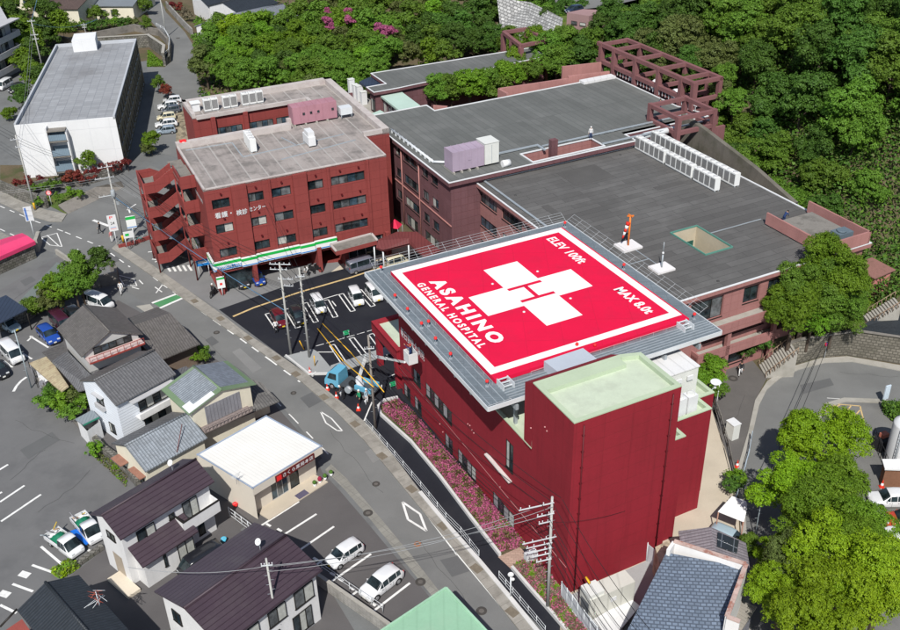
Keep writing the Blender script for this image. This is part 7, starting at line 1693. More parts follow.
# ================================================================ POLES, WIRES, SIGNS, PEOPLE, SMALL THINGS
POLE = mat('concrete_pole', (.40,.40,.38), .85, .08, .8, 6, .2); POLED = mat('dark_pole', (.22,.20,.18), .9, .15, .8, 6, .2)
INS = mat('insulator', (.7,.7,.72), .3); WIRE = mat('cable_black', (.02,.02,.022), .6); WIREB = mat('cable_blue', (.1,.22,.36), .6); WIREL = mat('cable_grey', (.3,.31,.32), .5)
def pole(px, h, label, arms=(), m=None, trans=False, lamp=False, base=None, r=.14, adir=None, grp='utility poles'):
 t = thing('utility_pole', label, 'utility pole', P(*px, 0), grp); c = P(*px, 0)
 mb = MB(); mb.tube(c, c+ZD*h, r, 12, r*.62); mb.build('shaft', m or POLE, t)
 ad = (adir or (AD*1.0)).normalized()
 for (z, w, off) in arms:
  mb = MB(); o = c+ZD*z+ad*off; s = Vector((-ad.y, ad.x, 0)); mb.box(o-ad*w/2-s*.05-s*r*.7, ad*w, s*.06, ZD*.07); ao = mb.build('crossarm', STEELW, t)
  mb = MB()
  for k in (-.45, -.2, .2, .45): p = o+ad*w*k-s*(r*.7+.01)+ZD*.1; mb.lathe(p, [(.02,0),(.045,.05),(.03,.1),(.045,.14)], 6)
  mb.build('insulator', INS, ao)
 if trans:
  mb = MB(); p = c+ZD*(h*.62)+Vector((-ad.y,ad.x,0))*-.45; mb.lathe(p, [(.26,0),(.28,.1),(.28,.8),(.2,.9)], 12); mb.build('transformer', mat('transformer_grey', (.3,.33,.35), .6), t)
  mb = MB(); mb.cbox(c+ZD*(h*.5)+ad*.3, .35,.3,.5, ad); mb.build('junction_box', mat('transformer_grey', (.3,.33,.35)), t)
 if lamp:
  mb = MB(); e = c+ZD*(h-.3); mb.tube(e, e+ad*lamp+ZD*.2, .04, 6); lo = mb.build('lamp_arm', STEELW, t); mb = MB(); mb.cbox(e+ad*lamp+ZD*.1, .5,.2,.12, ad); mb.build('lamp_head', ALU, lo)
 if base:
  mb = MB(); mb.tube(c+ZD*.3, c+ZD*1.3, r*1.08, 12); mb.build('marker_sleeve', mat('sleeve_yellow', (.6,.35,.02), .6), t)
 mb = MB()
 for k in range(int((h-2.5)/.45)): mb.tube(c+ZD*(2.2+k*.45), c+ZD*(2.2+k*.45)+ad*(.3 if k % 2 else -.3), .014, 4)
 mb.build('step_bolt', STEEL, t)
 return c
AR = AD*.8+BD*.3
pa = pole((291,355), 11.2, 'grey utility pole with many crossarms, left of the pair at the lot corner', [(10.9,2.2,.0),(10.3,1.8,.2),(9.2,1.6,-.4),(8.4,1.3,-.5)], trans=False, adir=Vector((-.9,.1,0)))
pb = pole((309.5,358), 10.9, 'plain grey utility pole, right of the pair at the lot corner', [(9.9,.9,.0)], adir=AR)
pc = pole((375.5,430), 10.7, 'weathered dark utility pole between the footway and the bucket truck', [(9.3,.9,.0)], POLED, adir=AR)
pd = pole((547.5,609), 11.2, 'utility pole bristling with crossarms in front of the azalea bed and red wall', [(10.7,2.6,-1.2),(9.7,1.3,-.5),(9.0,1.0,-.5),(7.4,2.6,-.9),(6.9,2.0,-.9),(6.4,1.8,-.8),(5.9,1.5,-.7),(5.3,1.2,-.5)], adir=Vector((.9,.25,0)))
pe = pole((124,244), 11.2, 'utility pole with transformer at the junction by the store signs', [(10.8,1.8,-.3),(9.4,2.4,-.6),(7.0,2.2,-.7)], trans=True, base=True, adir=Vector((.85,.35,0)))
pf = pole((35.5,211), 11.2, 'utility pole with a yellow sleeve in front of the white block', [(10.6,1.6,.0),(9.5,1.2,.2)], base=True, adir=Vector((.85,.35,0)))
pg_ = pole((44,74), 10.5, 'utility pole between the apartment and the white block', [(10.2,1.4,.0),(7.6,1.4,0),(6.8,1.2,0)], adir=Vector((.9,.1,0)))
ph = pole((166.7,37), 8.5, 'thin grey pole at the bend of the back road', [], r=.13, adir=Vector((.9,.1,0)))
pk = pole((31.5,388), 7.0, 'slim blue grey pole at the corner of the old lean-to', [], mat('pole_blue', (.35,.42,.45), .6), r=.07, adir=AR)
pl_ = pole((281,650), 9.2, 'utility pole in front of the second plum roof at the bottom edge', [(8.6,.8,0)], r=.11, adir=AR)
pm_ = pole((754.5,538), 4.6, 'short thin lamp post beside the curved road and canopy', [], mat('pole_blue', (.35,.42,.45)), r=.05, adir=AR)
pr_ = P(88,36,0); pole((88,44), 4.5, 'small pole with white brackets behind the roof of the white block', [(4.0,1.2,0),(3.5,.9,0)], r=.08, adir=Vector((.9,.1,0)))
def wire(p, q, label, sag=.6, r=.018, m=None, n=14, grp='overhead cables'):
 mb = MB(); pts = [p.lerp(q, i/n)-ZD*(sag*4*(i/n)*(1-i/n)) for i in range(n+1)]
 for a, b in zip(pts, pts[1:]): mb.tube(a, b, r, 4, caps=False)
 o = mb.build('overhead_cable', m or WIRE); tag(o, label, 'cable', grp); return o
offL = P(-90,120,0); offB = P(640,760,0); offL2 = P(-60,70,0); farT = P(60,-60,0)
def fan(c1, h1, c2, h2, label, n=3, w=.6, sag=.7, m=None, r=.02):
 s = (c2-c1).normalized(); s = Vector((-s.y, s.x, 0))
 for i in range(n): o = s*w*(i-(n-1)/2); wire(c1+ZD*(h1-.05*i)+o, c2+ZD*(h2-.05*i)+o, label, sag, r, m)
fan(pf, 10.7, pe, 10.9, 'black cable from the pole by the white block to the junction pole', 3, .55)
fan(pe, 10.9, pa, 11.0, 'black cable over the store forecourt, junction pole to lot corner pair', 3, .6, 1.2)
fan(pe, 7.2, pa, 8.6, 'thick cable sagging low over the store forecourt', 4, .25, 1.4, WIRE, .016)
fan(pe, 6.8, pa, 5.5, 'pale blue cable running down along the footway', 1, .2, .4, WIREB, .04)
fan(pa, 11.0, pc, 10.3, 'black cable from the lot corner pair to the dark pole', 3, .6, .7)
fan(pa, 8.5, pc, 8.2, 'lower cable from the lot corner pair to the dark pole', 3, .3, .8, WIRE, .018)
fan(pc, 10.3, pd, 10.8, 'black cable along the azalea bed, dark pole to armed pole', 3, .8, 1.0)
fan(pc, 8.0, pd, 7.3, 'lower bundle cable along the azalea bed', 4, .3, 1.1, WIRE, .018)
fan(pd, 10.8, offB, 10.5, 'black cable leaving the armed pole towards the bottom edge', 3, .8, .8)
fan(pd, 7.3, offB, 7.2, 'lower cable leaving the armed pole towards the bottom edge', 4, .35, .9)
fan(pf, 10.7, offL, 10.7, 'black cable leaving the view on the left by the white block', 3, .55)
fan(pf, 9.4, pg_, 9.6, 'cable between the white block pole and the apartment pole', 2, .4, .8, WIREL)
fan(pg_, 10.2, farT, 10.0, 'blue cable at the upper left above the trees', 1, .4, 1.6, WIREB, .05)
fan(pg_, 9.8, P(100,33,0), 3.0, 'blue cable sloping over the lane behind the white block', 1, .4, 1.2, WIREB, .05)
fan(pe, 9.4, P(-60,262,0), 9.0, 'thin cable crossing the main road at the junction', 2, .6, .5, WIREL, .016)
fan(pl_, 8.5, pd, 9.6, 'thin pale cable over the shop bays', 1, .4, .6, WIREL, .02)
fan(pl_, 8.5, P(150,650,0), 8.4, 'thin pale cable over the second plum roof', 1, .4, .6, WIREL, .02)
fan(pl_, 8.2, pd, 10.5, 'thin cable crossing the main road towards the armed pole', 2, .5, .9, WIREL, .018)
fan(pd, 8.8, AB(36,-44.2,0), 6.5, 'orange-sleeved cable from the armed pole to the generator yard', 1, .3, .3, WIRE, .012)
fan(pb, 9.8, P(252,222,0), 11.5, 'thin service cable from the plain pole to the store building', 2, .5, .4, WIRE, .018)
fan(pe, 8.8, P(205,262,0), 5.5, 'service cable from the junction pole to the store corner', 2, .3, .5, WIREL, .02)
fan(P(824,359,0), 2.95, pm_, 4.4, 'pair of black cables crossing the curved road', 2, .5, .3, WIRE, .03)
def sleeve(pxa, za, pxb, zb, label):
 t = thing('guy_guard', label, 'guy guard', P(*pxb, 0), 'yellow guy wire guards'); a, b = P(*pxa, za), P(*pxb, zb); mb = MB(); mb.tube(a, b, .06, 6); mb.build('sleeve', mat('sleeve_orange', (.75,.42,.02), .5), t)
sleeve((299.5,341), 1.8, (304,349.5), .2, 'short yellow guard on a guy wire between the pole pair'); sleeve((314,356), 1.6, (315,366), .1, 'short yellow guard on a guy wire at the right foot of the pole pair')
for i, (p, q) in enumerate((((317.5,328.5),(343,361)),((322.5,323.5),(352,354)),((343,361),(373.5,387)),((352,354),(384,392)))):
 t = thing('cable_cover', 'long yellow protective sleeve on the cable over the hospital lot, above the bucket truck', 'cable cover', P(*p, 6.5), 'yellow sleeves over the cables above the lot')
 mb = MB(); mb.tube(P(*p, 6.5), P(*q, 6.2), .045, 6); mb.build('sleeve', mat('sleeve_orange', (.75,.42,.02)), t)
t = thing('cable_marker', 'small orange marker on the cable above the generator', 'marker', P(588,581,4)); mb = MB(); mb.tube(P(586,577,4.2), P(590,583.5,4.0), .1, 6); mb.build('sleeve', mat('sleeve_orange', (.75,.42,.02)), t)
def cone_src():
 t = thing('traffic_cone', 'x', 'cone', (0,0,0), 'red traffic cones'); mb = MB(); mb.lathe((0,0,.04), [(.17,0),(.13,.2)], 12); mb.lathe((0,0,.42), [(.08,0),(.035,.3),(.02,.32)], 12); mb.build('cone_body', mat('cone_red', (.6,.04,.02), .5), t)
 mb = MB(); mb.lathe((0,0,.24), [(.13,0),(.08,.19)], 12); mb.build('band', ALU, t); mb = MB(); mb.box((-.2,-.2,0), (.4,0,0), (0,.4,0), (0,0,.04)); mb.build('foot', mat('cone_red', (.6,.04,.02)), t); return t
cs = None
for px, lb in [((310,373),'red cone at the kerb corner of the pole island'),((331,376.5),'red cone in front of the cab of the light blue truck'),((327.5,390),'red cone on the dark asphalt left of the light blue truck'),((336.5,398),'red cone by the footway below the light blue truck'),((358.5,410),'red cone by the workers behind the light blue truck'),((737,467),'red cone beside the rail of the curved road'),((881.5,487),'red cone near the white car at the right edge'),((286,0),'x')]:
 if lb == 'x': continue
 if cs is None: cs = cone_src(); cs.location = P(*px, .03); cs['label'] = lb; cs.scale = (1.05,)*3
 else: dup(cs, P(*px, .03), 0, lb, scale=1.05)
def panel(px, h, w, ph, m, label, cat='sign', name='sign_board', text=(), posts=1, face=None, th=.12):
 t = thing(name, label, cat, P(*px, 0)); c = P(*px, 0); d = (face or Vector((.35,-.94,0))).normalized(); s = Vector((-d.y, d.x, 0))
 mb = MB(); mb.box(c-s*w/2-d*th/2+ZD*(h-ph), s*w, d*th, ZD*ph); mb.build('panel', m, t)
 mb = MB(); 
 for k in ([0] if posts == 1 else [-.4*w, .4*w]): mb.tube(c+s*k-d*.0, c+s*k+ZD*(h-ph+.05), .05, 6)
 mb.build('post', STEELW, t)
 for (txt, x, z, l_, hh, mm) in text:
  mb = MB()
  if txt: put_text(mb, txt, c-s*w/2+s*x+d*(th/2+.004)+ZD*(h-ph+z), s, ZD, l_, hh, .01)
  else: mb.poly([c-s*w/2+s*x+d*(th/2+.004)+ZD*(h-ph+z), c-s*w/2+s*(x+l_)+d*(th/2+.004)+ZD*(h-ph+z), c-s*w/2+s*(x+l_)+d*(th/2+.004)+ZD*(h-ph+z+hh), c-s*w/2+s*x+d*(th/2+.004)+ZD*(h-ph+z+hh)])
  mb.build('lettering' if txt else 'stripe', mm, t)
 return t
panel((117.5,246), 4.4, 1.1, 2.2, ALU, 'tall white sign board with small red marks beside the junction pole', text=[('P', .3, 1.7, .4, .4, RL), ('24', .3, .9, .5, .4, mat('sign_black', (.02,.02,.02))), ('', .2, .3, .7, .06, RL), ('', .2, .5, .7, .06, BB)])
panel((135,241), 3.6, 1.2, 1.7, BW_, 'green and white shop pole sign among the bicycles', text=[('', 0, 1.25, 1.2, .4, BG), ('', 0, .1, 1.2, .12, BB)])
panel((131,246), 2.1, 1.3, .9, ALU, 'low white sign with a green mark below the shop pole sign', posts=2, text=[('', .2, .3, .5, .35, BG)])
panel((35,238.5), 4.6, 1.0, 2.0, ALU, 'white and blue banner sign at the end of the pink-roofed shed', text=[('', .1, .1, .25, 1.8, mat('banner_blue', (.1,.2,.5)))])
panel((223,296), 2.6, .9, 1.5, BW_, 'white and green shop stand sign at the store corner pillar', text=[('', 0, 1.15, .9, .25, BG), ('', .3, .4, .3, .3, RL)])
panel((205,277), 3.4, 1.5, 1.8, BB, 'blue and green shop poster board on the store corner', text=[('', 0, 1.1, 1.5, .6, BG), ('', .2, .35, 1.1, .3, BW_)], posts=2)
panel((884,404), 2.2, .6, 1.6, mat('leaning_blue', (.5,.58,.66), .6), 'pale blue leaning board at the tip of the kerb island')
def roundsign(px, h, label, m1, m2, r=.32, two=False):
 t = thing('road_sign', label, 'road sign', P(*px, 0)); c = P(*px, 0); d = Vector((.2,-.98,0)).normalized(); mb = MB(); mb.tube(c, c+ZD*h, .045, 8); mb.build('post', STEELW, t)
 for k in range(2 if two else 1):
  z = h-.35-k*.7; mb = MB(); mb.tube(c+d*.05+ZD*z, c+d*.08+ZD*z, r, 16); do = mb.build('disc', m1, t); mb = MB(); mb.tube(c+d*.081+ZD*z, c+d*.09+ZD*z, r*.72, 16); mb.box(c+d*.092+ZD*(z-.05)-Vector((-d.y,d.x,0))*r*.6, Vector((-d.y,d.x,0))*r*1.2, d*.006, ZD*.1, 1); mb.build('symbol', [m2, RL], do)
roundsign((824,359), 3.0, 'pair of round blue signs with red rims on a white post above the curved road', RL, mat('sign_blue', (.02,.08,.4), .4), .3, True)
roundsign((52,206), 2.4, 'red and white round sign beside the corner garden', RL, ALU, .35)
t = thing('marker_post', 'orange delineator post at the roadside beside the corner garden trees', 'post', P(80,259,0)); mb = MB(); c = P(80,259,0); mb.tube(c, c+ZD*1.2, .06, 8); mb.build('shaft', mat('post_orange', (.6,.15,.05)), t); mb = MB(); mb.ball(c+ZD*1.3, .14,.14,.14); mb.build('cap', ALU, t)
t = thing('traffic_mirror', 'small pale lamp post with a ball head beside the footway rail', 'post', P(510.5,598,0)); c = P(510.5,598,0); mb = MB(); mb.tube(c, c+ZD*2.4, .06, 8); mb.build('shaft', STEELW, t); mb = MB(); mb.ball(c+ZD*2.5, .25,.12,.25); mb.ball(c+ZD*2.0+Vector((.15,0,0)), .16,.1,.16); mb.build('mirror', ALU, t)
t = thing('yard_lamp', 'thin lamp post on the footpath beside the white power cabinets', 'lamp post', P(718,402,0)); c = P(716,408,0); mb = MB(); mb.tube(c, c+ZD*3.0, .05, 8); mb.build('shaft', STEELW, t); mb = MB(); mb.ball(c+ZD*3.0, .2,.2,.14); mb.build('lamp_head', ALU, t)
t = thing('vending_box', 'pale grey equipment box hanging on the mossy rail by the footpath', 'box', P(732,440,0)); c = P(731.5,437,0); mb = MB(); mb.cbox(c, 1.0,.8,1.7, BD); mb.build('body', CAB, t); mb = MB(); mb.cbox(c+ZD*1.705, 1.1,.9,.06, BD); mb.build('lid', ALU, t)
mh = None
def manhole(px, r, m, label, grp='manhole covers'):
 t = thing('manhole_cover', label, 'manhole cover', P(*px, Z5+.01), grp); c = P(*px, Z5+.008); mb = MB(); mb.lathe(c, [(r,0),(r,.012),(r*.9,.016)], 18); mb.build('lid', m, t); mb = MB(); mb.lathe(c+ZD*.0165, [(r*.5,0),(r*.48,.004)], 14); mb.build('ring', mat('iron_light', (.12,.11,.1)), t)
IRON = mat('iron', (.06,.055,.05), .8, .2, 3, 10)
for px, r, lb in [((376,484),.35,'iron manhole cover on the road left of the upper diamond mark'),((368,513),.42,'iron manhole cover on the gutter side of the road beside the shop lot'),((293.5,393),.3,'iron manhole cover on the road beside the green-edged house'),((420.5,582),.42,'iron manhole cover on the road above the mint roof'),((481.5,611),.42,'iron manhole cover on the road at the bottom edge'),((733,378.5),.5,'iron manhole cover on the footpath by the walking person'),((216.5,332.5),.35,'iron manhole cover on the road opposite the lot entrance'),((178,38),.4,'iron manhole cover on the back road at the bend')]: manhole(px, r, IRON, lb)
manhole((417.5,544), .3, mat('rust_iron', (.3,.12,.05), .8), 'rusty square manhole cover on the road below the lower diamond mark')
for px in [(194.5,301),(220.5,318.5),(248,338),(276.5,358),(296,374),(324,397),(355,424),(382,456),(411.5,489),(443,526),(476.5,568.5),(512,612)]:
 t = thing('footway_plate', 'brown grey steel plate set into the footway strip', 'plate', P(*px, .125), 'steel plates along the footway'); c = P(*px, .121); mb = MB(); mb.cbox(c, .95, .7, .012, P(*px)-P(px[0]-10,px[1]-8)); mb.build('plate', mat('plate_brown', (.17,.145,.11), .9, .2, 3, 9), t)
def bike(px, ang, label, cm, moto=False):
 t = thing('motor_scooter' if moto else 'bicycle', label, 'scooter' if moto else 'bicycle', P(*px, 0)); c = P(*px, 0); d = Vector((cos(ang), sin(ang), 0)); s = Vector((-d.y,d.x,0)); R_ = .3 if not moto else .26
 for x in (-.52, .52):
  mb = MB(); w = c+d*x+ZD*R_; n = 14
  for k in range(n): a, b = 2*pi*k/n, 2*pi*(k+1)/n; mb.tube(w+(d*cos(a)+ZD*sin(a))*R_, w+(d*cos(b)+ZD*sin(b))*R_, .05 if moto else .025, 5, caps=False)
  for k in range(4): a = pi*k/4; mb.tube(w-(d*cos(a)+ZD*sin(a))*R_, w+(d*cos(a)+ZD*sin(a))*R_, .008, 3)
  mb.build('wheel', TYRE, t)
 mb = MB()
 if moto:
  mb.box(c-d*.55-s*.14+ZD*.45, d*.55, s*.28, ZD*.3); mb.box(c-d*.05-s*.1+ZD*.25, d*.5, s*.2, ZD*.1); mb.box(c+d*.35-s*.16+ZD*.35, d*.12+ZD*.0, s*.32, ZD*.55)
 else:
  pts = [c-d*.52+ZD*.3, c+ZD*.3, c-d*.15+ZD*.75, c+d*.35+ZD*.75, c+d*.52+ZD*.3]
  for a, b in ((0,1),(1,2),(2,0),(2,3),(1,3),(3,4)): mb.tube(pts[a], pts[b], .02, 5)
 mb.build('frame', cm, t); mb = MB(); mb.cbox(c-d*.2+ZD*(.76 if moto else .82), .4 if moto else .22, .2, .07, d); mb.build('saddle', BLK, t)
 mb = MB(); mb.tube(c+d*.38-s*.27+ZD*.95, c+d*.38+s*.27+ZD*.95, .02, 5); mb.tube(c+d*.38+ZD*.7, c+d*.38+ZD*.95, .025, 5); mb.build('handlebar', STEEL, t)
bike((214,296), 1.2, 'black motor scooter beside the store corner pillar', BLK, True)
for i, (px, cm, lb) in enumerate([((139,243),mat('bike_teal', (.02,.35,.33)),'teal bicycle parked among the shop signs'),((142,241),STEEL,'silver bicycle next to the teal one'),((134,247),BLK,'black bicycle at the low white sign')]): bike(px, .4+i*.3, lb, cm)
for i, (px, lb) in enumerate([((301,276),'dark bicycle under the store front, left of the standing person'),((312,272),'dark scooter under the store front, right of the standing person'),((318,271),'second dark scooter under the store front near the canopy')]): bike(px, 2.0+i*.2, lb, BLK, i > 0)
t = thing('low_wall', 'low brick red wall behind the junction signs', 'wall', P(130,247,0)); mb = MB(); wallpath(mb, [(119,248.5),(137,243.5),(150,239)], .25, .5); mb.build('wall', RED2, t)
SKIN = mat('skin', (.45,.27,.18), .6, .05); HAIR = mat('black_hair', (.02,.015,.012), .7); SHOE = mat('shoe', (.04,.035,.03), .7)
def person(px, z, rz, shirt, trousers, label, pose='stand', hat=None, scale=1.0, at=None):
 J = {'pelvis': (0,0,.95), 'chest': (0,0,1.28), 'neck': (0,0,1.47), 'headb': (0,.01,1.56), 'headt': (0,.01,1.68),
         'hipL': (.1,0,.9), 'hipR': (-.1,0,.9), 'kneL': (.11,.02,.5), 'kneR': (-.11,.02,.5), 'ankL': (.11,-.02,.08), 'ankR': (-.11,-.02,.08), 'toeL': (.12,.15,.04), 'toeR': (-.12,.15,.04),
         'shL': (.19,0,1.42), 'shR': (-.19,0,1.42), 'elL': (.25,-.02,1.14), 'elR': (-.25,-.02,1.14), 'wrL': (.26,.08,.9), 'wrR': (-.26,.08,.9)}
 if pose == 'walk': J.update(kneL=(.1,.22,.52), ankL=(.1,.25,.1), toeL=(.1,.42,.06), kneR=(-.1,.0,.5), ankR=(-.1,-.3,.14), toeR=(-.1,-.16,.04), elL=(.24,-.16,1.16), wrL=(.24,-.12,.92), elR=(-.24,.12,1.16), wrR=(-.23,.3,.98))
 if pose == 'reach': J.update(elR=(-.26,.2,1.5), wrR=(-.22,.42,1.62), elL=(.26,.15,1.25), wrL=(.2,.38,1.35))
 if pose == 'bend': J.update(chest=(0,.2,1.2), neck=(0,.34,1.3), headb=(0,.42,1.34), headt=(0,.52,1.4), shL=(.18,.3,1.27), shR=(-.18,.3,1.27), elL=(.22,.38,1.02), elR=(-.22,.38,1.02), wrL=(.16,.5,.85), wrR=(-.16,.5,.85))
 if pose == 'ride': J.update(pelvis=(0,0,.78), chest=(0,.08,1.12), neck=(0,.12,1.3), headb=(0,.14,1.4), headt=(0,.14,1.52), hipL=(.1,0,.76), hipR=(-.1,0,.76), kneL=(.14,.38,.66), kneR=(-.14,.38,.66), ankL=(.13,.36,.28), ankR=(-.13,.36,.28), toeL=(.13,.5,.26), toeR=(-.13,.5,.26), shL=(.19,.1,1.25), shR=(-.19,.1,1.25), elL=(.26,.25,1.02), elR=(-.26,.25,1.02), wrL=(.24,.5,.98), wrR=(-.24,.5,.98))
 E_ = [('pelvis','chest','s',),('chest','neck','s'),('neck','headb','k'),('headb','headt','k'),('pelvis','hipL','t'),('pelvis','hipR','t'),('hipL','kneL','t'),('hipR','kneR','t'),('kneL','ankL','t'),('kneR','ankR','t'),('ankL','toeL','f'),('ankR','toeR','f'),('chest','shL','s'),('chest','shR','s'),('shL','elL','s'),('shR','elR','s'),('elL','wrL','s'),('elR','wrR','s')]
 R_ = {'pelvis':.14,'chest':.15,'neck':.06,'headb':.095,'headt':.09,'hipL':.095,'hipR':.095,'kneL':.065,'kneR':.065,'ankL':.045,'ankR':.045,'toeL':.04,'toeR':.04,'shL':.065,'shR':.065,'elL':.045,'elR':.045,'wrL':.032,'wrR':.032}
 names = list(J); me = bpy.data.meshes.new('p'); me.from_pydata([J[k] for k in names], [(names.index(a), names.index(b)) for a, b, *_ in E_], [])
 ob = bpy.data.objects.new('p', me); COL.objects.link(ob); md = ob.modifiers.new('s', 'SKIN'); sk = me.skin_vertices[0].data
 for i, k in enumerate(names): sk[i].radius = (R_[k], R_[k]*(.75 if k in ('pelvis','chest') else 1))
 sk[0].use_root = True; su = ob.modifiers.new('u', 'SUBSURF'); su.levels = 1; su.render_levels = 1
 dg = bpy.context.evaluated_depsgraph_get(); m2 = bpy.data.meshes.new_from_object(ob.evaluated_get(dg)); bpy.data.objects.remove(ob)
 ms = [shirt, trousers, SKIN, SHOE]; mi = {'s':0,'t':1,'k':2,'f':3}
 bm = MB(); V = [v.co.copy() for v in m2.vertices]
 for pl in m2.polygons:
  c = pl.center; best = None
  for a, b, kk in E_:
   A__, B__ = Vector(J[a]), Vector(J[b]); d = B__-A__; tt = max(0, min(1, (c-A__).dot(d)/d.length_squared)); dist = (c-A__-d*tt).length/ max(.03, (R_[a]*(1-tt)+R_[b]*tt))
   if best is None or dist < best[0]: best = (dist, kk)
  bm.f.append(list(pl.vertices)); bm.m.append(mi[best[1]]); bm.sm.append(True)
 bm.v = V
 for sd in 'LR':       # hands: palm, four bent fingers of unequal length and a thumb
  w = Vector(J['wr'+sd]); e = Vector(J['el'+sd]); d = (w-e).normalized(); side = d.cross(Vector((1,0,0)) if abs(d.x) < .8 else Vector((0,1,0))).normalized(); nn = d.cross(side)
  bm.tube(w-d*.02, w+d*.085, .03, 7, .04, m=2)
  for q, ln in enumerate((.062,.07,.066,.052)):
   b0 = w+d*.08+side*(-.03+.02*q); b1 = b0+d*ln*.55+nn*.008; bm.tube(b0, b1, .0095, 5, .0085, m=2); bm.tube(b1, b1+d*ln*.45+nn*.025, .0085, 5, .006, m=2)
  b0 = w+d*.03-side*.035; bm.tube(b0, b0+d*.045-side*.03, .011, 5, .008, m=2)
 hb, ht_ = Vector(J['headb']), Vector(J['headt']); hc = (hb+ht_)/2; up = (ht_-hb).normalized(); fwd = Vector((0,1,0))-up*up.y; fwd.normalize(); rt = fwd.cross(up)
 bm.ball(hc+fwd*.105, .014,.022,.022, 2, 6, 4)                       # nose
 for s in (-1, 1): bm.ball(hc+fwd*.09+rt*s*.035+up*.02, .012,.01,.01, 3, 6, 4); bm.ball(hc+rt*s*.1, .015,.025,.035, 2, 6, 4)
 bm.box(hc+fwd*.098-up*.045-rt*.022, rt*.044, fwd*.004, up*.009, 3)
 loc = at if at is not None else P(*px, z)
 t = thing('person', label, 'person', (0,0,0)); bm.build('body', ms, t)
 h = MB(); cc = hc+up*.035-fwd*.015; h.ball(cc, .112,.118,.112, 0, 12, 7); h.build('hair' if hat is None else 'helmet', HAIR if hat is None else hat, t)
 t.location = loc; t.rotation_euler = (0,0,rz); t.scale = (scale,)*3
 return t
def cl(n, c): return mat('cloth_'+n, c, .85, .08, 3, 12)
DK, WHc, NV, PKc, GN, LB = cl('dark', (.02,.02,.025)), cl('white', (.7,.7,.7)), cl('navy', (.02,.04,.12)), cl('pink', (.5,.2,.2)), cl('green', (.02,.25,.12)), cl('light_blue', (.3,.42,.5))
HELM = mat('helmet_white', (.75,.75,.75), .4); HELR = mat('helmet_red', (.5,.03,.02), .4)
person((101,233.5), .03, 2.0, DK, DK, 'person in black walking across the mouth of the side street', 'walk')
person((112.5,242), .03, 1.0, PKc, WHc, 'person in a pink top beside the tall white sign board', 'stand')
person((122,294), .03, 3.5, WHc, WHc, 'person in white with a dark bag at the roadside below the corner garden wall', 'walk')
person((276.5,333), .05, .4, WHc, DK, 'person in a white shirt standing beside the dark red car', 'stand')
person((308.5,275.5), .05, 2.6, WHc, DK, 'person in white at the scooters under the store front', 'bend')
person((659.5,111), 11.5, 2.4, NV, NV, 'person in blue work clothes on the far side of the grey green roof', 'walk')
person((590.5,139.5), 11.5, 3.0, WHc, NV, 'person in a white top and dark trousers at the light well edge', 'stand', HELM)
person((783,224), 10.5, -1.0, NV, NV, 'person in navy bending by the plant enclosure parapet', 'bend')
person((740,375.5), .03, 2.8, DK, WHc, 'person in a black top and white trousers walking on the footpath', 'walk')
person(None, 0, .9, NV, NV, 'worker in navy in the white bucket working at the wall lettering', 'reach', HELR, at=BKT+ZD*.1)
person((344,399), .05, 1.0, DK, DK, 'worker in dark clothes beside the light blue truck cab', 'bend', HELM)
person((359.5,404), .05, 2.2, GN, DK, 'worker in green with a red cone at the side of the truck deck', 'stand', HELM)
person((367,403), .05, 4.0, LB, WHc, 'worker in light clothes next to the one in green', 'stand', HELM)
person((213,295.5), .1, 1.2-pi/2, DK, DK, 'rider in black with a white helmet sitting on the motor scooter', 'ride', HELM)
person((455,480-0), -5, 0, DK, DK, 'x', 'stand') if False else None
for i, (px, cm, lb) in enumerate([((349,389),'white_reel','white cable reel on the deck of the light blue truck'),((353,383),'black_reel','black cable reel behind the cab of the light blue truck')]):
 t = thing('cable_reel', lb, 'reel', P(*px, 1.0)); c = P(*px, 1.35); mb = MB(); mb.tube(c-f*.0, c+s_*.25, .28, 14); mb.build('drum', ALU if i == 0 else BLK, t); mb = MB(); mb.tube(c-s_*.04, c, .36, 14); mb.tube(c+s_*.25, c+s_*.29, .36, 14); mb.build('flange', STEEL if i == 0 else BLK, t)
for px, lb in [((393,388),'green folding barrier by the hospital wall'),((346.5,336.5),'green folding sign in the hospital lot')]:
 t = thing('barrier', lb, 'barrier', P(*px, 0)); c = P(*px, 0); mb = MB()
 for k in range(3): mb.box(c+AD*(-.35)+ZD*(.25+k*.2), AD*.7, BD*.04, ZD*.12)
 mb.build('board', mat('barrier_green', (.02,.4,.15), .6), t); mb = MB()
 for s in (-.3, .3): mb.tube(c+AD*s-BD*.2, c+AD*s+ZD*.75, .03, 5); mb.tube(c+AD*s+BD*.2, c+AD*s+ZD*.75, .03, 5)
 mb.build('leg', STEEL, t)
for px, lb, cm in [((166,512),'x',ALU)]: pass
for px, lb, cm in [((199,563.5),'pink washing basin beside the black estate',mat('basin_pink', (.7,.25,.45))),((224,541),'pale blue bucket on the pallets by the white house',mat('basin_blue', (.1,.5,.7))),((235.5,506),'red canister in the gap beside the cream shop',RL)]:
 t = thing('bucket', lb, 'bucket', P(*px, 0)); c = P(*px, .2); mb = MB(); mb.lathe(c, [(.16,0),(.24,.28)], 12); mb.build('body', cm, t); mb = MB(); mb.tube(c-AD*.2+ZD*.28, c+AD*.2+ZD*.3, .015, 4); mb.build('handle', STEEL, t)
rg = random.Random(21)
for i in range(10):
 px = (43+rg.random()*16, 374+rg.random()*14); t = thing('garden_clutter', 'odd box or board stacked under the yellowed lean-to', 'clutter', P(*px, 0), 'clutter under the lean-to'); c = P(*px, 0); mb = MB(); mb.cbox(c, .4+rg.random()*.7, .3+rg.random()*.5, .4+rg.random()*1.1, Vector((rg.random(),1,0))); mb.build('box', [W_WHITE, WOOD, CONC, mat('clutter_brown', (.25,.15,.08))][i % 4], t)
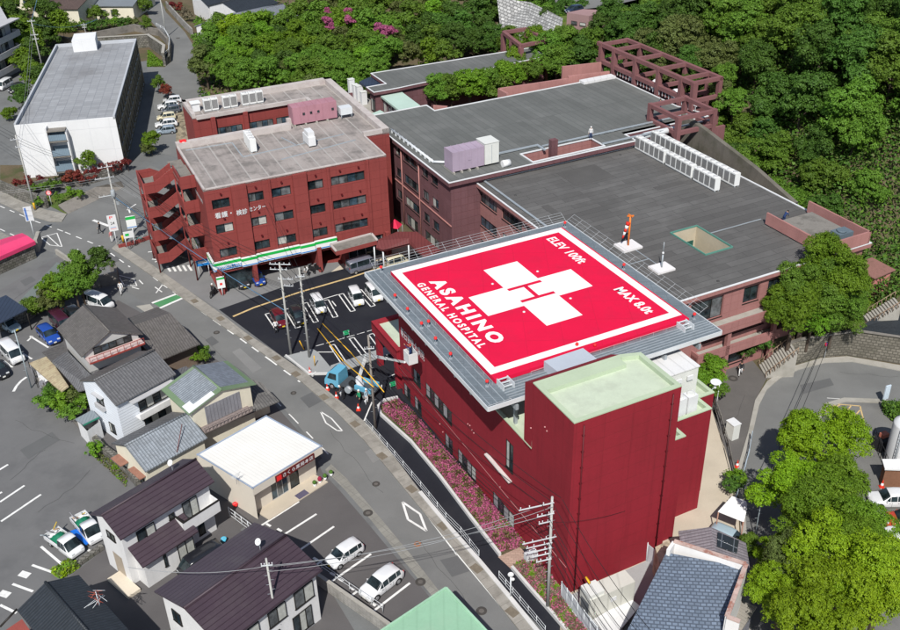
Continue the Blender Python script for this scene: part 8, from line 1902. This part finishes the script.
t = thing('laundry', 'white cloths hung out below the yellowed lean-to', 'laundry', P(42,380,0)); slope(t, [(38,376,1.6),(43,374.5,1.6),(49,380,1.5),(45,382,1.5)], ALU, 'cloth', .04)
# ================================================================ VEGETATION
import numpy as np
def leaf_cloud(rng, centers, radii, nc, per, size, cr):
 """twig clumps sit on the lobes of the crown; each is a small ball of leaf-sized quads"""
 centers = np.array(centers); radii = np.array(radii); w = radii**2; w /= w.sum()
 li = rng.choice(len(radii), nc, p=w); d = rng.normal(size=(nc,3)); d /= np.linalg.norm(d, axis=1)[:,None]
 d[:,2] = np.where(rng.random(nc) < .6, np.abs(d[:,2]), d[:,2])
 pc = centers[li]+d*(radii[li]*rng.uniform(.75,1.08,nc))[:,None]*np.array([1,1,.85])
 n = nc*per; k = np.repeat(np.arange(nc), per); g = rng.normal(size=(n,3)); g /= np.linalg.norm(g, axis=1)[:,None]
 cs = cr*rng.uniform(.6,1.4,nc)[k]
 p = pc[k]+g*(cs*rng.uniform(.4,1.0,n))[:,None]*np.array([1,1,.7])
 nrm = d[k]*.55+g*.75+rng.normal(size=(n,3))*.3; nrm[:,2] += .4; nrm /= np.linalg.norm(nrm, axis=1)[:,None]
 t = np.cross(nrm, rng.normal(size=(n,3))); t /= np.linalg.norm(t, axis=1)[:,None]; b = np.cross(nrm, t)
 s = size*rng.uniform(.6,1.35,n)[:,None]
 q = np.stack([p-t*s*.5, p-b*s*.32+nrm*s*.08, p+t*s*.55, p+b*s*.32-nrm*s*.08], axis=1)
 return q.reshape(-1,3)
def quads_mesh(name, co, mats_, mi=None):
 n = len(co)//4; me = bpy.data.meshes.new(name); me.vertices.add(n*4); me.vertices.foreach_set('co', co.astype(np.float32).ravel())
 me.loops.add(n*4); me.loops.foreach_set('vertex_index', np.arange(n*4, dtype=np.int32)); me.polygons.add(n); me.polygons.foreach_set('loop_start', np.arange(0, n*4, 4, dtype=np.int32))
 try: me.polygons.foreach_set('loop_total', np.full(n, 4, dtype=np.int32))
 except Exception: pass
 for m in mats_: me.materials.append(m)
 if mi is not None: me.polygons.foreach_set('material_index', mi.astype(np.int32))
 me.update(calc_edges=True); return me
LEAF = {
 'dark': leafmat('leaf_dark', (.038,.095,.013), (.085,.17,.024)), 'mid': leafmat('leaf_mid', (.070,.155,.015), (.135,.24,.026)),
 'lime': leafmat('leaf_lime', (.14,.26,.009), (.24,.38,.013), .3), 'yellow': leafmat('leaf_yellow', (.155,.26,.009), (.26,.37,.013), .3),
 'olive': leafmat('leaf_olive', (.085,.12,.03), (.14,.175,.045)), 'red': leafmat('leaf_red', (.13,.025,.018), (.22,.04,.03)), 'brown': leafmat('leaf_brown', (.13,.11,.07), (.21,.18,.12)),
 'magenta': leafmat('petal_magenta', (.42,.07,.17), (.58,.17,.30)), 'azgreen': leafmat('azalea_leaf', (.09,.075,.03), (.15,.10,.05)), 'fresh': leafmat('leaf_fresh', (.09,.20,.012), (.17,.30,.02), .3)}
BARK = mat('bark', (.09,.07,.055), .95, .25, 2, 9, .1)
CR_ = {}
def crown_mesh(kind, var):
 key = (kind, var)
 if key in CR_: return CR_[key]
 rng = np.random.default_rng(100+var*7+len(kind))
 nc, per, sz, cr, nl = {'near': (2300, 27, .033, .066, 26), 'mid': (820, 25, .056, .09, 20), 'far': (260, 20, .10, .14, 15), 'shrub': (90, 14, .15, .2, 7)}[kind]
 cs_, rs = [(0,0,.05)], [.5]
 for k in range(nl):
  a = rng.uniform(0, 2*pi); e = rng.uniform(-.3, 1.05); r = rng.uniform(.4,.85); cs_.append((cos(a)*r*math.sqrt(max(.05,1-e*e*.7)), sin(a)*r*math.sqrt(max(.05,1-e*e*.7)), e*.62)); rs.append(rng.uniform(.17,.34))
 co = leaf_cloud(rng, cs_, rs, nc, per, sz, cr)
 me = quads_mesh('crown', co, [LEAF['mid']]); CR_[key] = me; return me
TR_ = {}
def trunk_mesh(var):
 if var in TR_: return TR_[var]
 rng = random.Random(var); mb = MB(); mb.tube((0,0,0), (.02,.03,.8), .045, 8, .03)
 for k in range(5):
  a = rng.random()*6.28; p = Vector((.02,.03,.55+rng.random()*.2)); q = p+Vector((cos(a)*.22, sin(a)*.22, .2+rng.random()*.15)); mb.tube(p, q, .02, 6, .01)
  for j in range(2): a2 = a+rng.uniform(-.9,.9); mb.tube(p.lerp(q,.6), p.lerp(q,.6)+Vector((cos(a2)*.14, sin(a2)*.14, .12)), .01, 5, .004)
 me = bpy.data.meshes.new('trunk'); me.from_pydata(mb.v, [], mb.f); me.materials.append(BARK); me.update(); TR_[var] = me; return me
tv = [0]; SPEC = []
def tree(loc, r, h, kind, leaf, label, group=None, name='tree', cat='tree', squash=1.0):
 """h = height of the crown's middle above the ground; planted at the end, largest in view first"""
 tv[0] += 1; SPEC.append((Vector(loc), r, h, kind, leaf, label, group, name, cat, squash, tv[0]))
def plant():
 wood = []; big = []
 for sp in SPEC:
  c = sp[0]+ZD*sp[2]-EYE; k = c.dot(_F); x = 450+FOC*c.dot(CR)/k; y = 315-FOC*c.dot(CU)/k; rad = sp[1]*FOC/k
  if k < 1 or x < -rad-70 or x > 970+rad or y < -rad-30 or y > 690+rad: continue
  big.append((rad if sp[7] == 'tree' else 1e6, sp))
 big.sort(key=lambda q: -q[0]); nt_ = 0
 for rad, sp in big:
  if sp[7] == 'tree':
   nt_ += 1
   if nt_ > 288: wood.append(sp); continue
  loc, r, h, kind, leaf, label, group, name, cat, squash, n = sp
  v = n % 5; t = thing(name, label, cat, loc, group, rz=(n*1.7) % 6.28)
  o = bpy.data.objects.new('crown' if cat == 'tree' else 'foliage', crown_mesh(kind, v % (3 if kind == 'near' else 4))); COL.objects.link(o); o.parent = t; o.location = (0,0,h); o.scale = (r, r*(.9+.04*v), r*squash)
  o.material_slots[0].link = 'OBJECT'; o.material_slots[0].material = LEAF[leaf]
  k = bpy.data.objects.new('trunk' if cat == 'tree' else 'stem', trunk_mesh(v)); COL.objects.link(k); k.parent = t; k.scale = (h*.9 if cat == 'tree' else h*.6,)*2+(h,)
 print('TREES', nt_, 'WOOD', len(wood))
 if wood:
  ls = sorted({w[4] for w in wood}); cos_, mis = [], []
  for w in wood:
   me = crown_mesh('far', w[10] % 4); a = np.empty(len(me.vertices)*3, np.float32); me.vertices.foreach_get('co', a); a = a.reshape(-1,3)*w[1]
   cos_.append(a+np.array([w[0].x, w[0].y, w[0].z+w[2]])); mis.append(np.full(len(a)//4, ls.index(w[4])))
  me = quads_mesh('far_wood', np.concatenate(cos_), [LEAF[l] for l in ls], np.concatenate(mis)); o = bpy.data.objects.new('far_wood', me); COL.objects.link(o); tag(o, 'far part of the wooded hill and wood edge reading as one mass', 'woodland', kind='stuff')
def tpx(px, py, r, zc, kind, leaf, label, group=None, gz=0.0, **kw):
 """px, py = the crown's middle in the photo at height zc"""
 c = P(px, py, zc); return tree(Vector((c.x, c.y, gz)), r, zc-gz, kind, leaf, label, group, **kw)
for a in [((824,446),4.1,5.2,'lime','round lime green tree at the top of the roadside clump, next to the kerb island'),((796,497),3.6,5.4,'lime','lime green tree leaning over the curved road above the canopy'),((834,498),3.6,5.6,'fresh','fresh green tree in the middle of the roadside clump near the white parked car'),
          ((822,528),3.6,6.6,'fresh','fresh green tree behind the yellow crown'),((854,538),3.0,6.0,'fresh','green tree beside the orange red car'),((846,566),4.3,7.2,'yellow','broad yellow green crown in front of the roadside clump'),
          ((803,566),2.6,6.6,'olive','small olive brown crown tucked into the left of the yellow one'),((786,588),2.8,5.6,'lime','lime crown at the lower left of the roadside clump'),((820,610),3.6,7.0,'lime','lime crown at the bottom edge of the roadside clump'),((866,604),3.6,6.6,'yellow','yellow green crown at the lower right corner'),((776,560),2.0,4.4,'lime','small lime crown over the road shadow'),((886,580),2.0,6.4,'fresh','green crown at the right edge below the parked cars')]:
 tpx(*a[0], a[1]*1.04, a[2], 'near', a[3], a[4])
for a in [((828,276),4.1,9.6,'dense green tree against the pink wall, tallest of the group by the balconies'),((808,287),3.8,8.6,'dense green tree in front of the pink wall between its taller neighbours'),((795,309),3.3,7.2,'dense green tree covering the end of the pink balconies'),((834,301),4.0,6.9,'dense green tree nearest the small pink hut'),((849,303),2.4,5.6,'smaller dense tree beside the small pink hut'),((812,319),2.9,5.4,'broad low tree above the retaining wall in front of the pink wall'),((835,318),2.6,5.2,'low rounded tree above the round blue road signs')]: tpx(*a[0], a[1], a[2], 'near', 'fresh' if a[0] in ((828,276),(795,309),(812,319)) else 'mid', a[3], gz=1.5, squash=1.1)
for a in [((748,345),1.9,1.8,'dark','round dark green shrub at the head of the footpath steps'),((764,342),1.7,2.0,'dark','second dark shrub beside the footpath steps'),((709,372),2.0,2.6,'fresh','young fresh green tree between the cabinets and the footpath'),((716,392),1.2,1.6,'mid','small green shrub behind the white dish')]: tpx(*a[0], a[1], a[2], 'mid', a[3], a[4], name='shrub' if a[1] < 2 else 'tree', cat='shrub' if a[1] < 2 else 'tree')
for a in [((98,262),1.9,5.2,'dark','small dark pine leaning over the corner of the main road'),((77,272),2.7,4.6,'mid','bluish green garden tree behind the orange post'),((74,288),2.5,3.2,'mid','bright green garden tree above the stone wall'),((55,292),2.3,3.0,'fresh','yellowish garden tree in the corner lot'),((47,302),1.9,2.0,'olive','low olive shrub tree at the end of the green strip'),((34,309),1.6,1.4,'mid','small shrub behind the carport')]: tpx(*a[0], a[1], a[2], 'mid', a[3], a[4])
for i, (x, y, r, l) in enumerate([(49,400,1.5,'mid'),(56,392,1.2,'dark'),(61,405,1.4,'fresh'),(70,400,1.3,'olive'),(72,412,1.3,'mid'),(79,398,1.2,'mid'),(66,396,1.1,'dark'),(95,450,1.0,'fresh'),(84,403,.9,'fresh')]):
 tpx(x, y, r, 1.3 if r > 1 else .8, 'shrub', l, 'leafy garden shrub between the lean-to and the white clapboard house' if i != 7 else 'round green bush alone at the edge of the big parking lot', 'shrubs of the old garden' if i != 7 else None, name='shrub', cat='shrub')
for i, (x, y, r, l) in enumerate([(176,350,.9,'mid'),(183,353,.9,'fresh'),(190,349,1.0,'mid'),(196,351,1.0,'olive'),(203,352,.9,'mid'),(205,358,.8,'mid'),(196,357,.7,'fresh')]): tpx(x, y, r, 1.0, 'shrub', l, 'small shrub in the garden strip between the tiled eaves and the green-edged roof', 'shrubs behind the green-edged house', name='shrub', cat='shrub')
for i, (x, y, r, l) in enumerate([(20,184,1.1,'red'),(28,183,1.2,'red'),(40,182,1.0,'red'),(50,185,1.2,'mid'),(56,183,1.0,'dark'),(65,180,1.2,'red'),(72,177,1.3,'red'),(80,178,1.2,'red'),(88,177,1.2,'red'),(96,172,1.1,'red'),(103,170,1.1,'red'),(112,168,1.1,'red'),(119,166,1.0,'red'),(127,163,1.0,'red'),(34,188,.9,'mid'),(45,187,.9,'mid'),(70,193,1.0,'fresh'),(80,195,.8,'fresh'),(38,202,1.0,'mid'),(57,198,1.0,'mid')]):
 tpx(x, y, r, .9+.5*(i % 2), 'shrub', l, 'red-leaved hedge shrub along the wall of the white block' if l == 'red' else 'low green shrub in the corner bed below the white block', 'red-leaved hedge of the white block' if l == 'red' else 'green shrubs of the corner bed', name='shrub', cat='shrub')
tpx(86,161,1.8,2.6,'mid','fresh','small fresh green tree in front of the white block wall')
for a in [((21,97),2.6,2.2,'dark','round clipped dark bush left of the white block roof'),((150,142),1.9,2.2,'fresh','small green tree at the corner of the white block, by the parked cars'),((158,83),1.6,2.0,'mid','small green tree at the top of the side parking row'),((165,91),1.4,1.4,'red','dark red maple bush at the top of the side parking row'),((10,115),1.6,1.0,'fresh','low hedge bush beside the flat roof edge'),((148,150),1.4,1.2,'olive','shrub at the foot of the side wall of the white block')]: tpx(*a[0], a[1], a[2], 'mid', a[3], a[4], name='shrub' if a[2] < 2.5 else 'tree', cat='shrub' if a[2] < 2.5 else 'tree')
rt = random.Random(77)
def scatter(pts, kind, group, labels, leafs, r0, r1, z0, z1, gzf=None, zc=None):
 for i, (x, y) in enumerate(pts):
  r = rt.uniform(r0, r1); z = rt.uniform(z0, z1); lf = rt.choice(leafs)
  tpx(x+rt.uniform(-3,3), y+rt.uniform(-2,2), r, z, kind, lf, labels[lf] if isinstance(labels, dict) else labels, group+' ('+lf+')' if isinstance(labels, dict) else group)
scatter([(8,4),(3,22),(12,14),(18,38),(25,48),(20,60),(30,66),(36,28),(48,14),(55,24),(58,6),(46,36),(22,28),(10,34),(38,52),(32,80),(42,82),(28,45),(50,3),(30,6)], 'mid', 'trees of the upper left corner', {'dark':'dark green tree among the trees between the apartment and the beige house','mid':'mid green tree among the trees between the apartment and the beige house','fresh':'fresh green tree among the trees between the apartment and the beige house'}, ['dark','mid','mid','fresh'], 2.6, 3.8, 3.0, 4.5)
for i, (x, y, r) in enumerate([(66,15,1.9),(86,15,1.7),(99,14,2.3),(115,14,1.2),(144,7,2.3),(146,24,1.5),(146,20,1.2)]): tpx(x, y, r, 2.0, 'mid', 'mid', 'clipped round garden tree in front of the houses along the top edge', 'clipped trees before the top edge houses')
for i in range(16): tpx(52+i*5.6+rt.uniform(-1,1), 29-i*.5+rt.uniform(-1.5,1.5), 1.5, 1.0, 'shrub', rt.choice(['mid','fresh','olive','dark']), 'hedge shrub on the bank behind the white block', 'hedge on the bank behind the white block', name='shrub', cat='shrub')
for i, (x, y, l) in enumerate([(173,9,'red'),(178,11,'red'),(182,16,'brown'),(187,19,'brown'),(195,25,'mid'),(196,30,'fresh')]): tpx(x+2, y-3, 1.4, 1.2, 'shrub', l, 'dark reddish shrub behind the blockwork wall of the back road' if l != 'fresh' and l != 'mid' else 'green shrub at the end of the blockwork wall of the back road', 'shrubs behind the blockwork wall', name='shrub', cat='shrub')
gw = []
yy = 6
for row, y in enumerate((-6, 6, 18, 30, 42, 54, 66, 78, 92)):
 x = 206+(row % 2)*8
 while x < 620:
  keep = True
  if 205 < x < 302 and y < 26: keep = (x > 296)
  if 470 < x and y < 30: keep = x < 492
  if x > 492 and y < 40: keep = False
  if x > 368 and y > 73-(x-371)*.16-5: keep = False
  if x > 340 and y > 84: keep = False
  if y > 84 and (x > 345 or x < 308): keep = False
  if y > 74 and x < 232: keep = False
  if keep: gw.append((x, y))
  x += 19
lab = {'dark':'dark evergreen tree of the garden wood behind the store building','mid':'mid green tree of the garden wood behind the store building','fresh':'fresh green tree of the garden wood behind the store building','lime':'bright lime tree of the garden wood behind the store building','olive':'olive brown tree of the garden wood behind the store building'}
for (x, y) in gw:
 if x < 262 and y < 50: lf = rt.choice(['lime','fresh','fresh','mid'])
 elif x > 430: lf = rt.choice(['dark','mid','fresh','dark'])
 elif x > 340 and y < 20: lf = rt.choice(['olive','mid','mid'])
 else: lf = rt.choice(['mid','mid','fresh','mid','dark','olive'])
 r = rt.uniform(3.1,4.3); tpx(x+rt.uniform(-4,4), y+rt.uniform(-3,3), r, rt.uniform(3.6,5.6), 'far' if y < 40 else 'mid', lf, lab[lf], 'garden wood trees ('+lf+')')
for (x, y, r) in [(348,16,1.5),(327,22,1.1),(330,27,.9),(349,21,1.2),(378,30,1.3),(386,33,1.5),(382,37,1.1),(392,31,1.0),(327,12,.9)]: tpx(x, y, r*1.15, 7.2, 'shrub', 'magenta', 'magenta flowering azalea tree high in the garden wood', 'magenta azaleas of the garden wood')
for a in [((436,92),3.0,8.2,'mid'),((452,92),3.2,8.0,'mid'),((470,88),3.3,8.4,'fresh'),((488,84),3.2,8.2,'mid'),((505,78),3.4,8.6,'fresh'),((498,92),2.8,7.6,'mid'),((516,62),3.0,8.6,'fresh'),((528,74),3.0,7.8,'mid'),((545,56),4.2,9.5,'mid'),((562,48),4.0,10.0,'mid'),((578,58),3.8,9.4,'dark'),((556,66),3.6,8.8,'mid'),((590,45),3.4,10.5,'mid'),((540,42),3.2,10,'fresh'),((600,26),2.6,12,'dark'),((610,14),3.2,13,'dark')]:
 tpx(*a[0], a[1], a[2], 'mid', a[3], {'mid':'mid green broadleaf tree in the court beyond the grey green roof','fresh':'fresh green broadleaf tree in the court beyond the grey green roof','dark':'dark broadleaf tree at the edge of the grass bank beyond the grey green roof'}[a[3]], 'court trees beyond the roof ('+a[3]+')', gz=3.0)
hl = {'dark':'dark green tree on the wooded hill at the upper right','mid':'mid green tree on the wooded hill at the upper right','fresh':'fresh green tree on the wooded hill at the upper right','olive':'olive tree on the wooded hill at the upper right','brown':'bare brownish vine-covered tree on the wooded hill at the upper right'}
a_ = 88
while a_ < 190:
 b_ = -188+rt.uniform(0,3)
 while b_ < -40:
  g = hill_z(a_, b_)
  edge = a_ < 94
  if b_ > -150 or a_ > 100:
   if not (a_ < 92.5 and b_ < -96) and not (a_ < 99 and b_ > -75):
    r = rt.uniform(3.5,5.2) if not edge else rt.uniform(2.8,3.8)
    big = b_ > -92 and a_ > 92
    lf = rt.choice(['dark','mid','dark','mid','fresh','dark','olive']) if b_ < -100 else rt.choice(['mid','dark','mid','mid'])
    if a_ < 118 and -125 < b_ < -88: lf = rt.choice(['olive','mid','dark','mid','mid','dark','dark'])
    hh = r*(.55 if edge else .8)+rt.uniform(-.5,1.2)
    aa, bb = a_+rt.uniform(-1.6,1.6), b_+rt.uniform(-1.6,1.6)
    tree(AB(aa, bb, hill_z(aa, bb)-.3), r, hh, 'mid' if a_ < 130 else 'far', lf, hl[lf], 'trees on the wooded hill ('+lf+')', squash=1.05)
  b_ += 5.6 if not edge else 4.2
 a_ += 5.2 if a_ < 120 else 7.2
def cover(name, label, cat, pts, n, size, leafs, seed, hgt=.5, zf=None, weights=None):
 rng = np.random.default_rng(seed); poly_ = np.array([(p.x, p.y) for p in pts]); mn, mx = poly_.min(0), poly_.max(0); out = []
 tot = 0
 while tot < n:
  q = rng.uniform(mn, mx, (n*3,2)); x, y = q[:,0], q[:,1]; ins = np.zeros(len(q), bool); j = len(poly_)-1
  for i in range(len(poly_)):
   xi, yi = poly_[i]; xj, yj = poly_[j]; c_ = ((yi > y) != (yj > y)) & (x < (xj-xi)*(y-yi)/(yj-yi+1e-12)+xi); ins ^= c_; j = i
  q = q[ins]; out.append(q); tot += len(q)
 q = np.concatenate(out)[:n]; z = np.array([zf(a, b) for a, b in q]) if zf else np.zeros(n)
 p = np.column_stack([q, z+rng.uniform(.05, hgt, n)]); nrm = rng.normal(size=(n,3))*.6; nrm[:,2] += 1; nrm /= np.linalg.norm(nrm, axis=1)[:,None]
 t = np.cross(nrm, rng.normal(size=(n,3))); t /= np.linalg.norm(t, axis=1)[:,None]; b = np.cross(nrm, t); s = size*rng.uniform(.6,1.4,n)[:,None]
 co = np.stack([p-t*s*.5, p-b*s*.35, p+t*s*.5, p+b*s*.35], axis=1).reshape(-1,3)
 mi = np.array([int(min(len(leafs)-.01, max(0, (noise.noise(Vector((a*1.6, b*1.6, seed)))*1.2+.5+rng.uniform(-.3,.3)))*len(leafs))) for a, b in q]) 
 me = quads_mesh(name, co, [LEAF[l] for l in leafs], mi); o = bpy.data.objects.new(name, me); COL.objects.link(o); tag(o, label, cat, kind='stuff'); return o
def abz(x, y): v = Vector((x, y, 0)); return hill_z(v.dot(AD), v.dot(BD))
cover('undergrowth', 'dense undergrowth and vines over the wooded hillside', 'undergrowth', [AB(83.5,-98), AB(98,-99), AB(98,-150), AB(128,-160), AB(128,-40), AB(84,-50)], 130000, .42, ['dark','mid','dark','olive','dark'], 3, 2.4, abz)
cover('azalea_bed', 'low clipped azalea bed with pink flowers along the red hospital wall', 'azaleas', [P(399,401),P(386,404),P(381,409),P(413,440),P(442,476),P(472,516),P(500,553),P(527,547),P(500,515),P(470,480),P(440,445),P(412,412)], 26000, .13, ['magenta','azgreen','magenta','magenta','fresh','magenta','azgreen'], 5, .42)
cover('azalea_bed', 'lower length of the pink azalea bed below the paved gap', 'azaleas', [P(513,567),P(532,556),P(560,588),P(580,622),P(610,670),P(600,680),P(575,645),P(547,608),P(530,588)], 13000, .13, ['fresh','magenta','brown','azgreen','magenta','brown'], 6, .42)
sheet('planting_soil', [(399,400),(386,403),(380,408),(382,416),(413,442),(442,477),(472,517),(500,556),(528,548),(500,515),(470,480),(440,445),(412,412)], Z5+.02, EARTH)
sheet('planting_soil', [(512,568),(533,555),(562,589),(580,622),(610,670),(600,680),(575,645),(547,610),(530,590)], Z5+.02, EARTH)
sheet('paved_gap', [(498,557),(520,547),(531,560),(512,570)], Z5+.03, mat('pink_paving', (.42,.30,.24), .85, .1, .6, 8, pattern=('brick',.4,.2,.015,(.3,.2,.16),.15)))
cover('garden_floor', 'leafy floor of the garden wood behind the store building', 'ground cover', [P(200,118),P(340,95),P(372,74),P(440,50),P(500,30),P(500,-20),P(205,-20),P(196,60)], 16000, .7, ['mid','dark','olive','brown'], 8, .6)
cover('weeds', 'weedy verge below the crumbling stone wall', 'weeds', [P(92,446),P(98,449),P(128,476),P(126,488),P(108,470),P(90,455)], 900, .16, ['olive','brown','fresh'], 9, .2)
cover('weeds', 'bushy green verge between the work trucks and the black tiled house', 'weeds', [P(52,575),P(70,564),P(80,568),P(62,580)], 1200, .22, ['fresh','olive','yellow'], 10, .7)
cover('grass', 'grass on the bank beyond the court trees', 'grass', [P(560,16,9),P(612,10,9),P(625,60,7),P(600,80,6),P(560,70,6),P(548,42,7)], 6000, .35, ['fresh','mid','fresh'], 11, .25, lambda a, b: 7.5)
cover('grass', 'grass plot behind the white block by the back road', 'grass', [P(148,50),P(165,64),P(165,66),P(147,67)], 1500, .3, ['fresh','mid'], 12, .2)
cover('weeds', 'green slope between the footpath steps and the pink balconies', 'weeds', [P(742,352),P(768,350),P(800,338),P(870,318),P(880,300),P(860,300),P(800,330),P(760,335)], 4000, .3, ['mid','olive','fresh'], 13, .5, lambda a, b: .3)
cover('hedge', 'low clipped hedge at the kerb island near the white tank', 'hedge', [P(880,407),P(900,405),P(920,410),P(915,422),P(895,425),P(883,414)], 2500, .2, ['mid','dark'], 14, .9)
tpx(739,478,1.2,1.2,'shrub','fresh','yellow green shrub at the end of the mossy rail above the canopy', name='shrub', cat='shrub'); tpx(731,484,1.1,1.2,'shrub','dark','dark shrub next to the yellow green one above the canopy', name='shrub', cat='shrub'); tpx(748,548,1.3,2.6,'mid','mid','narrow green tree at the corner of the old grey tiled house', squash=1.5)
for i, (b_, z_, l_) in enumerate([(-121,12.5,'dark'),(-117,12.2,'dark'),(-113,12.6,'olive'),(-109,12.0,'dark'),(-105,12.2,'dark'),(-101.5,12.0,'olive'),(-98.5,11.5,'mid'),(-119,14,'dark'),(-111,14,'dark'),(-103,13.6,'mid')]):
 tree(AB(92.3 if i < 7 else 94.2, b_, 8.5), 2.7, z_-8.5, 'mid', l_, 'tree pushing against the back of the tall pink concrete frame', 'trees behind the concrete frame')
plant()
# ================================================================ each repeated piece its own part
SPL = {'post','pillar','leg','roof_patch','balcony_glass','glazing','awning','vent','vent_hood','wall_fixing','stair_post','court_pier','plinth','louvre','downpipe','tin_hood','foot','roof_drain','base_rail','outrigger','insulator','court_window','well_window','cable_tray','balcony','step_bolt_'}
def split_loose(o):
 bm = bmesh.new(); bm.from_mesh(o.data); bmesh.ops.remove_doubles(bm, verts=bm.verts, dist=1e-4); bm.verts.ensure_lookup_table()
 isl = [-1]*len(bm.verts); n = 0
 for v in bm.verts:
  if isl[v.index] >= 0: continue
  st = [v]; isl[v.index] = n
  while st:
   a = st.pop()
   for e in a.link_edges:
    b = e.other_vert(a)
    if isl[b.index] < 0: isl[b.index] = n; st.append(b)
  n += 1
 if not 1 < n <= 60: bm.free(); return
 for k in range(n):
  b2 = bm.copy(); b2.verts.ensure_lookup_table(); bmesh.ops.delete(b2, geom=[v for v in b2.verts if isl[v.index] != k], context='VERTS')
  me = o.data if False else bpy.data.meshes.new(o.data.name); b2.to_mesh(me); b2.free()
  for m in o.data.materials: me.materials.append(m)
  c = o.copy() if k else None
  if c is not None: c.data = me; COL.objects.link(c)
  else: first = me
 o.data = first; bm.free()
for o in [x for x in COL.objects if x.type == 'MESH' and x.parent is not None and not x.children and x.data.users == 1]:
 if o.name.split('.')[0] in SPL: split_loose(o)
